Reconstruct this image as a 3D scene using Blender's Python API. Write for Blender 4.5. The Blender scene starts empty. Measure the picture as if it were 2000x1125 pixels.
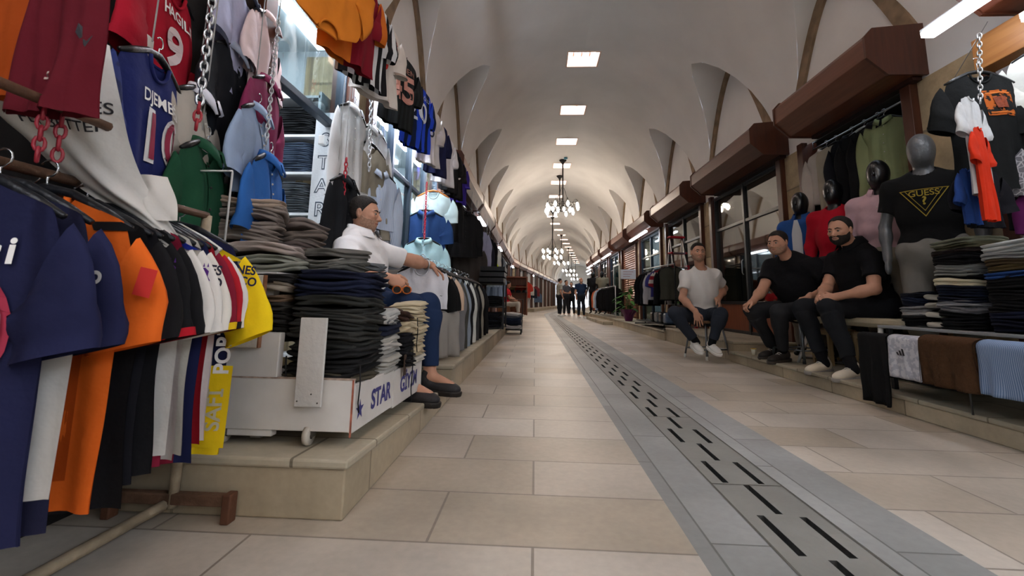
import bpy, bmesh, math, random
import numpy as np
from mathutils import Vector, Matrix
C = bpy.context.scene.collection
SC = bpy.context.scene
PI = math.pi
# ------------------------------------------------------------------ camera, world, exposure
CAM_H = .72
YAW, PITCH, ROLL = 0.05368, 0.14742, math.radians(1.0)
def _cam():
    cy, sy, cp, sp = math.cos(YAW), math.sin(YAW), math.cos(PITCH), math.sin(PITCH)
    f = Vector((-sy*cp, cy*cp, sp)); r = Vector((cy, sy, 0)); u = r.cross(f)
    r2 = r*math.cos(ROLL)+u*math.sin(ROLL); u2 = u*math.cos(ROLL)-r*math.sin(ROLL)
    cd = bpy.data.cameras.new('camera'); cd.sensor_width = 36; cd.lens = 870/2000*36
    cd.shift_y = -(562.5-458)/2000; cd.clip_start = .05; cd.clip_end = 300
    cd.dof.use_dof = True; cd.dof.focus_distance = 5.5; cd.dof.aperture_fstop = 8.0
    o = bpy.data.objects.new('camera', cd); C.objects.link(o)
    m = Matrix((( r2.x, u2.x, -f.x, 0), (r2.y, u2.y, -f.y, 0), (r2.z, u2.z, -f.z, CAM_H), (0, 0, 0, 1)))
    o.matrix_world = m
    SC.camera = o
_cam()
w = bpy.data.worlds.new('sky'); SC.world = w; w.use_nodes = True
w.node_tree.nodes['Background'].inputs[0].default_value = (.75, .85, 1, 1)
w.node_tree.nodes['Background'].inputs[1].default_value = 1.2
SC.view_settings.view_transform = 'Standard'; SC.view_settings.look = 'None'
SC.view_settings.gamma = 1; SC.view_settings.exposure = 0.68; SC.view_settings.use_curve_mapping = False
SC.cycles.max_bounces = 8; SC.cycles.diffuse_bounces = 5; SC.cycles.glossy_bounces = 3
SC.cycles.transparent_max_bounces = 10; SC.cycles.sample_clamp_indirect = 4; SC.cycles.caustics_reflective = False; SC.cycles.caustics_refractive = False
SKY_W, TUBE_W, BULB_W, SHOP_W = 11.0, 14.0, 38.0, 5.5       # emission of skylights, tubes, bulbs, shop ceilings

# ------------------------------------------------------------------ colours and materials
def lin(c):
    if isinstance(c, str):
        c = tuple(int(c[i:i+2], 16)/255 for i in (0, 2, 4))
    return tuple(((v+.055)/1.055)**2.4 if v > .04045 else v/12.92 for v in c)
_M = {}
def N(nt, t, **k):
    n = nt.nodes.new(t)
    for a, b in k.items(): setattr(n, a, b)
    return n
def mat(col, rough=.85, var=.12, scale=9, bump=.25, bscale=60, metal=0, emit=0, spec=.3, key=None, coat=0):
    k = key or (col, rough, var, scale, bump, bscale, metal, emit, spec, coat)
    if k in _M: return _M[k]
    m = bpy.data.materials.new('m_%d' % len(_M)); _M[k] = m; m.use_nodes = True
    nt = m.node_tree; b = nt.nodes['Principled BSDF']; c = lin(col)
    b.inputs['Roughness'].default_value = rough; b.inputs['Metallic'].default_value = metal
    b.inputs['Specular IOR Level'].default_value = spec; b.inputs['Coat Weight'].default_value = coat
    b.inputs['Base Color'].default_value = (*c, 1)
    if emit:
        b.inputs['Emission Color'].default_value = (*c, 1); b.inputs['Emission Strength'].default_value = emit
        return m
    tc = N(nt, 'ShaderNodeTexCoord')
    if var:
        no = N(nt, 'ShaderNodeTexNoise'); no.inputs['Scale'].default_value = scale; no.inputs['Detail'].default_value = 5
        nt.links.new(tc.outputs['Object'], no.inputs['Vector'])
        mr = N(nt, 'ShaderNodeMapRange'); mr.inputs[1].default_value = .3; mr.inputs[2].default_value = .7
        mr.inputs[3].default_value = 1-var; mr.inputs[4].default_value = 1+var
        nt.links.new(no.outputs[0], mr.inputs[0])
        mx = N(nt, 'ShaderNodeMix', data_type='RGBA', blend_type='MULTIPLY'); mx.inputs[0].default_value = 1
        mx.inputs[6].default_value = (*c, 1)
        nt.links.new(mr.outputs[0], mx.inputs[7]); nt.links.new(mx.outputs[2], b.inputs['Base Color'])
    if bump:
        n2 = N(nt, 'ShaderNodeTexNoise'); n2.inputs['Scale'].default_value = bscale; n2.inputs['Detail'].default_value = 3
        nt.links.new(tc.outputs['Object'], n2.inputs['Vector'])
        bp = N(nt, 'ShaderNodeBump'); bp.inputs['Strength'].default_value = bump; bp.inputs['Distance'].default_value = .01
        nt.links.new(n2.outputs[0], bp.inputs['Height']); nt.links.new(bp.outputs[0], b.inputs['Normal'])
    return m
def cloth(col, var=.08): return mat(col, .9, var, 6, .35, 22, spec=.15)
def knit(col): return mat(col, .95, .14, 40, .5, 120, spec=.1)
def paint(col, rough=.5): return mat(col, rough, .05, 3, .08, 30, spec=.4)
def metal(col, rough=.35): return mat(col, rough, .1, 20, .05, 60, metal=1)
def glow(col, s): return mat(col, .5, emit=s)
def stripes(c1, c2, period, axis='X', duty=.5, rough=.85, off=0., wob=0.):
    """two-colour cloth, the stripes running across AXIS of the object"""
    k = ('str', c1, c2, period, axis, duty, off, wob)
    if k in _M: return _M[k]
    m = bpy.data.materials.new('m_%d' % len(_M)); _M[k] = m; m.use_nodes = True
    nt = m.node_tree; b = nt.nodes['Principled BSDF']; b.inputs['Roughness'].default_value = rough; b.inputs['Specular IOR Level'].default_value = .15
    tc = N(nt, 'ShaderNodeTexCoord'); sx = N(nt, 'ShaderNodeSeparateXYZ'); nt.links.new(tc.outputs['Object'], sx.inputs[0])
    a = N(nt, 'ShaderNodeMath', operation='ADD'); a.inputs[1].default_value = off + 50*period
    nt.links.new(sx.outputs[axis], a.inputs[0]); src = a.outputs[0]
    if wob:
        no = N(nt, 'ShaderNodeTexNoise'); no.inputs['Scale'].default_value = 8; nt.links.new(tc.outputs['Object'], no.inputs[0])
        ma = N(nt, 'ShaderNodeMath', operation='MULTIPLY_ADD'); ma.inputs[1].default_value = wob; nt.links.new(no.outputs[0], ma.inputs[0]); nt.links.new(src, ma.inputs[2]); src = ma.outputs[0]
    d = N(nt, 'ShaderNodeMath', operation='MODULO'); d.inputs[1].default_value = period; nt.links.new(src, d.inputs[0])
    g = N(nt, 'ShaderNodeMath', operation='GREATER_THAN'); g.inputs[1].default_value = period*duty; nt.links.new(d.outputs[0], g.inputs[0])
    mx = N(nt, 'ShaderNodeMix', data_type='RGBA'); mx.inputs[6].default_value = (*lin(c1), 1); mx.inputs[7].default_value = (*lin(c2), 1)
    nt.links.new(g.outputs[0], mx.inputs[0]); nt.links.new(mx.outputs[2], b.inputs['Base Color'])
    return m
def blotch(c1, c2, scale=25, thr=.5, kind='noise', rough=.85):
    k = ('blo', c1, c2, scale, thr, kind)
    if k in _M: return _M[k]
    m = bpy.data.materials.new('m_%d' % len(_M)); _M[k] = m; m.use_nodes = True
    nt = m.node_tree; b = nt.nodes['Principled BSDF']; b.inputs['Roughness'].default_value = rough; b.inputs['Specular IOR Level'].default_value = .2
    tc = N(nt, 'ShaderNodeTexCoord')
    if kind == 'noise':
        t = N(nt, 'ShaderNodeTexNoise'); t.inputs['Scale'].default_value = scale; o = t.outputs[0]
    else:
        t = N(nt, 'ShaderNodeTexVoronoi'); t.inputs['Scale'].default_value = scale; t.feature = 'DISTANCE_TO_EDGE'; o = t.outputs['Distance']
    nt.links.new(tc.outputs['Object'], t.inputs['Vector'])
    mr = N(nt, 'ShaderNodeMapRange'); mr.inputs[1].default_value = thr-.03; mr.inputs[2].default_value = thr+.03; nt.links.new(o, mr.inputs[0])
    mx = N(nt, 'ShaderNodeMix', data_type='RGBA'); mx.inputs[6].default_value = (*lin(c1), 1); mx.inputs[7].default_value = (*lin(c2), 1)
    nt.links.new(mr.outputs[0], mx.inputs[0]); nt.links.new(mx.outputs[2], b.inputs['Base Color'])
    return m
def wood(c1, c2, scale=3.0, axis=1, rough=.45, grain=14):
    k = ('wood', c1, c2, scale, axis)
    if k in _M: return _M[k]
    m = bpy.data.materials.new('m_%d' % len(_M)); _M[k] = m; m.use_nodes = True
    nt = m.node_tree; b = nt.nodes['Principled BSDF']; b.inputs['Roughness'].default_value = rough
    tc = N(nt, 'ShaderNodeTexCoord'); mp = N(nt, 'ShaderNodeMapping'); s = [grain, grain, grain]; s[axis] = 1
    mp.inputs['Scale'].default_value = s; nt.links.new(tc.outputs['Object'], mp.inputs[0])
    t = N(nt, 'ShaderNodeTexNoise'); t.inputs['Scale'].default_value = scale; t.inputs['Detail'].default_value = 6; nt.links.new(mp.outputs[0], t.inputs[0])
    mr = N(nt, 'ShaderNodeMapRange'); mr.inputs[1].default_value = .3; mr.inputs[2].default_value = .7; nt.links.new(t.outputs[0], mr.inputs[0])
    mx = N(nt, 'ShaderNodeMix', data_type='RGBA'); mx.inputs[6].default_value = (*lin(c1), 1); mx.inputs[7].default_value = (*lin(c2), 1)
    nt.links.new(mr.outputs[0], mx.inputs[0]); nt.links.new(mx.outputs[2], b.inputs['Base Color'])
    return m
def glass(tint='C8D2D4', refl=.16, key='gl'):
    k = (key, tint, refl)
    if k in _M: return _M[k]
    m = bpy.data.materials.new('m_%d' % len(_M)); _M[k] = m; m.use_nodes = True
    nt = m.node_tree; nt.nodes.remove(nt.nodes['Principled BSDF']); out = nt.nodes['Material Output']
    tr = N(nt, 'ShaderNodeBsdfTransparent'); tr.inputs[0].default_value = (*lin(tint), 1)
    gl = N(nt, 'ShaderNodeBsdfGlossy'); gl.inputs['Roughness'].default_value = .03
    mx = N(nt, 'ShaderNodeMixShader'); mx.inputs[0].default_value = refl
    nt.links.new(tr.outputs[0], mx.inputs[1]); nt.links.new(gl.outputs[0], mx.inputs[2]); nt.links.new(mx.outputs[0], out.inputs[0])
    return m
def stone(kind):
    k = ('stone', kind)
    if k in _M: return _M[k]
    m = bpy.data.materials.new('m_%d' % len(_M)); _M[k] = m; m.use_nodes = True
    nt = m.node_tree; b = nt.nodes['Principled BSDF']
    tc = N(nt, 'ShaderNodeTexCoord'); mp = N(nt, 'ShaderNodeMapping'); nt.links.new(tc.outputs['Object'], mp.inputs[0])
    P = dict(floor=('BEB6AB', 'A89C8A', '887F74', .86, .36, .0045, .40), strip=('989A99', '848685', '686966', 1.1, .27, .004, .5),
             pier=('C9B694', 'A58F6C', '8E7F66', .62, .27, .012, .8), kerb=('B8AA92', 'A2947C', '857A66', .75, .6, .006, .6),
             top=('AFA692', '9C937F', '756D5C', .8, .45, .006, .6))[kind]
    br = N(nt, 'ShaderNodeTexBrick'); br.inputs['Color1'].default_value = (*lin(P[0]), 1); br.inputs['Color2'].default_value = (*lin(P[1]), 1)
    br.inputs['Mortar'].default_value = (*lin(P[2]), 1); br.inputs['Scale'].default_value = 1
    br.inputs['Brick Width'].default_value = P[3]; br.inputs['Row Height'].default_value = P[4]; br.inputs['Mortar Size'].default_value = P[5]
    br.inputs['Mortar Smooth'].default_value = .2; br.inputs['Bias'].default_value = -.1; br.offset = .37
    if kind == 'strip': mp.inputs['Rotation'].default_value = (0, 0, PI/2)
    if kind == 'pier': mp.inputs['Rotation'].default_value = (PI/2, 0, PI/2)
    if kind == 'kerb': mp.inputs['Rotation'].default_value = (0, 0, PI/2)
    nt.links.new(mp.outputs[0], br.inputs['Vector'])
    n1 = N(nt, 'ShaderNodeTexNoise'); n1.inputs['Scale'].default_value = 1.3 if kind != 'pier' else 4; n1.inputs['Detail'].default_value = 8; nt.links.new(tc.outputs['Object'], n1.inputs[0])
    n2 = N(nt, 'ShaderNodeTexNoise'); n2.inputs['Scale'].default_value = 35; n2.inputs['Detail'].default_value = 4; nt.links.new(tc.outputs['Object'], n2.inputs[0])
    mr = N(nt, 'ShaderNodeMapRange'); mr.inputs[1].default_value = .3; mr.inputs[2].default_value = .72; mr.inputs[3].default_value = .66; mr.inputs[4].default_value = 1.18; nt.links.new(n1.outputs[0], mr.inputs[0])
    m2 = N(nt, 'ShaderNodeMapRange'); m2.inputs[1].default_value = .3; m2.inputs[2].default_value = .7; m2.inputs[3].default_value = .94; m2.inputs[4].default_value = 1.05; nt.links.new(n2.outputs[0], m2.inputs[0])
    x1 = N(nt, 'ShaderNodeMix', data_type='RGBA', blend_type='MULTIPLY'); x1.inputs[0].default_value = 1; nt.links.new(br.outputs[0], x1.inputs[6]); nt.links.new(mr.outputs[0], x1.inputs[7])
    x2 = N(nt, 'ShaderNodeMix', data_type='RGBA', blend_type='MULTIPLY'); x2.inputs[0].default_value = 1; nt.links.new(x1.outputs[2], x2.inputs[6]); nt.links.new(m2.outputs[0], x2.inputs[7])
    nt.links.new(x2.outputs[2], b.inputs['Base Color'])
    rr = N(nt, 'ShaderNodeMapRange'); rr.inputs[3].default_value = P[6]-.1; rr.inputs[4].default_value = P[6]+.2; nt.links.new(n1.outputs[0], rr.inputs[0]); nt.links.new(rr.outputs[0], b.inputs['Roughness'])
    sub = N(nt, 'ShaderNodeMath', operation='MULTIPLY_ADD'); sub.inputs[1].default_value = -1.0; nt.links.new(br.outputs['Fac'], sub.inputs[0])
    ml = N(nt, 'ShaderNodeMath', operation='MULTIPLY'); ml.inputs[1].default_value = .35; nt.links.new(n2.outputs[0], ml.inputs[0]); nt.links.new(ml.outputs[0], sub.inputs[2])
    bp = N(nt, 'ShaderNodeBump'); bp.inputs['Strength'].default_value = .35 if kind != 'pier' else .7; bp.inputs['Distance'].default_value = .006
    nt.links.new(sub.outputs[0], bp.inputs['Height']); nt.links.new(bp.outputs[0], b.inputs['Normal'])
    return m
def plaster():
    return mat('DEDDDB', .95, .06, 1.2, .25, 5, spec=.1, key='plaster')
BROWN = wood('4E281A', '3E1E0E', 2.5, 1, .4); BROWNV = wood('522A1A', '412012', 2.5, 2, .4)

# ------------------------------------------------------------------ mesh building
class MB:
    def __init__(s): s.v = []; s.f = []; s.mi = []; s.m = 0
    def add(s, vs, fs):
        o = len(s.v); s.v += [tuple(v) for v in vs]; s.f += [tuple(i+o for i in f) for f in fs]; s.mi += [s.m]*len(fs); return s
    def box(s, x0, x1, y0, y1, z0, z1):
        x0, x1 = min(x0, x1), max(x0, x1); y0, y1 = min(y0, y1), max(y0, y1); z0, z1 = min(z0, z1), max(z0, z1)
        return s.add([(x0, y0, z0), (x1, y0, z0), (x1, y1, z0), (x0, y1, z0), (x0, y0, z1), (x1, y0, z1), (x1, y1, z1), (x0, y1, z1)],
                     [(0, 3, 2, 1), (4, 5, 6, 7), (0, 1, 5, 4), (1, 2, 6, 5), (2, 3, 7, 6), (3, 0, 4, 7)])
    def prism(s, poly, axis, a0, a1):
        """extrude a 2D polygon; axis 'x': poly is (y,z); 'y': (x,z); 'z': (x,y)"""
        n = len(poly)
        def P(p, a): return (a, p[0], p[1]) if axis == 'x' else (p[0], a, p[1]) if axis == 'y' else (p[0], p[1], a)
        vs = [P(p, a0) for p in poly]+[P(p, a1) for p in poly]
        fs = [tuple(range(n-1, -1, -1)), tuple(range(n, 2*n))]+[(i, (i+1) % n, (i+1) % n+n, i+n) for i in range(n)]
        return s.add(vs, fs)
    def tube(s, pts, r, n=8, cap=True):
        pts = [Vector(p) for p in pts]; rs = r if isinstance(r, (list, tuple)) else [r]*len(pts)
        vs = []; fs = []; up = None
        for i, p in enumerate(pts):
            t = (pts[min(i+1, len(pts)-1)]-pts[max(i-1, 0)])
            t = t.normalized() if t.length > 1e-9 else Vector((0, 0, 1))
            if up is None: up = t.orthogonal().normalized()
            up = (up-t*up.dot(t)); up = up.normalized() if up.length > 1e-6 else t.orthogonal().normalized()
            b = t.cross(up)
            for k in range(n):
                a = 2*PI*k/n; vs.append(p+up*(rs[i]*math.cos(a))+b*(rs[i]*math.sin(a)))
        for i in range(len(pts)-1):
            for k in range(n):
                fs.append((i*n+k, i*n+(k+1) % n, (i+1)*n+(k+1) % n, (i+1)*n+k))
        if cap: fs += [tuple(range(n-1, -1, -1)), tuple(range((len(pts)-1)*n, len(pts)*n))]
        return s.add(vs, fs)
    def lathe(s, prof, c=(0, 0, 0), n=16):
        vs = []; fs = []
        for r, z in prof:
            for k in range(n): vs.append((c[0]+r*math.cos(2*PI*k/n), c[1]+r*math.sin(2*PI*k/n), c[2]+z))
        m = len(prof)
        for i in range(m-1):
            for k in range(n): fs.append((i*n+k, i*n+(k+1) % n, (i+1)*n+(k+1) % n, (i+1)*n+k))
        fs += [tuple(range(n-1, -1, -1)), tuple(range((m-1)*n, m*n))]
        return s.add(vs, fs)
    def ball(s, c, r, n=12, m=8):
        rx, ry, rz = r if isinstance(r, (list, tuple)) else (r, r, r)
        pr = [(max(math.sin(PI*i/m), 1e-3), -math.cos(PI*i/m)) for i in range(m+1)]
        o = MB().lathe(pr, n=n); return s.add([(c[0]+v[0]*rx, c[1]+v[1]*ry, c[2]+v[2]*rz) for v in o.v], o.f)
    def torus(s, c, R, r, n=24, m=6, axis='z', sx=1, sy=1):
        pts = []
        for i in range(n):
            a = 2*PI*i/n
            for k in range(m):
                b = 2*PI*k/m; q = (R+r*math.cos(b)); p = (q*math.cos(a)*sx, q*math.sin(a)*sy, r*math.sin(b))
                if axis == 'x': p = (p[2], p[0], p[1])
                if axis == 'y': p = (p[0], p[2], p[1])
                pts.append((c[0]+p[0], c[1]+p[1], c[2]+p[2]))
        return s.add(pts, [(i*m+k, i*m+(k+1) % m, ((i+1) % n)*m+(k+1) % m, ((i+1) % n)*m+k) for i in range(n) for k in range(m)])
    def map(s, f): s.v = [tuple(f(*v)) for v in s.v]; return s
    def obj(s, name, mt, parent=None, smooth=False, bevel=0, loc=None, rz=0, mats=None, warp=True, auto=None):
        me = bpy.data.meshes.new(name); me.from_pydata(s.v, [], s.f)
        for x in (mats or [mt]): me.materials.append(x)
        if mats:
            me.polygons.foreach_set('material_index', s.mi)
        if smooth: me.polygons.foreach_set('use_smooth', [True]*len(me.polygons))
        me.update()
        o = bpy.data.objects.new(name, me); C.objects.link(o)
        if parent: o.parent = parent
        if loc: o.location = loc
        if rz: o.rotation_euler = (0, 0, rz)
        if bevel:
            b = o.modifiers.new('b', 'BEVEL'); b.width = bevel; b.segments = 2; b.limit_method = 'ANGLE'
        return o
USED = {}
def tag(o, label, cat, group=None, kind=None):
    if kind: o['kind'] = kind
    if label:
        k = label.lower()
        USED[k] = USED.get(k, 0)+1
        o['label'] = label
    if cat: o['category'] = cat
    if group: o['group'] = group
    return o
def thing(name, label, cat, loc=(0, 0, 0), rz=0, group=None):
    o = bpy.data.objects.new(name, None); o.empty_display_size = .1; C.objects.link(o); o.location = loc; o.rotation_euler = (0, 0, rz)
    return tag(o, label, cat, group)
def struct(o): o['kind'] = 'structure'; return o
def copy_tree(o, parent=None):
    c = o.copy(); C.objects.link(c)
    if parent: c.parent = parent
    for ch in list(o.children): copy_tree(ch, c)
    return c
ORD = ['lowest', 'second', 'third', 'fourth', 'fifth', 'sixth', 'seventh', 'eighth', 'ninth', 'tenth', 'eleventh', 'twelfth', 'thirteenth', 'fourteenth', 'fifteenth', 'sixteenth', 'seventeenth', 'eighteenth', 'nineteenth', 'twentieth']
def bend(y): 
    t = max(0., y-24.5); return .14*t if t > 3 else .14*t*t/6 if t < 3 else 0
def bx(y):
    t = max(0., y-24.5); return .14*(t-1.5) if t > 3 else .14*t*t/6
# ------------------------------------------------------------------ the hall
XR, XL, XC, RA, RB, ZS = 3.4, -1.54, .93, 2.47, 2.45, 3.2
BR = [(-4.5, -2.1), (-1.6, .4), (.75, 3.3), (3.95, 5.65)]+[(6.1+2.97*k, 8.6+2.97*k) for k in range(18)]       # shop bays, east side
BL = [(-4.4, -1.9), (-1.5, .2), (2.15, 3.4), (3.75, 6.75)]+[(7.15+2.97*k, 9.75+2.97*k) for k in range(18)]       # west side
ARC = [(-4.4, 1.2), (-1.43, 1.2), (1.55, 1.2), (4.8, .97)]+[(7.47+2.97*k, 1.22) for k in range(18)]
YEND = 62
def zl(y):
    for c, h in ARC:
        t = abs(y-c)/h
        if t < 1: return ZS+1.7*(h/1.22)*(1-t**1.7)
    return ZS
SKY = [-3.7, -1.25, 1.2, 3.65, 6.1, 8.55, 11.0, 13.3, 15.8, 18.15, 20.66, 23.2]+[25.7+2.45*k for k in range(14)]
def vault():
    ys = set([-6., YEND])
    for c, h in ARC:
        for i in range(17): ys.add(round(c-h*math.cos(PI*i/16), 4))
    for s in SKY: ys.add(round(s-.27, 4)); ys.add(round(s+.27, 4))
    ys = sorted(y for y in ys if -6 <= y <= YEND)
    ph0 = .125
    for sgn, X in ((1, XR), (-1, XL)):
        a = MB(); n = 22; rows = []
        for y in ys:
            z = zl(y); pl = math.acos(min(1, max(0, (z-ZS)/RB))) if z > ZS+1e-4 else PI/2
            rows.append([(XC+sgn*RA*math.sin(p)+bx(y), y, ZS+RB*math.cos(p)) for p in [0.]+[ph0+(pl-ph0)*k/(n-2) for k in range(n-1)]])
        for r in rows: a.v += r
        for i in range(len(ys)-1):
            for k in range(n-1):
                if k == 0 and any(s-.28 < (ys[i]+ys[i+1])/2 < s+.28 for s in SKY): continue
                q = (i*n+k, i*n+k+1, (i+1)*n+k+1, (i+1)*n+k); a.f.append(q if sgn < 0 else q[::-1]); a.mi.append(0)
        struct(a.obj('ceiling', plaster(), smooth=True))
        b = MB()
        for c, h in ARC:
            yy = [c-h*math.cos(PI*i/24) for i in range(25)]
            o = len(b.v); m = 6
            for y in yy:
                z = zl(y) if abs(y-c) < h else ZS
                pl = math.acos((z-ZS)/RB)
                x0 = XC+sgn*RA*math.sin(pl); 
                for j in range(m):
                    u = j/(m-1); b.v.append((x0+(X-x0)*u+bx(y), y, z))
            for i in range(24):
                for j in range(m-1): b.f.append((o+i*m+j, o+i*m+j+1, o+(i+1)*m+j+1, o+(i+1)*m+j)); b.mi.append(0)
        struct(b.obj('ceiling', plaster(), smooth=True))
        # wall above the shop fronts, up into the lunettes
        wv = MB(); z0 = 2.72
        for c, h in ARC:
            yy = [c-h*math.cos(PI*i/24) for i in range(25)]
            for i in range(24):
                y0, y1 = yy[i], yy[i+1]
                a0, a1 = max(ZS, zl(y0)), max(ZS, zl(y1))
                wv.add([(X+bx(y0), y0, ZS-.01), (X+bx(y1), y1, ZS-.01), (X+bx(y1), y1, a1), (X+bx(y0), y0, a0)], [(0, 1, 2, 3)])
        yy = [-6+k for k in range(YEND+7)]
        for i in range(len(yy)-1):
            y0, y1 = yy[i], yy[i+1]
            wv.add([(X+bx(y0), y0, z0), (X+bx(y1), y1, z0), (X+bx(y1), y1, ZS), (X+bx(y0), y0, ZS)], [(0, 1, 2, 3)])
        struct(wv.obj('wall_right' if sgn > 0 else 'wall_left', plaster()))
        # stone arches on the lunette walls
        for c, h in ARC[2:]:
            if c > 46: continue
            t = MB(); pts = []
            for i in range(-13, 14):
                tt = i/13.; y = c+h*tt*.995; z = zl(y)
                pts.append((y, z))
            pts = [(pts[0][0], 2.9)]+pts+[(pts[-1][0], 2.9)]
            inner = []
            for i, (y, z) in enumerate(pts):
                a0 = Vector(pts[max(i-1, 0)]); a1 = Vector(pts[min(i+1, len(pts)-1)]); d = (a1-a0).normalized(); nn = Vector((d.y, -d.x))
                inner.append((y+nn.x*.15, z+nn.y*.15))
            for i in range(len(pts)-1):
                q = [pts[i], pts[i+1], inner[i+1], inner[i]]
                for e in (0, 1, 2, 3): pass
                vs = [(X-sgn*.035+bx(p[0]), p[0], p[1]) for p in q]+[(X+.01*sgn+bx(p[0]), p[0], p[1]) for p in q]
                t.add(vs, [(0, 1, 2, 3), (2, 3, 7, 6), (0, 1, 5, 4)])
            struct(t.obj('trim_arch', mat('84705A', .9, .3, 6, .7, 14)))
    # skylights: a plastered shaft with a pale pane on top
    for i, s in enumerate(SKY):
        g = MB(); xw = RA*math.sin(.125); z1 = 5.95; b = bx(s); zc = ZS+RB*math.cos(.125)-.01
        g.box(XC-xw-.03+b, XC-xw+b, s-.3, s+.3, zc, z1); g.box(XC+xw+b, XC+xw+.03+b, s-.3, s+.3, zc, z1)
        g.box(XC-xw+b, XC+xw+b, s-.3, s-.27, zc, z1); g.box(XC-xw+b, XC+xw+b, s+.27, s+.3, zc, z1)
        o = struct(g.obj('window_%d' % (i+1), mat('E3CFC4', .9, 0, bump=0)))
        p = MB().box(XC-xw+b, XC+xw+b, s-.27, s+.27, z1-.02, z1); p.obj('window_pane', glow('F4E6E0', SKY_W), o)
        if s in (8.55, 11.0):
            q = MB()
            for k in ((-.17, 0, .17) if s < 9 else (.13,)): q.box(XC+k-.008, XC+k+.008, s+.1, s+.27, z1-.1, z1-.03)
            q.obj('window_bar', mat('8A4A30', .6), o)
vault()
# end walls
struct(MB().box(XL-2, XR+2, -6.2, -6, 0, 6).obj('wall_back', plaster()))
e = MB(); xx = bx(YEND); e.box(XL-3+xx, XC-1.3+xx, YEND, YEND+.2, 0, 6); e.box(XC+1.3+xx, XR+3+xx, YEND, YEND+.2, 0, 6); e.box(XC-1.3+xx, XC+1.3+xx, YEND, YEND+.2, 2.9, 6)
struct(e.obj('wall_front', plaster()))
struct(MB().box(XC-1.3+xx, XC+1.3+xx, YEND+.6, YEND+.7, 0, 2.9).obj('door_1', glow('EAF2FF', 1.3)))
# floor
def slab(x0, x1, y0, y1, z, m, name='floor', n=40):
    a = MB(); ys = [y0+(y1-y0)*k/n for k in range(n+1)]
    for y in ys: a.v += [(x0+bx(y), y, z), (x1+bx(y), y, z)]
    for k in range(n): a.f.append((2*k, 2*k+1, 2*k+3, 2*k+2)); a.mi.append(0)
    return struct(a.obj(name, m))
slab(-4.5, .48, -6, 70, 0, stone('floor')); slab(1.27, 9, -6, 70, 0, stone('floor'))
slab(.48, .72, -6, 70, 0, stone('strip')); slab(1.0, 1.27, -6, 70, 0, stone('strip'))
def drain():
    a = MB(); xs = [.72, .772, .797, .845, .87, .915, .94, 1.0]; ST = mat('7E7E7A', .55, .14, 3, .3, 30); DK = mat('3A3A38', .8, .3, 30)
    y = -6.
    cuts = set([-6, 70.])
    holes = []
    k = 0
    yy = -.66
    while yy < 19:
        holes += [(1, yy, yy+.25), (5, yy, yy+.25), (3, yy+.265, yy+.515)]; yy += .53
    for _, p, q in holes: cuts.add(round(p, 3)); cuts.add(round(q, 3))
    for q in range(20, 70, 2): cuts.add(float(q))
    ys = sorted(cuts)
    for i in range(len(ys)-1):
        for j in range(7):
            ym = (ys[i]+ys[i+1])/2; h = any(c == j and p < ym < q for c, p, q in holes)
            x0, x1, y0, y1 = xs[j], xs[j+1], ys[i], ys[i+1]; b0, b1 = bx(y0), bx(y1)
            z = -.045 if h else 0; a.m = 1 if h else 0
            a.add([(x0+b0, y0, z), (x1+b0, y0, z), (x1+b1, y1, z), (x0+b1, y1, z)], [(0, 1, 2, 3)])
    a.m = 1
    for c, p, q in holes:
        x0, x1 = xs[c], xs[c+1]
        a.add([(x0, p, 0), (x1, p, 0), (x1, q, 0), (x0, q, 0), (x0, p, -.045), (x1, p, -.045), (x1, q, -.045), (x0, q, -.045)], [(0, 1, 5, 4), (1, 2, 6, 5), (2, 3, 7, 6), (3, 0, 4, 7)])
    struct(a.obj('floor', None, mats=[ST, DK]))
    s = MB()
    for x in (.72, 1.0): s.add([(x-.004, -6, .0015), (x+.004, -6, .0015), (x+.004, 24, .0015), (x-.004, 24, .0015)], [(0, 1, 2, 3)])
    for k in range(20): s.add([(.72, .9+k*1.07, .0015), (1.0, .9+k*1.07, .0015), (1.0, .907+k*1.07, .0015), (.72, .907+k*1.07, .0015)], [(0, 1, 2, 3)])
    struct(s.obj('floor_joint', mat('55534E', .8)))
drain()
# raised platforms in front of the shops
def plat(name, x0, x1, y0, y1, z0, z1, lip=.012):
    a = MB(); k = MB()
    a.add([(x0, y0, 0), (x1, y0, 0), (x1, y1, 0), (x0, y1, 0), (x0, y0, z0-.03), (x1, y0, z0-.03), (x1, y1, z1-.03), (x0, y1, z1-.03)], [(0, 3, 2, 1), (4, 5, 6, 7), (0, 1, 5, 4), (1, 2, 6, 5), (2, 3, 7, 6), (3, 0, 4, 7)])
    l0 = x0-(lip if x0 > 0 else 0); l1 = x1+(lip if x1 < 0 else 0)
    k.add([(l0, y0-lip, z0-.03), (l1, y0-lip, z0-.03), (l1, y1, z1-.03), (l0, y1, z1-.03), (l0, y0-lip, z0), (l1, y0-lip, z0), (l1, y1, z1), (l0, y1, z1)], [(0, 3, 2, 1), (4, 5, 6, 7), (0, 1, 5, 4), (1, 2, 6, 5), (2, 3, 7, 6), (3, 0, 4, 7)])
    o = struct(a.obj(name, stone('kerb'), bevel=.006)); struct(k.obj(name, stone('top'), bevel=.008)); return o
plat('floor_platform', -3.2, -.62, 1.54, 3.5, .19, .11)
plat('floor_platform', -3.2, -.63, 3.5, 30, .22, .22)
plat('floor_platform', 2.5, 5.2, -6, 6.0, .13, .13)
plat('floor_platform', 2.55, 5.2, 6.0, 9.0, .25, .25)
plat('floor_platform', 2.52, 5.2, 9.0, 14.8, .19, .19)
plat('floor_platform', 2.55, 5.2, 14.8, 30, .2, .2)
struct(MB().box(2.2, 2.55, 14.8, 19.5, 0, .1).obj('floor_platform', stone('top'), bevel=.01))
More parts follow.
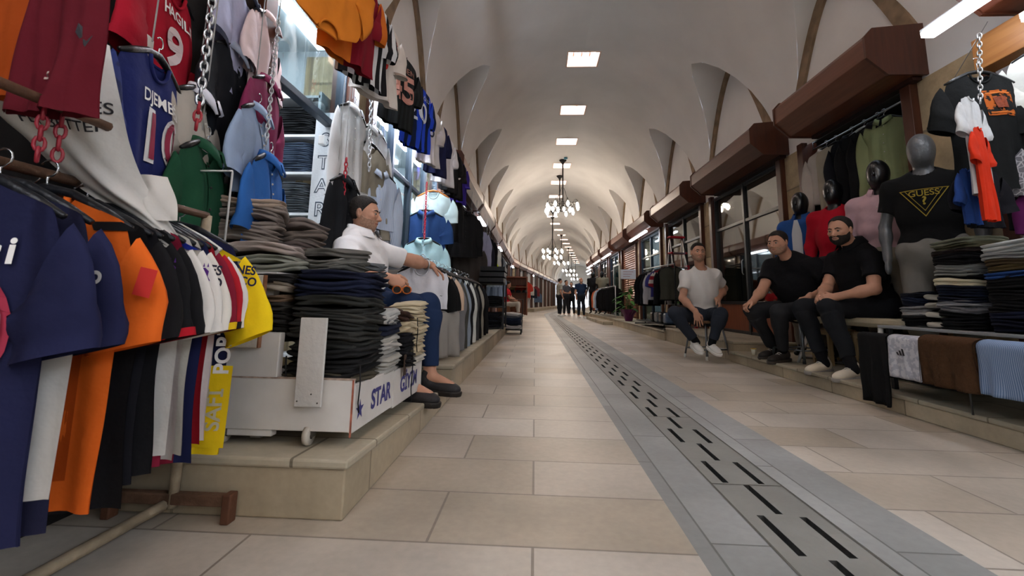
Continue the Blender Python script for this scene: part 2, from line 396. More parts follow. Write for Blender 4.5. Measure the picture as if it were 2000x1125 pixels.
for X0, X1 in ((-3.2, -.63), (2.55, 5.2)):
    a = MB()
    for y in range(30, YEND, 2): 
        b0, b1 = bx(y), bx(y+2)
        a.add([(X0+b0, y, 0), (X1+b0, y, 0), (X1+b1, y+2, 0), (X0+b1, y+2, 0), (X0+b0, y, .2), (X1+b0, y, .2), (X1+b1, y+2, .2), (X0+b1, y+2, .2)], [(0, 3, 2, 1), (4, 5, 6, 7), (0, 1, 5, 4), (1, 2, 6, 5), (2, 3, 7, 6), (3, 0, 4, 7)])
    struct(a.obj('floor_platform', stone('kerb')))
# stone piers between the bays
for sgn, X, B in ((1, XR, BR), (-1, XL, BL)):
    prev = -6
    for y0, y1 in B+[(YEND, YEND)]:
        if y0-prev > .05 and prev < 50:
            b = bx((prev+y0)/2)
            struct(MB().box(X+b, X+sgn*.4+b, prev, y0, 0, 2.72).obj('wall_right' if sgn > 0 else 'wall_left', stone('pier') if prev < 30 else plaster()))
        prev = y1
# ------------------------------------------------------------------ shop fronts
ALU = metal('6E7680', .4); DARK = mat('17181B', .35, .1, 8, .05, spec=.5); BLUEALU = mat('39424C', .35, .08, 6, .03, metal=.6); GL = glass()
GDK = glass('B6BAB4', .28)
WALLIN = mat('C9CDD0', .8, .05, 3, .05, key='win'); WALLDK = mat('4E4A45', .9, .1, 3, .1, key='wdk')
NAMES_R = {}
def shutter_box(side, X, y0, y1, tone, lab, depth=.5):
    b = bx((y0+y1)/2)
    pr = [(0, 3.2), (.86, 3.16), (1, 3.08), (1, 2.9), (.66, 2.74), (0, 2.74)]
    poly = [(X-side*depth*p+b, z) for p, z in pr]
    r = thing('shutter_box', lab, 'shutter', (0, 0, 0), group='brown shutter boxes over the shops')
    a = MB().prism(poly, 'y', y0+.02, y1-.02).map(lambda x, y, z: (x-b+bx(y), y, z)); a.obj('housing', tone, r, bevel=.006)
    for yy in (y0, y1-.025):
        c = MB().prism([((X-side*depth*p*1.02)+bx(yy), z+(.012 if z > 3 else -.012)) for p, z in pr], 'y', yy, yy+.025); c.obj('end_cap', BROWNV, r)
    g = MB().box(X-side*.02+b, X-side*.1+b, y0+.05, y1-.05, 2.70, 2.74); g.obj('guide_rail', mat('2E1710', .5), r)
    return r
def posts(X, side, y0, y1, z0, lab):
    b = bx((y0+y1)/2)
    for k, (a0, a1) in enumerate(((y0-.02, y0+.09), (y1-.09, y1+.02))):
        o = MB().box(X-side*.07+b, X+side*.12+b, a0, a1, z0, 2.75).obj('door_post', BROWNV, bevel=.006)
        o['kind'] = 'structure'; o.name = 'trim_post'
def interior(X, side, y0, y1, z0, lit, depth=1.5, warm='F2F7FF', lab=None):
    b = bx((y0+y1)/2); X1 = X+side*depth
    a = MB(); xx0, xx1 = min(X+side*.12, X1)+b, max(X+side*.12, X1)+b
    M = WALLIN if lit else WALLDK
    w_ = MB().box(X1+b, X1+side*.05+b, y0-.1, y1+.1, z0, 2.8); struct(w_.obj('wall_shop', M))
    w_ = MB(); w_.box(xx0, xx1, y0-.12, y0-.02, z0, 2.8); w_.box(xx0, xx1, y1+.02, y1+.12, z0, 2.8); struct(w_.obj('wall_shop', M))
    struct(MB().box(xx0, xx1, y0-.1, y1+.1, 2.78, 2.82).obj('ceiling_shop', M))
    if lit:
        o = MB().box(X+side*(depth*.35)+b, X+side*(depth*.75)+b, y0+.35, y1-.3, 2.74, 2.775).obj('ceiling_panel_lamp', glow(warm, lit))
        tag(o, lab or 'bright white ceiling light inside the shop of bay %s' % ORDW(y0, side), 'lamp')
def ORDW(y0, side):
    B = BR if side > 0 else BL; k = [i for i, q in enumerate(B) if abs(q[0]-y0) < .05][0]-2
    w_ = ['zero', 'one', 'two', 'three', 'four', 'five', 'six', 'seven', 'eight', 'nine', 'ten', 'eleven', 'twelve', 'thirteen', 'fourteen', 'fifteen', 'sixteen', 'seventeen', 'eighteen', 'nineteen', 'twenty']
    return (w_[max(k, 0)]+(' facing the seated men' if side < 0 else ' behind the seated men')) if y0 < 12 else w_[max(k, 0)]+(' along the jersey side' if side < 0 else ' along the bench side')
def front(X, side, y0, y1, z0, fr, gl, cols, lab, panel=.5, transom=2.12, open_=()):
    """glazed shop front: frame, panes, wood panel"""
    b = bx((y0+y1)/2)
    r = thing('shop_front', lab, 'shop front', (0, 0, 0)); x0, x1 = X-side*.0+b, X+side*.06+b
    f = MB(); Y0, Y1 = y0+.09, y1-.09; t = .05; zt = 2.70
    f.box(x0, x1, Y0, Y1, zt-t, zt); f.box(x0, x1, Y0, Y1, z0, z0+t); f.box(x0, x1, Y0, Y1, transom-t/2, transom+t/2)
    if panel: f.box(x0, x1, Y0, Y1, z0+panel-t/2, z0+panel+t/2)
    for k in range(cols+1):
        y = Y0+(Y1-Y0)*k/cols; f.box(x0-side*.01, x1+side*.01, max(Y0, y-t*.6), min(Y1, y+t*.6), z0, zt)
    f.obj('frame', fr, r, bevel=.004)
    for k in range(cols):
        ya, yb = Y0+(Y1-Y0)*k/cols+t*.55, Y0+(Y1-Y0)*(k+1)/cols-t*.55; xm = (x0+x1)/2
        MB().box(xm-.003, xm+.003, ya, yb, transom+t/2, zt-t).obj('pane', gl, r)
        if k not in open_:
            MB().box(xm-.003, xm+.003, ya, yb, z0+max(panel, t)+t/2 if panel else z0+t, transom-t/2).obj('pane', gl, r)
            if panel: MB().box(xm-.01, xm+.01, ya, yb, z0+t, z0+panel-t/2).obj('wood_panel', wood('8A4A2C', '6E3519', 3, 2, .5), r)
    if cols > 1:
        h = MB(); y = Y0+(Y1-Y0)/cols+.06; h.tube([(x0-side*.03, y, z0+.95), (x0-side*.05, y, z0+.98), (x0-side*.05, y, z0+1.17), (x0-side*.03, y, z0+1.2)], .009); h.obj('handle', metal('B8BCC0'), r, smooth=True)
    return r
def tube_light(x, y0, y1, z, lab, w=.05, s=None, h=.035):
    b = bx((y0+y1)/2); r = thing('tube_lamp', lab, 'lamp', (0, 0, 0))
    MB().box(x-w*.35+b, x+w*.35+b, y0, y1, z, z+h).obj('housing', paint('D8DCDE'), r)
    MB().box(x-w/2+b, x+w/2+b, y0+.02, y1-.02, z-.035, z).obj('tube', glow('EEF4FF', s or TUBE_W), r)
    return r
def roller(X, side, y0, y1, z0, lab):
    b = bx(y0); a = MB(); z = z0; x = X+side*.02
    prof = []
    while z < 2.7:
        prof += [(x+b, z), (x-side*.014+b, z+.03), (x-side*.014+b, z+.05), (x+b, z+.08)]; z += .08
    pts = prof+[(x+side*.02+b, 2.7), (x+side*.02+b, z0)]
    n = len(pts); vs = [(p[0], y0+.08, p[1]) for p in pts]+[(p[0], y1-.08, p[1]) for p in pts]
    a.add(vs, [(i, i+1, i+1+n, i+n) for i in range(n-1)])
    r = thing('roller_shutter', lab, 'shutter'); a.obj('slat_curtain', mat('8C5A40', .35, .08, 5, .03, metal=.3), r)
    MB().box(x-side*.02+b, x+side*.01+b, y0+.08, y1-.08, z0, z0+.06).obj('bottom_bar', mat('55341F', .5), r)
    return r
# ------------------------------------------------------------------ smooth bodies: blended shapes sampled on a grid and skinned
def A(v): return np.array(v, dtype=np.float32)
def nrm(v): v = np.array(v, float); return v/max(np.linalg.norm(v), 1e-9)
class Sdf:
    def __init__(s, lo, hi, h):
        s.lo = np.array(lo, float); s.h = h; s.n = np.maximum(np.ceil((np.array(hi)-s.lo)/h).astype(int)+1, 4)
        s.F = np.full(s.n, 9., dtype=np.float32)
    def _win(s, lo, hi):
        a = np.clip(np.floor((np.array(lo)-s.lo)/s.h).astype(int), 0, s.n); b = np.clip(np.ceil((np.array(hi)-s.lo)/s.h).astype(int)+1, 0, s.n)
        if (b <= a).any(): return None, None
        sl = tuple(slice(int(p), int(q)) for p, q in zip(a, b))
        g = [s.lo[i]+s.h*np.arange(a[i], b[i]) for i in range(3)]
        return sl, (g[0][:, None, None].astype(np.float32), g[1][None, :, None].astype(np.float32), g[2][None, None, :].astype(np.float32))
    def put(s, d, sl, k, sub=False):
        f = s.F[sl]
        if sub:
            s.F[sl] = np.maximum(f, -d); return
        if k <= 0: s.F[sl] = np.minimum(f, d); return
        hh = np.clip(.5+.5*(f-d)/k, 0, 1); s.F[sl] = f*(1-hh)+d*hh-k*hh*(1-hh)
    def cap(s, a, b, ra, rb=None, k=.02, sub=False):
        rb = ra if rb is None else rb; a = np.array(a, float); b = np.array(b, float); m = max(ra, rb)+max(k, .01)*1.5+.02
        sl, g = s._win(np.minimum(a, b)-m, np.maximum(a, b)+m)
        if sl is None: return s
        d = b-a; L = max(float(d@d), 1e-9)
        t = ((g[0]-a[0])*d[0]+(g[1]-a[1])*d[1]+(g[2]-a[2])*d[2])/L; t = np.clip(t, 0, 1)
        q = np.sqrt((g[0]-a[0]-t*d[0])**2+(g[1]-a[1]-t*d[1])**2+(g[2]-a[2]-t*d[2])**2)-(ra+(rb-ra)*t)
        s.put(q.astype(np.float32), sl, k, sub); return s
    def cone(s, a, b, ra, rb, k=.02, flat=None):
        """flat-ended tapered cylinder; flat=(dir, factor) squashes it along a direction"""
        a = np.array(a, float); b = np.array(b, float); m = max(ra, rb)*1.3+k*1.5+.02
        sl, g = s._win(np.minimum(a, b)-m, np.maximum(a, b)+m)
        if sl is None: return s
        d = b-a; L = np.linalg.norm(d); d = d/L
        t = (g[0]-a[0])*d[0]+(g[1]-a[1])*d[1]+(g[2]-a[2])*d[2]
        px, py, pz = g[0]-a[0]-t*d[0], g[1]-a[1]-t*d[1], g[2]-a[2]-t*d[2]
        r = np.sqrt(px**2+py**2+pz**2)-(ra+(rb-ra)*np.clip(t/L, 0, 1))
        q = np.maximum(r, np.maximum(-t-ra*.3, t-L))
        s.put(q.astype(np.float32), sl, k); return s
    def ell(s, c, r, fr=None, k=.02, sub=False):
        c = np.array(c, float); r = np.array(r, float); fr = np.eye(3) if fr is None else np.array(fr, float); m = r.max()+k*1.5+.02
        sl, g = s._win(c-m, c+m)
        if sl is None: return s
        x, y, z = g[0]-c[0], g[1]-c[1], g[2]-c[2]; q = []
        for i in range(3): q.append(x*fr[i][0]+y*fr[i][1]+z*fr[i][2])
        k0 = np.sqrt(sum((q[i]/r[i])**2 for i in range(3))); k1 = np.sqrt(sum((q[i]/r[i]**2)**2 for i in range(3)))
        d = k0*(k0-1)/np.maximum(k1, 1e-6); s.put(d.astype(np.float32), sl, k, sub); return s
    def mx(s, fn):
        g = [(s.lo[i]+s.h*np.arange(s.n[i])).astype(np.float32) for i in range(3)]
        s.F = np.maximum(s.F, fn(g[0][:, None, None], g[1][None, :, None], g[2][None, None, :]).astype(np.float32)); return s
    def add(s, fn):
        g = [(s.lo[i]+s.h*np.arange(s.n[i])).astype(np.float32) for i in range(3)]
        s.F = s.F+fn(g[0][:, None, None], g[1][None, :, None], g[2][None, None, :]).astype(np.float32); return s
    def copy(s):
        o = Sdf.__new__(Sdf); o.lo, o.h, o.n, o.F = s.lo, s.h, s.n, s.F.copy(); return o
    def mesh(s):
        F = s.F; I = F < 0
        F = F.copy(); F[0] = F[-1] = .1; F[:, 0] = F[:, -1] = .1; F[:, :, 0] = F[:, :, -1] = .1; I = F < 0
        c = [(i, j, k) for i in (0, 1) for j in (0, 1) for k in (0, 1)]
        nx, ny, nz = F.shape
        cnt = sum(I[i:nx-1+i, j:ny-1+j, k:nz-1+k].astype(np.int8) for i, j, k in c)
        act = np.argwhere((cnt > 0) & (cnt < 8))
        if len(act) == 0: return [], []
        vals = {q: F[act[:, 0]+q[0], act[:, 1]+q[1], act[:, 2]+q[2]] for q in c}
        P = np.zeros((len(act), 3)); Wt = np.zeros(len(act))
        for q in c:
            for ax in range(3):
                if q[ax] == 0:
                    r = list(q); r[ax] = 1; r = tuple(r); a, b = vals[q], vals[r]; m = (a < 0) != (b < 0)
                    t = np.where(m, a/np.where(m, a-b, 1), 0); pt = np.zeros((len(act), 3)); pt += np.array(q); pt[:, ax] += t
                    P += pt*m[:, None]; Wt += m
        V = (act+P/Wt[:, None])*s.h+s.lo
        idx = np.full((nx-1, ny-1, nz-1), -1, dtype=np.int64); idx[act[:, 0], act[:, 1], act[:, 2]] = np.arange(len(act))
        fs = []
        for ax in range(3):
            sl0 = [slice(1, -1)]*3; sl1 = [slice(1, -1)]*3; sl0[ax] = slice(0, -1); sl1[ax] = slice(1, None)
            a, b = I[tuple(sl0)], I[tuple(sl1)]; e = np.argwhere(a != b)
            if len(e) == 0: continue
            s_in = a[e[:, 0], e[:, 1], e[:, 2]]
            o1, o2 = [i for i in range(3) if i != ax]
            base = e.copy(); base[:, o1] += 1; base[:, o2] += 1
            def at(d1, d2):
                q = base.copy(); q[:, o1] -= d1; q[:, o2] -= d2; return idx[q[:, 0], q[:, 1], q[:, 2]]
            Q = np.stack([at(0, 0), at(1, 0), at(1, 1), at(0, 1)], 1)
            flip = s_in if ax != 1 else ~s_in
            Q[flip] = Q[flip][:, ::-1]
            Q = Q[(Q >= 0).all(1)]; fs.append(Q)
        fs = np.concatenate(fs)[:, ::-1]
        return V, fs
    def obj(s, name, mt, parent=None):
        V, Fq = s.mesh(); me = bpy.data.meshes.new(name)
        n, m = len(V), len(Fq)
        me.vertices.add(n); me.vertices.foreach_set('co', np.asarray(V, dtype=np.float32).ravel())
        me.loops.add(4*m); me.loops.foreach_set('vertex_index', np.asarray(Fq, dtype=np.int32).ravel())
        me.polygons.add(m); me.polygons.foreach_set('loop_start', np.arange(0, 4*m, 4, dtype=np.int32))
        try: me.polygons.foreach_set('loop_total', np.full(m, 4, dtype=np.int32))
        except Exception: pass
        me.polygons.foreach_set('use_smooth', np.ones(m, dtype=bool)); me.update(calc_edges=True); me.validate()
        for x in (mt if isinstance(mt, list) else [mt]): me.materials.append(x)
        o = bpy.data.objects.new(name, me); C.objects.link(o)
        if parent: o.parent = parent; o.matrix_parent_inverse = Matrix.Translation(-Vector(parent.location))
        return o
def frame(fwd, up=(0, 0, 1)):
    """rows: right, forward, up"""
    f = nrm(fwd); u = np.array(up, float); u = u-f*(u@f); u = nrm(u); r = np.cross(f, u); return np.array([r, f, u])
SKIN = mat('B98A72', .55, .08, 14, .08, 120, spec=.35); SKIN2 = mat('A67A62', .55, .08, 14, .08, 120, spec=.35)
HAIR = mat('26211E', .8, .3, 60, .8, 160, spec=.3); EYEW = mat('9A948C', .3, 0, bump=0); EYED = mat('20140E', .2, 0, bump=0); LIP = mat('94605A', .5, .05)
STUB = mat('A07E6A', .8, .25, 90, .2, 200)
def hand(S, w, d, n, s, side, curl=.5, spread=.1, thumb=1., k=.008):
    """w wrist, d finger direction, n back-of-hand normal; side=+1 thumb toward cross(d,n)"""
    d = nrm(d); n = nrm(n); n = nrm(n-d*(n@d)); t = np.cross(d, n)*side; w = np.array(w, float); s = s*.97
    pc = w+d*.048*s
    S.ell(pc, (.040*s, .052*s, .017*s), [t, d, n], k=.012)
    S.cap(w-d*.03*s, w+d*.012*s, .026*s, .027*s, k=.02)
    tips = []
    for i in range(4):
        off = (1.5-i)*.0205*s; L = (.070, .078, .073, .058)[i]*s; r = (.0092, .0095, .0090, .0080)[i]*s
        b = w+d*(.088-.004*abs(i-1))*s+t*off; dd = nrm(d+t*(1.5-i)*spread); a = 0; p = b-d*.012*s; 
        for j, fr in enumerate((.45, .3, .25)):
            a += curl*(.75, .95, .7)[j]*(1+.12*(i-1)); q = p+(dd*math.cos(a)-n*math.sin(a))*(L*fr+(.012*s if j == 0 else 0))
            S.cap(p, q, r*(1-.08*j), r*(1-.08*(j+1)), k=.004); p = q
        tips.append(p)
    b = w+d*.02*s+t*.028*s; a1 = nrm(t*.75+d*.7-n*.25*thumb); p = b+a1*.035*s; S.cap(b, p, .0145*s, .0125*s, k=.01)
    a2 = nrm(t*.25+d*.9-n*.45*thumb); q = p+a2*.03*s; S.cap(p, q, .0115*s, .0105*s, k=.005); a3 = nrm(-t*.05+d*.9-n*.5*thumb); S.cap(q, q+a3*.024*s, .0105*s, .009*s, k=.004)
    return tips
def head_prims(S, c, fr, s, full=1.0, nose=1.0):
    """c: centre of the skull; fr rows right, forward, up"""
    R, Fw, U = fr
    P = lambda x, y, z: c+R*x*s+Fw*y*s+U*z*s
    S.ell(P(0, -.012, .035), (.076*s, .097*s, .088*s), fr, k=.02)
    S.ell(P(0, .022, -.015), (.066*s*full, .072*s, .085*s), fr, k=.03)
    S.ell(P(0, .045, -.078), (.036*s*full, .036*s, .030*s), fr, k=.03)            # chin
    for q in (-1, 1):
        S.ell(P(q*.040, .018, -.052), (.026*s*full, .045*s, .032*s), fr, k=.025)      # jaw
        S.ell(P(q*.038, .068, -.012), (.022*s*full, .018*s, .018*s), fr, k=.018)      # cheekbone
        S.ell(P(q*.030, .076, .022), (.024*s, .012*s, .008*s), fr, k=.012)            # brow
        S.ell(P(q*.031, .089, .006), (.015*s, .010*s, .008*s), fr, k=.006, sub=True)
        S.ell(P(q*.031, .075, .006), (.0135*s, .0125*s, .0115*s), fr, k=.002)
        S.ell(P(q*.078, -.006, .002), (.010*s, .018*s, .031*s), frame(Fw*.95+R*q*.35, U), k=.006)   # ear
        S.ell(P(q*.086, .002, .004), (.006*s, .009*s, .017*s), fr, k=.003, sub=True)
    S.cap(P(0, .086, .012), P(0, .107*nose, -.026), .0075*s, .0125*s, k=.010)
    for q in (-1, 1): S.ell(P(q*.011, .094, -.030), (.009*s, .011*s, .008*s), fr, k=.006)
    S.ell(P(0, .084, -.050), (.024*s, .010*s, .007*s), fr, k=.006); S.ell(P(0, .083, -.060), (.021*s, .010*s, .007*s), fr, k=.006)
    S.ell(P(0, .0945, -.0548), (.026*s, .006*s, .0018*s), fr, k=.002, sub=True)
def wrink(amp, seed, f=26):
    r = random.Random(seed); D = [nrm([r.uniform(-1, 1), r.uniform(-1, 1), r.uniform(-.9, .9)]) for _ in range(4)]
    def fn(x, y, z):
        a = x*D[0][0]+y*D[0][1]+z*D[0][2]; b = x*D[1][0]+y*D[1][1]+z*D[1][2]; c = x*D[2][0]+y*D[2][1]+z*D[2][2]
        q = np.sin(a*f+2*np.sin(b*f*.5)+seed)*.6+np.sin(c*f*1.7+1.5*np.sin(a*f*.8))*.4
        return amp*(q-.3*np.abs(np.sin(b*f*.7+np.sin(c*11)*2)))
    return fn
def shoe(root, an, toe, s, upper, sole, nm='shoe', z=None):
    """an: ankle joint; toe: direction on the ground; built in its own frame"""
    d = nrm([toe[0], toe[1], toe[2] if len(toe) > 2 else 0]); fr = frame(d); R, Fw, U = fr; c = np.array(an, float)-U*.075*s
    P = lambda x, y, zz: c+R*x*s+Fw*y*s+U*zz*s
    lo = c-.3*s; hi = c+.3*s; h = .0055
    S = Sdf(lo, hi, h)
    S.ell(P(0, -.015, .035), (.036*s, .058*s, .05*s), fr, k=.02); S.ell(P(0, .075, .022), (.043*s, .085*s, .036*s), fr, k=.03)
    S.ell(P(0, .13, .016), (.040*s, .055*s, .030*s), fr, k=.02); S.cap(P(0, -.02, .05), P(0, -.01, .085), .040*s, .037*s, k=.02)
    S.mx(lambda x, y, zz: -((x-c[0])*U[0]+(y-c[1])*U[1]+(zz-c[2])*U[2])+.002*s)
    o = S.obj(nm, upper, root)
    T = Sdf(lo, hi, h)
    T.ell(P(0, -.02, 0), (.042*s, .062*s, .06*s), fr, k=.02); T.ell(P(0, .06, 0), (.044*s, .10*s, .06*s), fr, k=.03); T.ell(P(0, .125, 0), (.048*s, .068*s, .06*s), fr, k=.03)
    T.mx(lambda x, y, zz: np.abs((x-c[0])*U[0]+(y-c[1])*U[1]+(zz-c[2])*U[2]+.006*s)-.014*s)
    q = T.obj('sole', sole, o); q.matrix_parent_inverse = Matrix.Identity(4)
    l = MB()
    for i in range(5):
        y = .045+.02*i; zz = .068-.008*i; l.tube([P(-.022, y, zz-.006), P(0, y+.004, zz+.001), P(.022, y, zz-.006)], .0028*s, 5)
    q = l.obj('laces', mat('D8D4CA', .8), o); q.matrix_parent_inverse = Matrix.Identity(4)
    return o
def person(label, J, s=1.12, skin=None, top='F0F0F0', bottom='222226', shoes=('E8E6E0', 'C8C8C8'), hair='crop', beard=0, group=None, belly=1.0, hands=None, look=None, tilt=(0, 0, 1),
           sleeve=.62, collar=False, wr=1, seed=1, h=.0048, full=1.0, hem=0, cuff=1.0, sandals=False, face=True, arms=True, name='person', cat='person', topname='shirt', sock=None, tuck=0):
    J = {k: np.array(v, float) for k, v in J.items()}; skin = skin or SKIN; VEC = ('toer', 'toel', 'front')
    base = np.array([J['pel'][0], J['pel'][1], min(J['anl'][2], J['anr'][2])-.08*s])
    root = thing(name, label, cat, tuple(base), group=group)
    pts = np.array([v for k_, v in J.items() if k_ not in VEC]); lo = pts.min(0)-.25*s; hi = pts.max(0)+.26*s
    up = nrm(J['neck']-J['pel']); rt = nrm(J['shr']-J['shl']); fw = nrm(np.cross(up, rt)); rt = np.cross(fw, up); TF = [rt, fw, up]
    # note: shr is the figure's right shoulder; fw is where the chest points
    if 'front' in J and fw@J['front'] < 0: fw = -fw; TF = [rt, fw, up]
    mid = J['pel']*.55+J['neck']*.45; che = J['pel']*.28+J['neck']*.72
    def torso(S, e=0., k=.06):
        S.ell(J['pel']+up*.02*s, ((.175*belly+e)*s, (.135*belly+e)*s, (.13+e)*s), TF, k=k)
        S.ell(mid+fw*.02*(belly-1)*4*s*.1+fw*.015*s, ((.165*belly+e)*s, (.128*belly**1.5+e)*s, (.17+e)*s), TF, k=k)
        S.ell(che, ((.178*(1+(belly-1)*.5)+e)*s, (.120+e)*s, (.185+e)*s), TF, k=k)
        S.cap(J['shl'], J['shr'], (.062+e)*s, (.062+e)*s, k=k); S.cap(che+up*.06*s, J['neck'], (.10+e)*s, (.066+e)*s, k=k)
    # --- body
    S = Sdf(lo, hi, h)
    torso(S, -.006)
    S.cap(J['neck']-up*.04*s, J['head']-(J['head']-J['neck'])*.25, .060*s*(.9+.1*full), .055*s*(.9+.1*full), k=.03)
    fr = frame(look if look is not None else fw, tilt)
    if face: head_prims(S, J['head'], fr, s, full)
    else:
        S.ell(J['head'], (.078*s, .098*s, .118*s), fr, k=.03); S.ell(J['head']+fr[1]*.03*s-fr[2]*.06*s, (.05*s, .06*s, .06*s), fr, k=.04)
    tips = {}
    for q in 'lr':
        if arms:
            S.cap(J['sh'+q], J['el'+q], .052*s*full, .042*s*full, k=.03); S.cap(J['el'+q], J['wr'+q], .043*s*full, .027*s, k=.02)
            m_ = J['el'+q]*.7+J['wr'+q]*.3; S.ell(m_, (.045*s*full, .045*s*full, .06*s), frame(rt, nrm(J['wr'+q]-J['el'+q])), k=.03)
            hd = (hands or {}).get(q)
            if hd: tips[q] = hand(S, J['wr'+q], hd['d'], hd['n'], s, hd.get('t', 1), hd.get('curl', .5), hd.get('spread', .08), hd.get('thumb', 1.))
            else: S.ell(J['wr'+q]+nrm(J['wr'+q]-J['el'+q])*.06*s, (.03*s, .02*s, .06*s), frame(rt, nrm(J['wr'+q]-J['el'+q])), k=.02)
        S.cap(J['hi'+q], J['kn'+q], .075*s, .055*s, k=.03); S.cap(J['kn'+q], J['an'+q], .052*s, .036*s, k=.02)
        if sandals or not shoes: S.cap(J['an'+q], J['an'+q]+nrm(J['toe'+q])*.13*s-A([0, 0, .045])*s, .034*s, .026*s, k=.02)
    body = S.obj('body', skin, root)
    lf = lambda x, y, z, c=J['head'], f=fr: [(x-c[0])*f[i][0]+(y-c[1])*f[i][1]+(z-c[2])*f[i][2] for i in range(3)]
    c = J['head']; R, Fw, U = fr
    if face:
        lo2 = c-.16*s; hi2 = c+.16*s; hh = max(h*.85, .004)
        def shell(off, region, nm, mt, k=0):
            G = Sdf(lo2, hi2, hh); 
            G.ell(c+(-Fw*.012+U*.035)*s, (.076*s, .097*s, .088*s), fr, k=.02); G.ell(c+(Fw*.022-U*.015)*s, (.066*s*full, .072*s, .085*s), fr, k=.03); G.ell(c+(Fw*.045-U*.078)*s, (.036*s*full, .036*s, .030*s), fr, k=.03)
            for q in (-1, 1): G.ell(c+(R*q*.040+Fw*.018-U*.052)*s, (.026*s*full, .045*s, .032*s), fr, k=.025)
            G.add(lambda x, y, z: -off(*lf(x, y, z))); G.mx(lambda x, y, z: region(*lf(x, y, z))); return G.obj(nm, mt, root)
        if hair != 'bald':
            rec = {'crop': 0, 'receding': .022, 'fringe': -.004}[hair]
            def hreg(x, y, z):
                x, y, z = x/s, y/s, z/s
                lim = np.where(y > .01, .006+np.clip((y-.012)/.045, 0, 1)*.074+rec*np.clip((y-.01)/.03, 0, 1)-rec*.6*np.exp(-(x/.025)**2), -.004-np.clip((.01-y)/.07, 0, 1)*.066)
                return (lim-z)*s*.8
            shell(lambda x, y, z: (.0015+.0075*np.clip((z/s-.03)/.06, 0, 1)+.0012*np.sin(x*400)*np.sin(y*330+z*200))*s, hreg, 'hair', HAIR)
        if beard:
            def breg(x, y, z):
                x, y, z = np.abs(x)/s, y/s, z/s
                a = z-(-.030+np.clip((.045-y)/.05, 0, 1)*.035); mouth = .020-np.sqrt((x/1.3)**2+((z+.055)*1.5)**2); return np.maximum(np.maximum(a, -.0+(-y+.0)), mouth)*s*.8
            shell(lambda x, y, z: (.0012*beard)*s+0*x, breg, 'beard', HAIR if beard > 1 else STUB)
        e = MB(); i_ = MB(); b_ = MB()
        for q in (-1, 1):
            p = c+(R*q*.031+Fw*.0785+U*.006)*s; e.ball(p, .0122*s, 10, 8); i_.ball(p+Fw*.0085*s, .0062*s, 8, 6)
            b_.tube([c+(R*q*.012+Fw*.094+U*.024)*s, c+(R*q*.030+Fw*.0915+U*.030)*s, c+(R*q*.050+Fw*.078+U*.023)*s], [.0036*s, .0045*s, .0028*s], 6)
        for m_, nm, mt in ((e, 'eye', EYEW), (i_, 'iris', EYED), (b_, 'eyebrow', HAIR)):
            o = m_.obj(nm, mt, root, smooth=True); o.matrix_parent_inverse = Matrix.Translation(-Vector(base))
        m_ = MB(); m_.tube([c+(R*-.022+Fw*.086-U*.054)*s, c+(Fw*.094-U*.0525)*s, c+(R*.022+Fw*.086-U*.054)*s], [.002*s, .0042*s, .002*s], 6); o = m_.obj('lips', LIP, root, smooth=True); o.matrix_parent_inverse = Matrix.Translation(-Vector(base))
    # --- top
    T = Sdf(lo, hi, h*1.25)
    torso(T, .012, .07)
    for q in 'lr':
        if arms:
            v = J['el'+q]-J['sh'+q]
            if sleeve <= 1: T.cone(J['sh'+q]-v*.05, J['sh'+q]+v*sleeve, .068*s*full, .071*s*full, k=.05)
            else:
                T.cap(J['sh'+q], J['el'+q], .066*s, .056*s, k=.05); T.cone(J['el'+q], J['el'+q]+(J['wr'+q]-J['el'+q])*(sleeve-1), .056*s, .044*s, k=.03)
    if wr: T.add(wrink(.0055*s*wr, seed))
    hp = J['pel']-up*(.05+hem)*s
    if tuck is not None: T.mx(lambda x, y, z: -((x-hp[0])*up[0]+(y-hp[1])*up[1]+(z-hp[2])*up[2]))
    nc = J['neck']+up*.035*s+fw*.03*s; T.ell(nc, (.066*s, .075*s, .055*s), TF, k=0, sub=True)
    top_o = T.obj(topname, cloth(top) if isinstance(top, str) else top, root)
    if collar:
        m_ = MB(); nb = J['neck']+up*.068*s+fw*.012*s; n = 20; vs = []; fs = []
        for i in range(n+1):
            a = math.radians(20)+(2*PI-math.radians(40))*i/n; d = rt*math.sin(a)+fw*math.cos(a)
            r0 = .078*s*full; dip = max(0, math.cos(a))*.035*s
            for rr, zz in ((r0*1.05, -.02), (r0*1.0, .022), (r0*1.12, .028), (r0*1.46, -.022), (r0*1.48, -.030)): vs.append(nb+d*rr*(1+.12*max(0, math.cos(a)))+up*(zz*s-dip*1.1))
        for i in range(n):
            for j in range(4): fs.append((i*5+j, i*5+j+1, i*5+j+6, i*5+j+5))
        m_.add(vs, fs); o = m_.obj('collar', cloth(top) if isinstance(top, str) else top, root, smooth=True); o.matrix_parent_inverse = Matrix.Translation(-Vector(base))
        pz = J['neck']+fw*.118*s; m_ = MB(); 
        for k in range(3): m_.ball(nc+fw*(.075+.018*k)*s-up*(.045+.045*k)*s, .005*s, 8, 6)
        o = m_.obj('button', mat('C8C4BC', .4), root, smooth=True); o.matrix_parent_inverse = Matrix.Translation(-Vector(base))
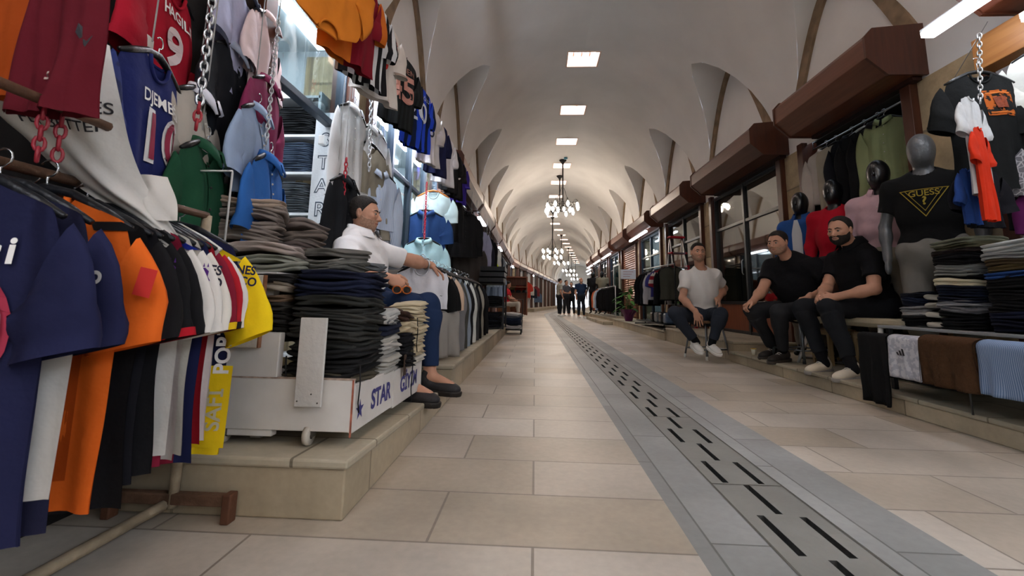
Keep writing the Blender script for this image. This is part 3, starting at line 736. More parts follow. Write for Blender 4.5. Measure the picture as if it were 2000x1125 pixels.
    # --- trousers
    if bottom:
        T = Sdf(lo, hi, h*1.25)
        T.ell(J['pel']-up*.005*s, ((.185*belly+.010)*s, (.145*belly+.012)*s, .16*s), TF, k=.07)
        for q in 'lr':
            v = J['an'+q]-J['kn'+q]
            T.cap(J['hi'+q], J['kn'+q], .094*s, .070*s, k=.06); T.cap(J['kn'+q], J['kn'+q]+v*.3, .071*s, .064*s, k=.03); T.cone(J['kn'+q]+v*.2, J['kn'+q]+v*(.9*cuff), .066*s, .052*s, k=.04)
        T.add(wrink(.007*s, seed+5, 22)); 
        T.obj('trousers', cloth(bottom) if isinstance(bottom, str) else bottom, root)
    if shoes and not sandals and h < .008:
        for q in 'lr':
            v = J['kn'+q]-J['an'+q]; K = Sdf(J['an'+q]-.16*s, J['an'+q]+.22*s, .007); K.cap(J['an'+q]-v*.06, J['an'+q]+v*.22, .041*s, .044*s); K.obj('sock', cloth(sock or '17171A'), root)
    if shoes:
        for q in 'lr': shoe(root, J['an'+q], J['toe'+q], s*1.03, mat(shoes[0], .6, .05), mat(shoes[1], .5, .05), nm='sandal' if sandals else 'shoe')
    return root, tips
# ------------------------------------------------------------------ clothes
def text_geo(body, size, bold=0., sx=1., extr=.0, shear=0.):
    cu = bpy.data.curves.new('t', 'FONT'); cu.body = body; cu.size = 1; cu.align_x = 'CENTER'; cu.align_y = 'CENTER'; cu.resolution_u = 5; cu.offset = bold; cu.shear = shear
    o = bpy.data.objects.new('t', cu); C.objects.link(o); dg = bpy.context.evaluated_depsgraph_get(); me = bpy.data.meshes.new_from_object(o.evaluated_get(dg))
    bpy.data.objects.remove(o); bpy.data.curves.remove(cu)
    bm = bmesh.new(); bm.from_mesh(me); bmesh.ops.triangulate(bm, faces=bm.faces[:])
    for _ in range(2):
        le = [e for e in bm.edges if e.calc_length() > .22]
        if le: bmesh.ops.subdivide_edges(bm, edges=le, cuts=1); bmesh.ops.triangulate(bm, faces=[f for f in bm.faces if len(f.verts) > 4])
    k = size/.70
    vs = [(v.co.x*k*sx, v.co.y*k) for v in bm.verts]; fs = [tuple(v.index for v in f.verts) for f in bm.faces]
    bm.free(); bpy.data.meshes.remove(me); return vs, fs
class Gar:
    """a hanging garment in its own frame: x across, z down from the collar, front toward -y"""
    def __init__(s, W=.50, L=.68, nu=.30, slope=.33, nd=.07, D=.045, seed=0, fold=.014, flare=1.0, waist=.95, sway=0., tw=0., lift=0.):
        s.__dict__.update(W=W, L=L, nu=nu, slope=slope, nd=nd, D=D, fold=fold, flare=flare, waist=waist, sway=sway, tw=tw, lift=lift)
        r = random.Random(seed); s.ph = [r.uniform(0, 6.28) for _ in range(6)]; s.fq = [r.uniform(5, 9), r.uniform(2.5, 4.5), r.uniform(11, 16)]
    def hw(s, v): 
        a = s.W/2
        return a*(1+(s.waist-1)*math.sin(min(v/.7, 1)*PI/2)+(s.flare-s.waist)*max(0, (v-.5)/.5)**1.2) if v > .12 else a*(.97+.25*v)
    def ztop(s, u, front):
        a = abs(u)
        if a < s.nu: return -(s.nd if front else .012)*math.sqrt(max(0, 1-(a/s.nu)**2))*1.0-.0
        return -(a-s.nu)*s.slope*s.W/2*1.15-.045*max(0, (a-.86)/.14)**2
    def P(s, u, v, front):
        zt = s.ztop(u, front); z = zt*(1-v)-(s.L-s.lift*(1-u*u))*v; x = u*s.hw(v)
        Dv = s.D*(.25+.75*min(1, v/.3))*(1+.1*math.sin(s.ph[4]+v*4)); sg = -1 if front else 1
        b = max(0, 1-abs(u)**2.6)
        y = sg*Dv*b
        f = s.fold*(.25+.75*v)*(math.sin(u*s.fq[0]+s.ph[0]+v*1.2)+.6*math.sin(u*s.fq[2]+s.ph[1]-v*2))+s.fold*.7*math.sin(v*s.fq[1]*2+u*2+s.ph[2])*(.3+v*.7)*b
        if not front: f *= .8
        g = s.fold*.45*(math.sin(z*38+u*5+s.ph[3])*b*min(1, v*3)) if front else 0
        x += s.sway*v*v+s.fold*.5*math.sin(v*9+s.ph[5]+u*3)*v
        return (x, y+f*min(1, .3+v*2)+s.tw*v*v*u, z)
    def fr(s, x, z, off=.004):
        u = max(-.98, min(.98, (x-s.sway*.1)/s.hw(.3))); v = .3
        for _ in range(4):
            zt = s.ztop(u, True); v = max(0, min(1, (z-zt)/(-(s.L)-zt))); u = max(-.99, min(.99, (x-s.sway*v*v)/s.hw(v)))
        p = s.P(u, v, True); return (x, p[1]-off, z)
    def body(s, nuu=26, nv=18):
        m = MB(); us = []
        for i in range(nuu+1): us.append(-math.cos(PI*i/nuu)*.35+(-1+2*i/nuu)*.65)
        vs_ = [(j/nv)**1.15 for j in range(nv+1)]
        for fr in (True, False):
            o = len(m.v)
            for v in vs_:
                for u in us: m.v.append(s.P(u, v, fr))
            n = nuu+1
            for j in range(nv):
                for i in range(nuu):
                    q = (o+j*n+i, o+(j+1)*n+i, o+(j+1)*n+i+1, o+j*n+i+1); m.f.append(q if fr else q[::-1]); m.mi.append(0)
        return m
    def sleeve(s, side, ln=.22, ang=28, r0=.10, r1=.078, th=.028, fwd=0., bendk=0., n=14, m_=8):
        m = MB(); zs = s.ztop(1., True)-.075; c0 = Vector((side*s.hw(.1)*.93, 0, zs)); a = math.radians(ang)
        for j in range(m_+1):
            t = j/m_; aa = a*(1-.55*t*min(1, ln/.25)) if ln < .4 else a*(1-.75*min(1, t*2.2))
            d = Vector((side*math.sin(aa), -fwd*t, -math.cos(aa)))
            c = c0+(d*ln*t if j else Vector()); 
            up = Vector((math.cos(aa)*side, 0, math.sin(aa))).lerp(Vector((.35*side, 0, 1)), max(0, 1-t*2.5)).normalized()
            r = (r0+(r1-r0)*t)*(1+.05*math.sin(t*14+s.ph[1])*(ln > .4)); tk = th*(.7+.5*t)*(1+.12*math.sin(t*17+s.ph[3]))
            for k in range(n):
                b = 2*PI*k/n; w = math.cos(b); y = math.sin(b)
                rr = r*(1+.05*math.sin(3*b+t*5+s.ph[0]))
                m.v.append(tuple(c+up*(w*rr)+Vector((0, y*tk, 0))+Vector((0, s.fold*.8*math.sin(t*7+s.ph[2])*t, 0))))
        for j in range(m_):
            for k in range(n): m.f.append((j*n+k, j*n+(k+1) % n, (j+1)*n+(k+1) % n, (j+1)*n+k)); m.mi.append(0)
        return m
    def band(s, v0, v1, m=None, off=.0015):
        m = m or MB(); 
        for fr in (True, False):
            o = len(m.v); n = 27
            for v in (v0, v1):
                for i in range(n):
                    p = s.P(-1+2*i/26, v, fr); m.v.append((p[0]*1.004, p[1]+(-off if fr else off), p[2]-(.001 if v == 1 else 0)))
            for i in range(n-1): m.f.append((o+i, o+n+i, o+n+i+1, o+i+1)); m.mi.append(0)
        return m
    def neckband(s, w=.014, up=.0):
        m = MB(); 
        for fr in (True, False):
            pts = []
            for i in range(15):
                u = -s.nu+2*s.nu*i/14; p = s.P(u, 0, fr); pts.append(Vector((p[0], p[1]-(.003 if fr else -.003), p[2]+up)))
            m.tube(pts, w/2, 6)
        return m
    def collar(s, h=.05, pt=.045):
        """turned-down shirt collar with two points"""
        m = MB(); n = 9
        for sd in (-1, 1):
            o = len(m.v)
            for i in range(n):
                t = i/(n-1); a = PI/2*(1-t)*1.0; x = s.nu*s.W/2*math.sin(a)*1.02+.002; yy = .03*math.cos(a*1.0)
                # from the back of the neck round to the front opening
                th = PI*t; X = sd*s.nu*s.W/2*math.sin(th*.93+.07)*1.05; Y = .04*math.cos(th); Z = .012-.055*t**2
                e = 1+.25*t
                m.v += [(X, Y, Z+.022), (X*1.12, Y*1.25-.002, Z+.026), (X*(1.38+.1*t), Y*1.5-.014*t, Z-h*.35-(pt*.5)*t**3), (X*1.30, Y*1.3-.010*t, Z-h*.35-(pt*.5)*t**3)]
            for i in range(n-1):
                for j in range(3): m.f.append((o+i*4+j, o+i*4+j+1, o+(i+1)*4+j+1, o+(i+1)*4+j)); m.mi.append(0)
        return m
    def placket(s, z0, z1, w=.03):
        m = MB(); n = 6
        for i in range(n+1):
            z = z0+(z1-z0)*i/n; a = s.fr(-w/2, z, .004); b = s.fr(w/2, z, .004); m.v += [a, b]
        for i in range(n): m.f.append((2*i, 2*i+1, 2*i+3, 2*i+2)); m.mi.append(0)
        return m
    def patch(s, pts, off=.0035, nx=14):
        """a coloured field: polygon given as rows [(z, x0, x1), ...] laid on the front"""
        m = MB(); 
        for z, x0, x1 in pts:
            for i in range(nx+1): m.v.append(s.fr(x0+(x1-x0)*i/nx, z, off))
        for j in range(len(pts)-1):
            for i in range(nx): a = j*(nx+1)+i; m.f.append((a, a+nx+1, a+nx+2, a+1)); m.mi.append(0)
        return m
    def text(s, body, x, z, size, bold=.02, sx=1., off=.007, shear=0, rot=0, arc=0):
        vs, fs = text_geo(body, size, bold, sx, shear=shear); c, sn = math.cos(rot), math.sin(rot)
        return MB().add([s.fr(x+a*c-b*sn, z+a*sn+b*c-arc*a*a, off) for a, b in vs], fs)
def garment(label, cat, kind, col, loc, rz=0, trim=None, W=.5, L=.68, seed=1, sleeve_mat=None, texts=(), patches=(), sleeves=None, group=None, collar_col=None, scale=1., tilt=(0, 0), sl=None, cuffs=None, hem=None, g=None, name=None, sang=None, fwd=0., nohang=False, **kw):
    m = cloth(col) if isinstance(col, str) else col
    if kind in ('tee', 'polo'): kw.setdefault('nd', .085 if kind == 'tee' else .06)
    G = g or Gar(W=W, L=L, seed=seed, **kw)
    nm = name or {'tee': 't_shirt', 'polo': 'polo_shirt', 'shirt': 'long_sleeved_shirt', 'sweat': 'sweatshirt', 'vest': 'quilted_vest', 'jersey': 'football_jersey', 'jacket': 'jacket'}[kind]
    root = G.body().obj(nm, m, smooth=True)
    root.location = loc; root.rotation_euler = (tilt[0], tilt[1], rz); root.scale = (scale,)*3
    tag(root, label, cat, group)
    long_ = kind in ('shirt', 'sweat', 'jacket')
    if kind != 'vest':
        for i, sd in enumerate((-1, 1)):
            if sl and sl[i] is False: continue
            ang = (sang[i] if sang else (24 if long_ else 30))
            ln = .58 if long_ else .215
            if sl and sl[i]: ln = sl[i]
            sm = G.sleeve(sd, ln=ln, ang=ang, r1=.055 if long_ else .080, m_=16 if long_ else 8, fwd=fwd)
            o = sm.obj('sleeve', sleeve_mat or m, root, smooth=True)
            if trim and not long_:
                n = 14; vs = sm.v[-2*n:]; t = MB(); t.add([((a[0]-sd*0)*1.006, a[1]*1.10, a[2]) for a in vs], [(k, (k+1) % n, (k+1) % n+n, k+n) for k in range(n)]); t.obj('cuff', cloth(trim), o, smooth=True)
    if kind in ('tee', 'jersey'): G.neckband().obj('neckband', cloth(trim) if trim else m, root, smooth=True)
    if kind in ('polo', 'shirt', 'jacket'):
        G.collar().obj('collar', cloth(collar_col or trim) if (collar_col or trim) else m, root, smooth=True)
        G.placket(-.06, -.20 if kind == 'polo' else -L+.03).obj('placket', m, root)
        b = MB(); z = -.075
        while z > (-.19 if kind == 'polo' else -L+.05): p = G.fr(0, z, .006); b.ball(p, .0055, 8, 6); z -= .05 if kind == 'polo' else .09
        b.obj('button', mat('CFCBC4' if not (isinstance(col, str) and sum(int(col[q:q+2], 16) for q in (0, 2, 4)) < 200) else '2A2A2C', .4), root)
    if hem: G.band(.965, 1.0).obj('hem', cloth(hem), root, smooth=True)
    for pc, pt in patches: G.patch(pt).obj('panel', cloth(pc), root, smooth=True)
    for t in texts:
        tc = t.pop('c') if 'c' in t else 'F0F0F0'; nm_ = t.pop('n', 'lettering'); G.text(**t).obj(nm_, mat(tc, .7, 0, bump=0), root)
    return root, G
_HANG = {}
def hanger(loc, rz, lab, group='black plastic hangers', col='141416', W=.40, wire=False, hook=.07):
    k = (col, W, wire, hook)
    if k not in _HANG:
        r = thing('coat_hanger', lab, 'hanger', loc, rz, group); m = mat(col, .35, .05)
        b = MB()
        if wire: b.tube([(-W/2, 0, -.07), (-W*.2, 0, -.01), (0, 0, .01), (W*.2, 0, -.01), (W/2, 0, -.07)], .003, 6)
        else: b.tube([(-W/2, 0, -.075), (-W*.36, 0, -.045), (-W*.15, 0, .0), (0, 0, .012), (W*.15, 0, .0), (W*.36, 0, -.045), (W/2, 0, -.075)], [.007, .013, .012, .014, .012, .013, .007], 8)
        b.obj('shoulder_bar', m, r, smooth=True)
        h = MB(); pts = [(0, 0, .012), (0, 0, hook*.55)]
        for i in range(9): a = -PI/2+i*PI*1.35/8; pts.append((.020*math.cos(a)+0.0, 0, hook*.55+.022+.020*math.sin(a)))
        h.tube(pts, .0026, 6); h.obj('hook', metal('C4C8CC', .25), r, smooth=True)
        _HANG[k] = r; return r
    r = copy_tree(_HANG[k]); r.location = loc; r.rotation_euler = (0, 0, rz); r['label'] = lab; r['group'] = group; return r
def chain(pts, lab, col='B8BCC0', link=.034, r=.0035, cols=None):
    """a hanging chain, its links turned in turn by a quarter"""
    rt = thing('chain', lab, 'chain', pts[0]); base = Vector(pts[0]); a = [MB(), MB()]
    P = [Vector(p) for p in pts]; n = 0
    for i in range(len(P)-1):
        d = P[i+1]-P[i]; L = d.length; t = d.normalized(); o1 = t.orthogonal().normalized(); o2 = t.cross(o1); k = max(1, int(L/(link*.72)))
        for j in range(k):
            c = P[i]+d*((j+.5)/k)-base; s_, q_ = (o1, o2) if n % 2 else (o2, o1); pp = []
            for e in range(11):
                an = 2*PI*e/10; pp.append(c+t*(link/2*math.cos(an))+s_*(link*.27*math.sin(an)))
            which = 0 if not cols else (1 if cols(n) else 0); a[which].tube(pp, r, 5, cap=False); n += 1
    a[0].obj('links', metal(col, .3) if col[0] != '_' else paint(col[1:], .4), rt, smooth=True)
    if a[1].v: a[1].obj('links', paint('9A1E2C', .4), rt, smooth=True)
    return rt
# folded clothes: a soft rounded slab whose sides show its layers
def folded_mb(w, d, h, seed, layers=2, soft=.35, puff=1.):
    r = random.Random(seed); m = MB(); n = 44; nz = 6*layers; ph = [r.uniform(0, 6.28) for _ in range(8)]
    def ring(ins, z, k):
        out = []
        for i in range(n):
            a = 2*PI*i/n; e = .36; ca, sa = math.cos(a), math.sin(a)
            x = math.copysign(abs(ca)**e, ca)*(w/2-ins); y = math.copysign(abs(sa)**e, sa)*(d/2-ins)
            wob = .006*math.sin(x*23+ph[0]+k*.8)+.005*math.sin(y*31+ph[1]+k*.9)+.003*math.sin(a*7+ph[2]+k)
            zz = z+h*.16*math.sin(x*14+ph[3])*puff+h*.12*math.sin(y*17+ph[4])*puff+h*.06*math.sin(x*41+y*20+ph[5]+k)
            out.append((x+wob*(1 if sa else 1), y+wob*.8, zz))
        return out
    rings = []
    R_ = h/(2*layers)*(.25+soft*1.8)
    for l in range(layers):
        for j in range(7):
            if j == 0 and l: continue
            q = -math.cos(PI*j/6); rings.append(ring(R_*(1-math.sqrt(max(0, 1-q*q)))+.0005, h*(l+(q+1)/2)/layers, l*6+j))
    nz = len(rings)-1
    for rr in rings: m.v += rr
    for k in range(nz):
        for i in range(n): m.f.append((k*n+i, k*n+(i+1) % n, (k+1)*n+(i+1) % n, (k+1)*n+i)); m.mi.append(0)
    # top and bottom as shrinking rings
    for top in (True, False):
        prev = list(range(nz*n, nz*n+n)) if top else list(range(n)); base = rings[-1] if top else rings[0]
        for q in (.8, .5, .2):
            o = len(m.v)
            for p in base:
                x, y = p[0]*q, p[1]*q
                z = (h if top else 0)+h*.16*math.sin(x*14+ph[3])*puff+h*.12*math.sin(y*17+ph[4])*puff+(h*.10*math.sin(x*33+ph[6])*math.sin(y*19+ph[7])*(1 if top else 0))
                m.v.append((x, y, z))
            cur = list(range(o, o+n))
            for i in range(n):
                f = (prev[i], prev[(i+1) % n], cur[(i+1) % n], cur[i]); m.f.append(f if top else f[::-1]); m.mi.append(0)
            prev = cur
        m.f.append(tuple(prev) if top else tuple(prev[::-1])); m.mi.append(0)
    return m
_FOLD = {}
def stack(what, cat, where, x, y, z, items, w=.30, d=.26, rz=0, group=None, jit=.012, seed=0, layers=2, name='folded_trousers', lean=(0, 0), soft=.35, desc=None, puff=1.):
    """items: (colour name, colour, thickness) from the bottom up"""
    r = random.Random(seed); out = []; N_ = len(items)
    for i, it in enumerate(items):
        cn, cc, h = it[:3]; v = r.randrange(3); key = (round(w, 3), round(d, 3), round(h, 3), layers, v, soft, puff)
        mt = cloth(cc) if isinstance(cc, str) else cc
        if key not in _FOLD: _FOLD[key] = folded_mb(w, d, h, v*7+1, layers, soft, puff).obj(name, mt, smooth=True); o = _FOLD[key]
        else: o = _FOLD[key].copy(); C.objects.link(o); o.name = name
        o.material_slots[0].link = 'OBJECT'; o.material_slots[0].material = mt
        o.location = (x+r.uniform(-jit, jit)+lean[0]*i, y+r.uniform(-jit, jit)+lean[1]*i, z); o.rotation_euler = (0, 0, rz+r.uniform(-.05, .05)+(PI if r.random() < .5 else 0))
        z += h*.93
        if N_ == 1: pos = 'lying %s' % where
        elif i == N_-1: pos = 'topmost in %s' % where
        elif i == N_-2 and N_ > 3: pos = 'next to top in %s' % where
        elif i == 0: pos = 'bottom one in %s' % where
        else: pos = '%s up in %s' % (ORD[i], where)
        tag(o, '%s folded %s, %s' % (cn, what, pos), cat, group or ('folded clothes of %s' % where))
        out.append(o)
    return z
def draped(label, cat, col, x, y, z, w, front, back, rz=0, over=.05, name='draped_shirt', seed=1, th=.012, group=None, fold=.012, taper=0.):
    """cloth hung over a rail: local x along the rail, falling toward -y (front) and +y (back)"""
    r = random.Random(seed); ph = [r.uniform(0, 6.28) for _ in range(4)]; m = MB(); prof = []
    n1 = 14
    for i in range(n1+1): prof.append((-over, -front*(1-i/n1)))
    for i in range(1, 8): a = PI*i/8; prof.append((-over*math.cos(a), over*.55*math.sin(a)))
    for i in range(7): prof.append((over, -back*i/6))
    nx = 22
    for side in (0, 1):
        for j, (yy, zz) in enumerate(prof):
            for i in range(nx+1):
                u = -1+2*i/nx; dz = -zz/max(front, .01); xx = u*w/2*(1-taper*dz)
                f = fold*dz*(math.sin(u*7+ph[0])+.5*math.sin(u*15+ph[1]+zz*6))+fold*.4*math.sin(zz*20+ph[2]+u*3)*dz
                off = 0 if side == 0 else th
                k = min(1, j/8)
                m.v.append((xx*(1 if side == 0 else .97)+.004*math.sin(zz*17+ph[3]), yy-f if zz < .01 and yy < 0 else yy+f*.5, zz-off*(1 if zz > 0 else 0)))
                if side: 
                    v = m.v[-1]; m.v[-1] = (v[0], v[1]+(off if yy < 0 else -off), v[2]+(.004 if j in (0, len(prof)-1) else 0))
    nn = nx+1; L = len(prof)
    for side in (0, 1):
        for j in range(L-1):
            for i in range(nx):
                o = side*L*nn; q = (o+j*nn+i, o+j*nn+i+1, o+(j+1)*nn+i+1, o+(j+1)*nn+i); m.f.append(q if not side else q[::-1]); m.mi.append(0)
    for i in range(nx):
        m.f.append((i, L*nn+i, L*nn+i+1, i+1)); m.mi.append(0)
        a = (L-1)*nn; m.f.append((a+i, a+i+1, L*nn+a+i+1, L*nn+a+i)); m.mi.append(0)
    for j in range(L-1):
        for e in (0, nx): m.f.append((j*nn+e, (j+1)*nn+e, L*nn+(j+1)*nn+e, L*nn+j*nn+e)); m.mi.append(0)
    o = m.obj(name, cloth(col) if isinstance(col, str) else col, smooth=True, loc=(x, y, z), rz=rz)
    return tag(o, label, cat, group)
# ------------------------------------------------------------------ the shops on both sides
ton = [wood('5C3020', '4C2414', 2.2, 1, .38), wood('70432E', '5E3422', 2.2, 1, .38)]
for i, (y0, y1) in enumerate(BR):
    if i < 2:
        interior(XR, 1, y0, y1, .13, 14, 1.3, lab='added fill light on the shop ceiling behind the camera, %s' % ('farther one' if i == 0 else 'nearer one')); posts(XR, 1, y0, y1, .13, ''); shutter_box(1, XR, y0-.15, y1-.3, ton[i], 'brown shutter box behind the camera, %s on the bench side' % ('farther one' if i == 0 else 'nearer one'))  # unseen ceiling light added to brighten the near end
        tube_light(XR-.4, y0+.2, y1-.2, 2.69, 'tube lamp added as fill under the shutter box behind the camera, %s' % ('farther one' if i == 0 else 'nearer one'), .08, 34); continue  # unseen tube, added as fill from behind the camera
    k = i-2; z0 = .13 if y1 < 6 else .25 if y0 < 9 else .19 if y0 < 14 else .2
    far = y0 > 30; w_ = ORDW(y0, 1)
    if y0 > 52: continue
    shutter_box(1, XR, y0-.15, y1-.3, ton[k % 2], 'brown shutter box number %s over the shops behind the men' % w_.split()[0])
    posts(XR, 1, y0, y1, z0, w_)
    if k == 0:
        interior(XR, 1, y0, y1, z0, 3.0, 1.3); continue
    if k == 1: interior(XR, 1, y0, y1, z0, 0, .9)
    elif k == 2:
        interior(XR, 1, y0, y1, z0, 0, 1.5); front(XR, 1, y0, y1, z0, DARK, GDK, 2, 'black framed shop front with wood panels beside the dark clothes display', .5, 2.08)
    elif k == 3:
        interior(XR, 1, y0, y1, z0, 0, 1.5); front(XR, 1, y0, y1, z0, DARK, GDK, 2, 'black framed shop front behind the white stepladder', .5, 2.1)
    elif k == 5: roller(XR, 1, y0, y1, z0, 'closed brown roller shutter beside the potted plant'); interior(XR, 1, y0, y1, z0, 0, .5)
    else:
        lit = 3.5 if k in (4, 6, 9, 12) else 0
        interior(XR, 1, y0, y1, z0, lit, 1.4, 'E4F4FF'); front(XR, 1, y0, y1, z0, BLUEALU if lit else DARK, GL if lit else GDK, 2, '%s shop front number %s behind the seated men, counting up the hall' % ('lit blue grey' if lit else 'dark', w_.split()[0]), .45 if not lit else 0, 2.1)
        if not far and k < 12: tube_light(XR-.38, y0+.15, y1-.2, 2.68, 'white tube lamp under the shutter box of shop %s behind the men' % w_.split()[0], .06)
for i, (y0, y1) in enumerate(BL):
    if i < 2:
        interior(XL, -1, y0, y1, .0, 14, 1.3, lab='added fill light on the west shop ceiling behind the camera, %s' % ('farther one' if i == 0 else 'nearer one')); posts(XL, -1, y0, y1, 0, '')  # west ceiling light out of view, added for the near goods
        tube_light(XL+.35, y0+.2, y1-.2, 2.69, 'tube lamp added as fill under the west fascia behind the camera, %s' % ('farther one' if i == 0 else 'nearer one'), .08, 34); continue  # added tube out of view, lights the faces toward the camera
    if y0 > 52: continue
    k = i-2; z0 = .0 if k == 0 else .22; far = y0 > 30; w_ = ORDW(y0, -1)
    if k > 1: shutter_box(-1, XL, y0-.1, y1+.2, ton[(k+1) % 2], 'brown shutter box number %s on the jersey side of the hall' % w_.split()[0], .34)
    posts(XL, -1, y0, y1, z0, w_)
    if k == 0:
        interior(XL, -1, y0, y1, z0, 9, 1.8); front(XL, -1, y0, y1, z0, BLUEALU, GL, 1, 'blue grey framed shop front with a lit shelf of trousers', 0, 2.02, open_=(0,))
    elif k == 1:
        interior(XL, -1, y0, y1, z0, 9.0, 1.6); front(XL, -1, y0, y1, z0, BLUEALU, GL, 4, 'blue grey framed shop front behind the man in the white polo', .45, 2.1)
    elif k == 2:
        interior(XL, -1, y0, y1, z0, 0, 1.0); front(XL, -1, y0, y1, z0, DARK, GDK, 2, 'dark panelled shop front beyond the hanging polo shirts', .6, 2.1)
    else:
        lit = 3.5 if k in (3, 5, 8, 11) else 0
        interior(XL, -1, y0, y1, z0, lit, 1.3, 'F2F7FF'); front(XL, -1, y0, y1, z0, BLUEALU if lit else DARK, GL if lit else GDK, 2, '%s shop front number %s on the jersey side, counting up the hall' % ('lit blue grey' if lit else 'dark', w_.split()[0]), .45, 2.1)
        if lit and k < 12: tube_light(XL+.2, y0+.15, y0+1.4, 2.67, 'white tube lamp under the shutter box of shop %s on the jersey side' % w_.split()[0], .08)
# long board on which the jersey rail is fixed (near bays on the west side)
b = MB().box(XL+.01, XL+.20, -1.2, 6.9, 2.78, 3.08); o = b.obj('fascia_board', wood('8A6A4E', '75563C', 2.2, 1, .45), bevel=.005); tag(o, 'long light brown fascia board above the jersey rail', 'fascia')
r = thing('jersey_rail', 'thin metal rail on the fascia from which football jerseys hang', 'rail'); MB().tube([(-1.29, -.5, 2.92), (-1.29, 6.95, 2.92)], .009).obj('rod', metal('8A8078'), r, smooth=True)
for q in range(8):
    m = MB(); m.tube([(XL+.2, .2+q*.95, 2.96), (-1.31, .2+q*.95, 2.96), (-1.29, .2+q*.95, 2.92)], .005, 6); m.obj('bracket', metal('8A8078'), r, smooth=True)
# tube lamps of the two near west shops, seen over the transom windows; last one added
tube_light(-1.74, 2.2, 3.3, 2.745, 'long white tube lamp behind the transom glass of the trouser shop', .09, 18)
tube_light(-1.70, 3.9, 6.5, 2.745, 'long white tube lamp inside the shop behind the seated man in white', .07, 18)
tube_light(-1.38, 3.9, 6.5, 2.745, 'white tube lamp under the fascia near the seated man', .07, 95)
tube_light(-1.40, 2.25, 3.25, 2.745, 'white tube lamp added under the fascia above the outlined letters', .06, 50)  # added tube, brightens the floor and the seated man
# east near box with its tube lamp
tube_light(2.82, 1.2, 3.15, 2.69, 'white tube lamp under the shutter box above the printed black t-shirt', .09, 14)
tube_light(3.05, 2.35, 2.72, 2.52, 'short white lamp on the wooden beam beside the metal chain', .10, 7)
o = MB().box(3.18, 3.32, .9, 3.2, 2.42, 2.66).obj('beam', wood('A5703C', '8E5A2C', 2.5, 1, .4), bevel=.005); tag(o, 'light wooden beam under the shutter box above the printed t-shirt', 'beam')
# chandeliers
def chandelier(y, zr, lab, x=None, R=.55, n=8, simple=False):
    X = XC+bx(y) if x is None else x; zc = ZS+RB-.01; r = thing('chandelier', lab, 'chandelier', (X, y, zr), group=None); IR = mat('1C1A1A', .5, .1)
    m = MB(); m.tube([(0, 0, .05), (0, 0, zc-zr)], .025 if not simple else .02, 8); m.lathe([(.03, zc-zr-.16), (.05, zc-zr-.1), (.12, zc-zr-.03), (.13, zc-zr)], n=12); m.obj('rod', IR, r, smooth=True)
    m = MB(); m.lathe([(.02, -.08), (.07, -.03), (.085, .03), (.06, .09), (.028, .14)], n=12); m.torus((0, 0, 0), R*.62, .016, 28, 6); m.torus((0, 0, .03), R*.72, .010, 28, 5)
    for k in range(4): a = k*PI/2+.3; m.tube([(0, 0, .02), (R*.72*math.cos(a), R*.72*math.sin(a), .0)], .012, 6)
    m.obj('ring', IR, r, smooth=True)
    for k in range(n):
        a = 2*PI*k/n+.25; c, s = math.cos(a), math.sin(a); m = MB()
        m.tube([(R*.66*c, R*.66*s, 0), (R*.78*c, R*.78*s, .10), (R*.9*c, R*.9*s, .14), (R*c, R*s, .09), (R*c, R*s, .02)], .011, 6); m.obj('arm', IR, r, smooth=True)
        q = MB(); q.lathe([(.018, .02), (.040, -.02), (.052, -.07), (.046, -.12), (.022, -.17), (.004, -.185)], (R*c, R*s, 0), 12); q.obj('lamp_shade', glow('FFEEDA', BULB_W), r, smooth=True)
    if not simple:
        for k in range(2):
            a = k*PI+.6; m = MB(); m.tube([(R*.62*math.cos(a), R*.62*math.sin(a), 0), (R*.35*math.cos(a), R*.35*math.sin(a), .25), (.05*math.cos(a), .05*math.sin(a), .6)], .008, 6); m.obj('stay', IR, r, smooth=True)
    return r
pos = ['black iron chandelier with pale glass shades, first one along the hall', 'black iron chandelier hanging just behind the first one']+['black iron chandelier hanging %s along the hall' % w_ for w_ in ('third', 'fourth', 'fifth', 'sixth', 'seventh', 'eighth')]
for i, (y, z) in enumerate([(15.2, 4.05), (17.2, 4.28), (24.2, 3.5), (26.0, 3.35), (33, 3.6), (41, 3.6), (46, 3.5), (54, 3.5)]): chandelier(y, z, pos[i], R=.55, n=8)
chandelier(-2.5, 3.9, 'black iron chandelier behind the camera end of the hall')
o = MB().box(XC+.02, XC+.14, 14.85, 14.95, ZS+RB-.07, ZS+RB-.02).obj('smoke_detector', paint('2E7E98'), bevel=.01); tag(o, 'small blue box on the vault beside the first chandelier rod', 'box')
# ------------------------------------------------------------------ the people
WHITE_TEE = mat('D9D8D6', .9, .04, 6, .3, 30, spec=.1)
JA = dict(pel=(2.29, 6.3, .60), neck=(2.247, 6.2, 1.165), head=(2.195, 6.12, 1.40), shr=(2.06, 6.22, 1.085), shl=(2.44, 6.22, 1.105), elr=(1.955, 6.08, 0.79), wrr=(2.045, 5.86, 0.61), ell=(2.64, 6.42, .94), wrl=(2.40, 6.06, 0.765),
          hir=(2.19, 6.22, .55), hil=(2.38, 6.22, .55), knr=(1.80, 5.95, .60), knl=(2.33, 5.80, .60), anr=(2.07, 6.0, .25), anl=(2.235, 5.88, .245), toer=(.05, -1, -.25), toel=(.1, -1, -.25), front=(0, -1, 0))
person('man in a white t-shirt and dark jeans sitting on the small stool', JA, top=WHITE_TEE, bottom='2B303A', shoes=('DCDAD6', 'E6E4E0'), look=(-.05, -1, .02), tilt=(.06, 0, 1), beard=1, seed=3, belly=1.02, cuff=.98,
       hands=dict(r=dict(d=(.12, -.25, -1), n=(-.1, -1, .1), t=-1, curl=.25, spread=.14), l=dict(d=(.10, -.75, -.75), n=(.3, .5, .9), t=1, curl=.55)))
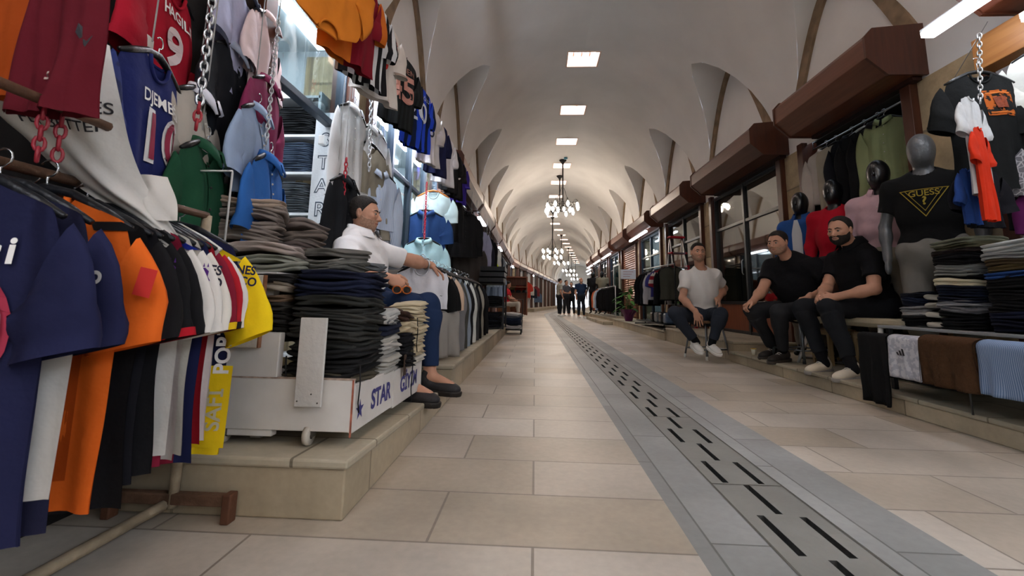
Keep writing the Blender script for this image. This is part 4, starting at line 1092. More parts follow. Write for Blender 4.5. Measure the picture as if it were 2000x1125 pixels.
JB = dict(pel=(2.96, 5.12, .72), neck=(2.80, 5.05, 1.225), head=(2.645, 4.97, 1.385), shr=(2.70, 5.25, 1.14), shl=(2.94, 4.86, 1.135), elr=(2.52, 5.12, 0.88), wrr=(2.33, 4.98, 0.745), ell=(3.02, 4.66, .93), wrl=(2.73, 4.64, .80),
          hir=(2.86, 5.22, .68), hil=(2.93, 5.0, .68), knr=(2.36, 5.05, .655), knl=(2.50, 4.78, .65), anr=(2.68, 5.27, .25), anl=(2.62, 4.98, .24), toer=(-1, -.3, -.1), toel=(-1, -.4, -.1), front=(-1, -.5, 0))
person('heavy man in a plain black t-shirt sitting on a round stool with tubular legs', JB, top='141417', bottom='2A2B2E', shoes=('2A2624', '3A3430'), look=(-1, -.62, -.10), tilt=(0, 0, 1), beard=1, seed=7, belly=1.28, full=1.12, cuff=1.0,
       hands=dict(r=dict(d=(-.9, -.2, -.35), n=(-.3, .1, 1), t=-1, curl=1.05), l=dict(d=(-.35, .35, -.8), n=(-.5, -.75, .1), t=1, curl=.4)))
JC = dict(pel=(3.10, 4.32, .745), neck=(2.965, 4.28, 1.25), head=(2.80, 4.2, 1.40), shr=(2.95, 4.52, 1.16), shl=(2.94, 4.04, 1.13), elr=(2.80, 4.46, 0.90), wrr=(2.60, 4.24, 0.80), ell=(2.86, 3.94, .87), wrl=(2.635, 4.10, .80),
          hir=(3.03, 4.45, .70), hil=(3.03, 4.2, .70), knr=(2.58, 4.5, .705), knl=(2.60, 4.14, .71), anr=(2.66, 4.38, .225), anl=(2.66, 4.0, .225), toer=(-1, -.35, -.08), toel=(-1, -.35, -.08), front=(-1, 0, 0))
person('bearded man in a black polo shirt and dark trousers sitting on the cream bench', JC, top='111114', bottom='1E2024', shoes=('CFC6B4', '8E8A86'), hair='receding', look=(-1, -.52, -.12), beard=2, seed=11, belly=1.14, collar=True, cuff=.95,
       hands=dict(r=dict(d=(-.75, -.55, -.3), n=(-.5, .5, .5), t=-1, curl=.9, spread=.05), l=dict(d=(-.85, .35, -.15), n=(-.3, -.75, .55), t=1, curl=.75)))
JL = dict(pel=(-1.28, 3.18, .73), neck=(-1.29, 3.15, 1.14), head=(-1.25, 3.13, 1.315), shr=(-1.27, 2.95, 1.04), shl=(-1.22, 3.38, 1.07), elr=(-1.14, 2.74, .87), wrr=(-0.93, 2.80, .845), ell=(-1.01, 3.55, 1.03), wrl=(-0.88, 3.72, 1.0),
          hir=(-1.18, 3.07, .69), hil=(-1.20, 3.28, .69), knr=(-.80, 2.84, .67), knl=(-.73, 3.06, .675), anr=(-.74, 2.63, .235), anl=(-.68, 2.98, .225), toer=(1, -.12, -.05), toel=(1, -.1, -.05), front=(1, 0, 0))
person('man in a white polo shirt and blue jeans resting his arm on the clothes', JL, top='E4E3E4', bottom='1F2F4E', shoes=('2C2A2C', '221E1C'), look=(1, .02, -.03), beard=1, seed=17, belly=1.16, full=1.08, collar=True, cuff=.97, skin=SKIN, sandals=True, sleeve=.72,
       hands=dict(r=dict(d=(.9, .1, -.35), n=(.1, -.75, .65), t=-1, curl=1.0), l=dict(d=(.75, .15, -.45), n=(.3, 0, .95), t=1, curl=.45)))
# what the men wear or hold
r = thing('wristwatch', 'silver wristwatch on the outstretched arm of the man in white', 'watch', (-.912, 3.679, 1.006), .92); m = MB(); m.torus((0, 0, 0), .041, .008, 20, 6, 'x', 1, 1); m.obj('strap', metal('B9BBBC', .3), r, smooth=True)
MB().box(-.012, .014, -.016, .016, .036, .052).obj('dial', metal('D8D8D6', .2), r, bevel=.003)
r = thing('sunglasses', 'orange rimmed sunglasses held by the man in the white polo', 'sunglasses', (-.83, 2.76, .775), .3); 
for q in (-1, 1):
    m = MB(); m.torus((q*.03, 0, 0), .026, .004, 18, 6, 'y', 1, .9); m.obj('rim', mat('C2601C', .3), r, smooth=True); m = MB(); m.lathe([(.001, 0), (.024, 0), (.024, .002), (.001, .002)], n=16); m.map(lambda x, y, z, q=q: (x+q*.03, z, y*.9)); m.obj('lens', mat('1A1412', .1), r)
    m = MB(); m.tube([(q*.056, 0, .008), (q*.056, .07, .012), (q*.052, .12, -.01)], .003, 6); m.obj('temple', mat('C2601C', .3), r, smooth=True)
MB().tube([(-.006, 0, .006), (0, -.003, .010), (.006, 0, .006)], .003, 6).obj('bridge', mat('C2601C', .3), r, smooth=True)
m = MB(); p = (2.325, 6.065, 1.0); m.lathe([(.001, 0), (.013, 0), (.013, .003), (.001, .003)], (0, 0, 0), 12)
# seats
def stool(name, lab, loc, rz, H, w, seatc, legc, round_=False, foot='D8D8D4', thick=.035, spl=.06):
    r = thing(name, lab, 'stool', loc, rz); m = MB()
    if round_: m.lathe([(.01, H-thick), (w/2-.01, H-thick), (w/2, H-thick*.5), (w/2-.012, H), (.01, H+.004)], n=24); m.obj('seat', seatc, r, smooth=True)
    else: m.box(-w/2, w/2, -w/2, w/2, H-thick, H); m.obj('seat', seatc, r, bevel=.012)
    g = MB(); e = w/2-.03; f = e+spl
    for a, b in ((-1, -1), (1, -1), (1, 1), (-1, 1)):
        l = MB(); l.tube([(a*e, b*e, H-thick), (a*f, b*f, .03)], .0125, 8); lo = l.obj('leg', legc, r, smooth=True); l = MB(); l.tube([(a*f*.995, b*f*.995, .05), (a*f, b*f, 0)], .016, 8); l.obj('rubber_foot', paint(foot), lo, smooth=True)
    zz = .13; q = e+spl*(1-zz/H); g.tube([(-q, -q, zz), (q, -q, zz), (q, q, zz), (-q, q, zz), (-q, -q, zz)], .009, 8); g.obj('rung', legc, r, smooth=True)
    return r
GREYT = metal('7C8288', .4)
stool('stool', 'small square stool with grey tubular legs under the man in the white t-shirt', (2.31, 6.27, 0), .42, .50, .33, wood('8A6A50', '6E4E38', 4, 0), GREYT)
stool('stool', 'stool with grey tubular legs under the heavy man in black', (2.88, 5.08, .13), .3, .50, .34, mat('3A3430', .6), GREYT, foot='2A2A2A')
stool('stool', 'hidden seat under the man in the white polo, among the clothes', (-1.27, 3.16, .18), .1, .44, .34, mat('3A3430', .6), GREYT, foot='2A2A2A')
r = thing('bench', 'cream padded bench with white round legs under the bearded man', 'bench', (3.02, 4.36, .13), 0)
m = MB(); m.box(-.24, .24, -.72, .72, .42, .495); m.obj('seat', mat('A69C84', .6, .08, 8, .15, 40), r, bevel=.034)
for a, b, c, d in ((-.20, -.5, -.22, -.5), (.2, -.5, .22, -.5), (-.18, .44, -.26, .60), (.18, .44, .26, .60)): 
    q = MB(); q.tube([(a, b, .43), (c, d, .0)], [.020, .015], 10); q.obj('leg', paint('D6D6D2', .3), r, smooth=True)
for y0, y1, n_ in ((4.1, 4.4, 'one'), (4.75, 5.05, 'two')):
    r = thing('wooden_crate', 'small pale wooden crate frame under the cream bench, %s' % ('below the bearded man' if n_ == 'one' else 'nearer the stool'), 'crate', (3.1, y0, .13)); m = MB()
    for x in (-.12, .12):
        for y in (.02, .28): MB().box(x-.018, x+.018, y-.018, y+.018, 0, .34).obj('post', wood('9A8460', '7E6846', 4, 2), r)
    for x in (-.13, .13):
        for z_ in (.05, .30): MB().box(x-.01, x+.01, 0, .3, z_, z_+.045).obj('slat', wood('9A8460', '7E6846', 4, 1), r)
    MB().box(-.13, .13, 0, .3, .345, .36).obj('top', wood('9A8460', '7E6846', 4, 1), r)
r = thing('paper_cup', 'small white and yellow paper cup on the platform edge', 'cup', (2.62, 5.62, .13)); m = MB(); m.lathe([(.022, 0), (.03, .07), (.028, .07), (.02, .004)], n=16); m.obj('wall', paint('D8D2BE'), r, smooth=True); m = MB(); m.torus((0, 0, .07), .03, .004, 18, 6); m.obj('rim', paint('C9A23A'), r, smooth=True)
# people standing far down the hall
def standing(label, x, y, dirn, top, bottom, s=1.04, seed=1, hair='crop', arms='down', name='person', grp=None, skin=None, z=0, lean=0, **k):
    f = nrm([dirn[0], dirn[1], 0]); R = np.array([f[1], -f[0], 0]); x += bx(y); o = np.array([x, y, z])
    def P(a, b, c): return tuple(o+(R*a+f*b)*s+np.array([0, 0, c*s]))
    J = dict(pel=P(0, 0, .95), neck=P(0, 0, 1.45), head=P(0, .03, 1.62), shr=P(.19, 0, 1.40), shl=P(-.19, 0, 1.40), hir=P(.09, 0, .90), hil=P(-.09, 0, .90), knr=P(.11, .03, .50), knl=P(-.12, .0, .50), anr=P(.11, 0, .08), anl=P(-.14, .03, .08), toer=tuple(f), toel=tuple(f), front=tuple(f))
    if arms == 'down': J.update(elr=P(.25, -.02, 1.12), wrr=P(.25, .08, .88), ell=P(-.25, -.02, 1.12), wrl=P(-.25, .06, .88))
    if arms == 'hips': J.update(elr=P(.34, -.08, 1.14), wrr=P(.19, .05, .98), ell=P(-.34, -.08, 1.14), wrl=P(-.19, .05, .98))
    if arms == 'fold': J.update(elr=P(.24, .05, 1.13), wrr=P(.05, .2, 1.10), ell=P(-.24, .05, 1.13), wrl=P(-.05, .2, 1.14))
    if arms == 'back': J.update(elr=P(.28, -.08, 1.14), wrr=P(.08, -.18, .95), ell=P(-.28, -.08, 1.14), wrl=P(-.08, -.18, .95))
    return person(label, J, s=s, top=top, bottom=bottom, hair=hair, h=.012, seed=seed, name=name, cat='person', look=f, skin=skin, **k)
standing('bald man in a navy polo shirt standing in the hall, front of his group', 2.08, 20.6, (.35, -1), '1E2C46', '20242C', hair='bald', beard=1, arms='down', seed=21, belly=1.1)
standing('man in a light grey polo and dark trousers standing among the group', 1.2, 22.3, (.9, .25), 'A8A69C', '22242A', arms='down', seed=22, s=1.06)
standing('man in a dark grey shirt with folded arms behind the man in light grey', 1.58, 23.2, (.6, -.8), '4A4A50', '26272B', arms='fold', seed=23)
standing('man in black standing half hidden between the two groups of shoppers', 1.92, 23.9, (-.2, -1), '26262A', '1A1A1E', arms='down', seed=24, s=1.0)
JF = dict(pel=(-1.02, 15.3, .62), neck=(-.98, 15.22, 1.08), head=(-.92, 15.18, 1.25), shr=(-.98, 15.0, 1.03), shl=(-.94, 15.4, 1.03), elr=(-.85, 14.95, .8), wrr=(-.68, 15.1, .72), ell=(-.8, 15.45, .8), wrl=(-.66, 15.2, .75),
          hir=(-.98, 15.2, .58), hil=(-.98, 15.4, .58), knr=(-.58, 15.15, .62), knl=(-.58, 15.35, .62), anr=(-.56, 15.12, .30), anl=(-.56, 15.35, .30), toer=(1, 0, 0), toel=(1, 0, 0), front=(1, 0, 0))
person('person in a red t-shirt sitting on the kerb far down the jersey side', JF, s=1.0, top='B0222C', bottom='C8C4BC', shoes=('D8D6D2', 'B0B0B0'), look=(1, 0, -.3), h=.010, seed=31)
o = MB().box(-1.25, -.85, 15.1, 15.5, .22, .53).obj('seat_box', wood('8A5A3C', '6E4228'), bevel=.01); tag(o, 'low brown box under the person in red', 'box')
# ------------------------------------------------------------------ near side: clothes rack with football jerseys
RUST = mat('6A4F3E', .6, .35, 18, .4, 60, metal=.3); CREAMP = mat('A49680', .6, .35, 14, .4, 40)
r = thing('clothes_rack', 'rusty metal clothes rack with a peeling cream base, holding football jerseys', 'clothes rack', (-1.168, 0, 0))
MB().tube([(0, -.3, 1.0), (0, 1.5, 1.0)], .013).obj('rail', RUST, r, smooth=True); MB().tube([(0, 1.5, 1.0), (0, 1.5, .04)], .016).obj('post', CREAMP, r, smooth=True)
MB().tube([(0, 1.46, .06), (0, -.4, .06)], .016).obj('base_bar', CREAMP, r, smooth=True); MB().box(-.22, .20, 1.485, 1.515, .05, .085).obj('cross_foot', RUST, r, bevel=.004)
for x in (-.21, .19): MB().box(x-.014, x+.014, 1.48, 1.52, 0, .09).obj('foot', mat('5A3A2A', .6), r, bevel=.004)
def blk(m, z): return [(z, -.25, .25)]
NV, OR, WH, BK, RD, YE, BL_ = '1E2140', 'D2601E', 'D8D6D2', '17171A', 'A01F2E', 'E8C81C', '2233A0'
def side_panel(x0, x1, z0, z1, x2=None): return [(z0, x0, x1), ((z0+z1)/2, (x0+(x2 or x0))/2, x1), (z1, x2 or x0, x1)]
RK = [
 (.80, -1.135, 'navy football jersey with a big white zero, at the near end of the rack', NV, NV, dict(texts=[dict(body='i', x=.155, z=-.14, size=.050, bold=.03), dict(body='s', x=.125, z=-.14, size=.050, bold=.03), dict(body='10', x=.03, z=-.30, size=.195, bold=.03, sx=1.05, c='A03048', off=.006), dict(body='10', x=.03, z=-.30, size=.19, bold=.01, sx=1.04, c='C9C9CC', off=.009), dict(body='o', x=.10, z=-.50, size=.045, bold=.03)])),
 (.865, -1.145, 'navy football jersey with white side panels behind the one with the zero', '20223A', NV, dict(patches=[(WH, side_panel(.12, .235, -.30, -.60, .17))])),
 (.945, -1.130, 'bright orange football jersey with black shoulder stripes on the rack', OR, OR, dict(patches=[('A84412', side_panel(.10, .16, -.15, -.60, .09)), (BK, [(-.055, .13, .2), (-.075, .14, .24)])])),
 (1.0, -1.235, 'dark green football jersey with a red collar edge next to the orange one', '1E3A28', '1E3A28', dict(trim='B01C2A')),
 (1.045, -1.173, 'long black football jersey hanging between the green and the striped ones', BK, BK, dict(L=.70)),
 (1.09, -1.183, 'black football jersey with a purple sleeve badge on the rack', '1C1C22', BK, dict(trim='B01C2A', L=.66)),
 (1.14, -1.192, 'black football jersey with three white shoulder stripes on the rack', BK, BK, dict(patches=[(WH, [(-.05, .12, .13), (-.09, .205, .215)]), (WH, [(-.05, .15, .16), (-.095, .222, .232)])], texts=[dict(body='p', x=.21, z=-.15, size=.05, bold=.03)])),
 (1.19, -1.202, 'red and purple football jersey with a white lower half on the rack', '7E1C34', WH, dict(patches=[(WH, [(-.30, -.05, .24), (-.42, -.15, .24), (-.63, -.24, .24)]), (BL_, [(-.28, .10, .24), (-.31, .06, .24)])])),
 (1.24, -1.211, 'white football jersey with a blue shoulder stripe and a purple lion badge on the sleeve', WH, WH, dict(trim=WH, patches=[(BL_, [(-.035, .10, .13), (-.085, .20, .235)])])),
 (1.285, -1.220, 'white football jersey with dark writing on its sleeve, beside the lion badge one', 'D0CDC6', 'D8D5CE', dict(patches=[('30304A', [(-.03, .08, .12), (-.08, .18, .22)])])),
 (1.33, -1.230, 'maroon and navy striped football jersey with a yellow edge on the rack', stripes('7A1C30', '20264E', .12, 'X', .5), '7A1C30', dict(trim='E0B81C', L=.70)),
 (1.37, -1.240, 'red football jersey with black cuffs on the rack', 'A8202C', 'A8202C', dict(trim='1A1A1C')),
 (1.405, -1.249, 'white mesh football jersey just behind the yellow one', 'DAD8D6', 'DAD8D6', dict()),
 (1.445, -1.222, 'yellow and navy football jersey at the far end of the rack, writing on its side', NV, YE, dict(hem='E8C81C', patches=[(YE, [(-.44, .02, .245), (-.56, -.12, .245), (-.69, -.2, .245)]), (YE, [(-.02, .075, .085), (-.10, .16, .245)])], L=.71,
    texts=[dict(body='PORT', x=.213, z=-.385, size=.045, bold=.03, rot=PI/2), dict(body='SAFİ', x=.205, z=-.575, size=.045, bold=.02, rot=PI/2, c='B8B49A')])),
]
for i, (y, x, lab, bc, sc, kw) in enumerate(RK):
    L_ = kw.pop('L', .66); sc_ = cloth(sc)
    root, G = garment(lab, 'football jersey', 'jersey', bc, (x, y, .935), 0, L=L_, W=.46, seed=i+3, sleeve_mat=sc_, name='football_jersey', tilt=(0, 0), D=.022, fold=.010, sl=(None, .155 if i < 13 else .19), sang=(18, 20 if i < 13 else 40), **kw)
    hanger((x, y, .945), .12, 'hanger on the rusty rack under the %s' % ' '.join(lab.split()[:8]), 'hangers on the rusty rack', '15171C' if i != 12 else 'D8D8D4')
    # writing and marks on the sleeve that faces the aisle
    if i in (1, 5, 8, 9, 11, 13, 2):
        sl = [c for c in root.children if c.name.startswith('sleeve')][-1]
        def on_sleeve(m, nm, col, x0=.29, z0=-.16, rot=-.95):
            c, s = math.cos(rot), math.sin(rot)
            m.map(lambda a, b, d=0: (x0+a*c-b*s, -.033-.0, z0+a*s+b*c)); m.obj(nm, mat(col, .7, 0, bump=0), sl)
        def T(body, size, dx=0, dz=0, **k): vs, fs = text_geo(body, size, .03); return MB().add([(a+dx, b+dz, 0) for a, b in vs], fs)
        if i == 13: on_sleeve(T('NES', .027, .0, .018), 'lettering', '22264A', rot=-.1, x0=.275, z0=-.15); on_sleeve(T('.CO', .027, .010, -.018), 'lettering', '22264A', rot=-.1, x0=.275, z0=-.15)
        if i == 9: on_sleeve(T('NES', .027, .0, .018), 'lettering', '26283A', rot=-.1, x0=.275, z0=-.16); on_sleeve(T('.CO', .027, .008, -.018), 'lettering', '26283A', rot=-.1, x0=.275, z0=-.16)
        if i == 11: on_sleeve(T('fly', .04), 'lettering', 'D8D0C8', rot=-.1, x0=.285, z0=-.19)
        if i in (5, 8):
            m = MB(); pts = [(-.02, -.03), (.018, -.03), (.012, -.012), (.022, -.004), (.014, .008), (.016, .022), (.004, .032), (-.012, .030), (-.022, .016), (-.014, .004), (-.026, -.006)]
            m.add([(a, b, 0) for a, b in pts], [tuple(range(len(pts)))]); 
            for q in (-.012, .0, .012): m.add([(q-.003, .034, 0), (q+.003, .034, 0), (q, .046, 0)], [(0, 1, 2)])
            on_sleeve(m, 'badge', '5A2A86', rot=0, x0=.28, z0=-.17)
        if i == 2: m = MB().add([(-.02, -.03, 0), (.02, -.03, 0), (.02, .03, 0), (-.02, .03, 0)], [(0, 1, 2, 3)]); on_sleeve(m, 'badge', 'C8322E', rot=-.2, x0=.30, z0=-.19)
        if i == 1: on_sleeve(T('o', .035), 'lettering', 'D8D8D8', rot=-.2, x0=.285, z0=-.18)
# ------------------------------------------------------------------ board darkened as unlit interior, upper rod with maroon shorts, big white jersey
b = MB().box(XL+.005, XL+.03, -.9, 2.1, 0, 2.72).obj('dark_interior_board', mat('1C1A1A', .8, .15, 4, .1), bevel=.003); tag(b, 'dark board painted as the unlit shop interior behind the hanging jerseys', 'board')  # dark colour stands in for the shade inside the shop
r = thing('hanging_rod', 'brown rod above the rack, crossing in front of the maroon shorts', 'rod', (-.985, 0, 1.10)); MB().tube([(0, .1, .0), (0, .93, 0)], .011).obj('bar', RUST, r, smooth=True)
r2 = chain([(-.99, .80, 1.09), (-.99, .803, .98)], 'short dark red chain hanging from the brown rod', '_8A2030', .03, .0035)
chain([(-.99, .835, 1.09), (-.992, .84, .99)], 'second short red chain beside the first under the brown rod', '_8A2030', .03, .0035)
def shorts(label, loc, rz, col, W=.36, L=.44, seed=1, legs=2):
    G = Gar(W=W, L=L, nu=.96, nd=.0, slope=0, seed=seed, D=.02, fold=.010, flare=1.15, waist=1.05)
    root = G.body().obj('football_shorts', cloth(col), smooth=True, loc=loc, rz=rz); G.band(0, .07).obj('waistband', cloth(col), root, smooth=True); G.band(.95, 1.).obj('hem', cloth(col), root, smooth=True)
    tag(root, label, 'shorts'); return root, G
root, G = shorts('maroon football shorts hanging over the brown rod above the rack', (-.995, .815, 1.53), .06, '5A1420', .155, .45, 3)
G.patch([(-.375, -.01, .025), (-.380, -.01, .025)]).obj('lettering', mat('B8A8A0', .7), root)
m = MB(); m.add([G.fr(.05, -.26, .004), G.fr(.07, -.28, .004), G.fr(.066, -.31, .004), G.fr(.046, -.28, .004)], [(0, 1, 2, 3)]); m.obj('logo', mat('2A2A30', .7), root)
root, G = shorts('orange shorts hanging beside the maroon ones above the rack', (-1.21, .86, 1.56), .0, '9C4212', .22, .42, 5)
def sheet(label, rows, name='football_jersey', col=WH, th=.012, cat='football jersey', fold=.010, texts=(), group=None, n=24):
    """cloth skinned between two edge curves; rows: (left point, right point), top to bottom"""
    Lp = [Vector(a) for a, b in rows]; Rp = [Vector(b) for a, b in rows]; K = len(rows)
    def cr(P, t):
        t = t*(K-1); i = min(int(t), K-2); f = t-i; p0, p1, p2, p3 = P[max(i-1, 0)], P[i], P[i+1], P[min(i+2, K-1)]
        return .5*((2*p1)+(p2-p0)*f+(2*p0-5*p1+4*p2-p3)*f*f+(3*p1-p0-3*p2+p3)*f**3)
    def S(u, t, off=0):
        a, b = cr(Lp, t), cr(Rp, t); p = a.lerp(b, u); ac = (b-a); w_ = ac.length; dn = cr(Lp, min(1, t+.02))-cr(Lp, max(0, t-.02)); nn = ac.cross(dn)
        nn = nn.normalized() if nn.length > 1e-9 else Vector((0, -1, 0)); 
        if nn.y > 0: nn = -nn
        return p+nn*(off+fold*(math.sin(u*9+t*4)+.5*math.sin(u*19-t*6+1))*min(1, t*2+.3)+.035*math.sin(PI*u))
    m = MB(); N2 = n*2
    for s_ in (0, 1):
        for j in range(N2+1):
            for i in range(n+1): m.v.append(tuple(S(i/n, j/N2, -th*s_*math.sin(PI*min(1, max(0, i/n)))**.5)))
    q = n+1; o = (N2+1)*q
    for j in range(N2):
        for i in range(n):
            m.f.append((j*q+i, j*q+i+1, (j+1)*q+i+1, (j+1)*q+i)); m.f.append((o+j*q+i, o+(j+1)*q+i, o+(j+1)*q+i+1, o+j*q+i+1)); m.mi += [0, 0]
    base = Vector(rows[-1][0]); m.map(lambda x, y, z: (x-base.x, y-base.y, z-base.z))
    ob = m.obj(name, cloth(col) if isinstance(col, str) else col, smooth=True, loc=base); tag(ob, label, cat, group)
    for t in texts:
        vs, fs = text_geo(t['body'], t['size'], t.get('bold', .02)); mm = MB(); c, sn = math.cos(t.get('rot', 0)), math.sin(t.get('rot', 0))
        out = []
        for a, b in vs:
            a, b = a*c-b*sn, a*sn+b*c; u = t['u']+a/t['w']; v = t['t']-b/t['h']; p = S(u, v, .004)-base; out.append(tuple(p))
        mm.add(out, fs).obj('lettering', mat(t['c'], .7, 0, bump=0), ob)
    return ob
sheet('white football jersey stretched down over the rack, printed with black capitals', [((-1.128, .95, 1.356), (-1.079, .99, 1.339)), ((-1.269, .92, 1.182), (-1.003, .96, 1.187)), ((-1.233, .98, 1.086), (-1.029, 1.02, 1.093)), ((-1.174, 1.05, .995), (-1.048, 1.09, 1.027)), ((-1.107, 1.12, .929), (-1.043, 1.16, .959)), ((-1.059, 1.18, .88), (-1.022, 1.22, .88))],
      texts=[dict(body='FLY BETTER', size=.022, u=.56, t=.30, w=.235, h=.55, c='2A2A2E', bold=.01, rot=-.12), dict(body='EMIRATES', size=.024, u=.66, t=.235, w=.25, h=.55, c='2A2A2E', bold=.01, rot=-.12)])
sheet('sleeve end of a white jersey hanging below the stretched one', [((-1.13, 1.15, 1.04), (-1.03, 1.16, 1.045)), ((-1.13, 1.15, .97), (-1.01, 1.17, .98)), ((-1.11, 1.16, .92), (-1.0, 1.18, .925))], fold=.006, name='white_shirt', cat='shirt')
def cord(x, y, z, lab, top=2.78):
    r = thing('cord', lab, 'cord', (x, y, z)); MB().tube([(0, 0, 0), (0, 0, top-z)], .003, 5).obj('strand', mat('8A8A8A', .6), r)
# ------------------------------------------------------------------ shirts hanging from chains in front of the trouser shop
HANGL = [
 ('jersey', 'dark red football jersey with white lettering above the navy number ten', (-1.48, 1.58, 1.95), 106, 'A3182C', dict(W=.44, L=.60, trim='A3182C', name='football_jersey', patches=[('D8D2CC', [(-.30, -.20, -.13), (-.45, -.20, -.12), (-.58, -.2, -.11)])], texts=[dict(body='HAGILE', x=.0, z=-.12, size=.045, arc=1.5), dict(body='9', x=-.02, z=-.27, size=.15, bold=.03, c='D9C9CC')])),
 ('jersey', 'navy football jersey with a white number ten on the back', (-1.34, 1.40, 1.53), 106, '20285E', dict(W=.42, L=.60, name='football_jersey', sleeve_mat=blotch('28356E', '1C2450', 14, .5), texts=[dict(body='DJEMBÉL', x=.02, z=-.145, size=.043, bold=.015, arc=.8), dict(body='10', x=.02, z=-.29, size=.175, bold=.035, sx=.95, c='DADADC', off=.006), dict(body='10', x=.02, z=-.29, size=.165, bold=.0, sx=.92, c='8C2A44', off=.009), dict(body='Siloc', x=.03, z=-.44, size=.05, bold=.01)])),
 ('polo', 'cream polo shirt with a white navy edged collar hanging over the dark green shirt', (-1.42, 1.72, 1.56), 104, 'B9B3AA', dict(W=.44, L=.52, collar_col='D6D8E4')),
 ('shirt', 'dark green shirt on a hanger, hanging under the cream polo', (-1.36, 1.70, 1.32), 106, '1E4A34', dict(W=.44, L=.40)),
 ('polo', 'black polo shirt with white collar points and a small crest', (-1.475, 1.96, 1.90), 104, '15181E', dict(W=.46, L=.56, trim='8E96A8', texts=[dict(body='~', x=.11, z=-.17, size=.02, c='C8D0C8', n='logo')])),
 ('polo', 'pale lavender polo shirt with a dark leaping cat mark hanging over the black polo', (-1.51, 2.04, 2.26), 106, 'A9ACC8', dict(W=.48, L=.60, trim='3A3E50', patches=[('2A3048', [(-.15, .09, .13), (-.165, .085, .15), (-.18, .11, .16), (-.20, .13, .15)])])),
 ('polo', 'light pink polo shirt hanging nearest the trouser shop lamp', (-1.50, 2.21, 2.24), 106, 'D8C4C6', dict(W=.44, L=.56)),
 ('polo', 'plum coloured polo shirt hanging above the light blue one', (-1.455, 2.20, 1.86), 104, '7C2C50', dict(W=.44, L=.66)),
 ('polo', 'light grey blue polo shirt hanging between the plum and the bright blue shirts', (-1.40, 2.06, 1.64), 105, '8FA2BE', dict(W=.44, L=.46)),
 ('polo', 'bright blue polo shirt hanging lowest on the steel chain', (-1.34, 2.10, 1.40), 104, '2E62A8', dict(W=.46, L=.46)),
]
for i, (k, lab, loc, rz, col, kw) in enumerate(HANGL):
    garment(lab, 'football jersey' if k == 'jersey' else 'shirt', k, col, loc, math.radians(rz), seed=40+i, fold=.010, sang=(16, 16), **dict(dict(D=.032), **kw))
    hanger((loc[0], loc[1], loc[2]+.012), math.radians(rz), 'black hanger holding the %s' % ' '.join(lab.split()[:5]), 'hangers on the chains')
for (k, lab, loc, rz, col, kw) in HANGL: cord(loc[0]-.03, loc[1], loc[2]+.08, 'thin cord holding the %s' % ' '.join(lab.split()[:9]))
chain([(-1.20, 1.44, 2.02), (-1.20, 1.44, 1.30)], 'steel and red plastic chain hanging in front of the black polo', 'B8BCC0', .042, .005, cols=lambda n: n < 3 or n > 19)
chain([(-1.24, 1.90, 2.05), (-1.24, 1.90, 1.42)], 'thin steel chain hanging in front of the plum and blue polos', 'B8BCC0', .030, .003)
# ------------------------------------------------------------------ jerseys along the fascia rail
def stp(c1, c2, p=.08, a='X'): return stripes(c1, c2, p, a)
FJ = [
 (2.30, 'orange football jersey hung upside down at the near end of the fascia rail', 'D8802A', dict(patches=[('B86058', [(-.36, -.22, .22), (-.62, -.22, .22)])])),
 (2.62, 'dark red and orange football jersey on the fascia rail next to the upside down one', stp('7A1626', 'C86A22', .5), dict(texts=[dict(body='9', x=0, z=-.3, size=.18, c='E0B8A0')])),
 (2.86, 'black and white striped football jersey on the fascia rail', stp('1A1A1E', 'D8DCE0', .10), dict()),
 (3.12, 'white football jersey with a red number eight on the fascia rail', 'D4CEC8', dict(trim='9A8A80', texts=[dict(body='ARDA GÜLER', x=0, z=-.13, size=.050, c='B03038', bold=.0, arc=.6), dict(body='8', x=0, z=-.32, size=.24, c='D22A26', bold=.06, sx=.9)])),
 (3.66, 'black football jersey with a bronze number forty five on the fascia rail', stripes('16181A', '202426', .05), dict(texts=[dict(body='OSIMHEN', x=0, z=-.13, size=.055, c='A87868', bold=.0, arc=.6), dict(body='45', x=0, z=-.33, size=.25, c='B98478', bold=.03)])),
 (4.22, 'blue and black striped football jersey with a white number twenty on the fascia rail', stripes('2448C8', '14203E', .11, wob=.03), dict(texts=[dict(body='CALHANOĞLU', x=0, z=-.12, size=.042, c='C8D4E8', bold=.0), dict(body='20', x=0, z=-.30, size=.22, c='D4DCE8', bold=.01)])),
 (4.72, 'white football jersey with a small black number hanging after the blue striped one', 'CFCBC6', dict(texts=[dict(body='3', x=.03, z=-.30, size=.17, c='2A2A2C', bold=.0)])),
 (5.16, 'dark navy football jersey with a gold crest in the middle of the fascia rail', '171C3C', dict(texts=[dict(body='M', x=.0, z=-.25, size=.08, c='8E7C4A', bold=.0)])),
 (5.62, 'white football jersey hung sideways past the navy one with the gold crest', 'DAD9DC', dict(patches=[('2A2C34', [(-.20, -.05, -.02), (-.26, -.05, -.02)])])),
 (6.05, 'black football jersey with a white number seven on the fascia rail', '18181A', dict(texts=[dict(body='7', x=0, z=-.30, size=.22, c='D8D8D8', bold=.0)])),
 (6.40, 'black and white football jersey with number ten near the far end of the fascia rail', '1C1A1C', dict(texts=[dict(body='10', x=0, z=-.30, size=.20, c='D8D8D8', bold=.0)])),
 (6.75, 'purple and blue football jersey at the far end of the fascia rail', '3A2A8C', dict(texts=[dict(body='9', x=0, z=-.45, size=.12, c='5AA0E0', bold=.0)])),
]
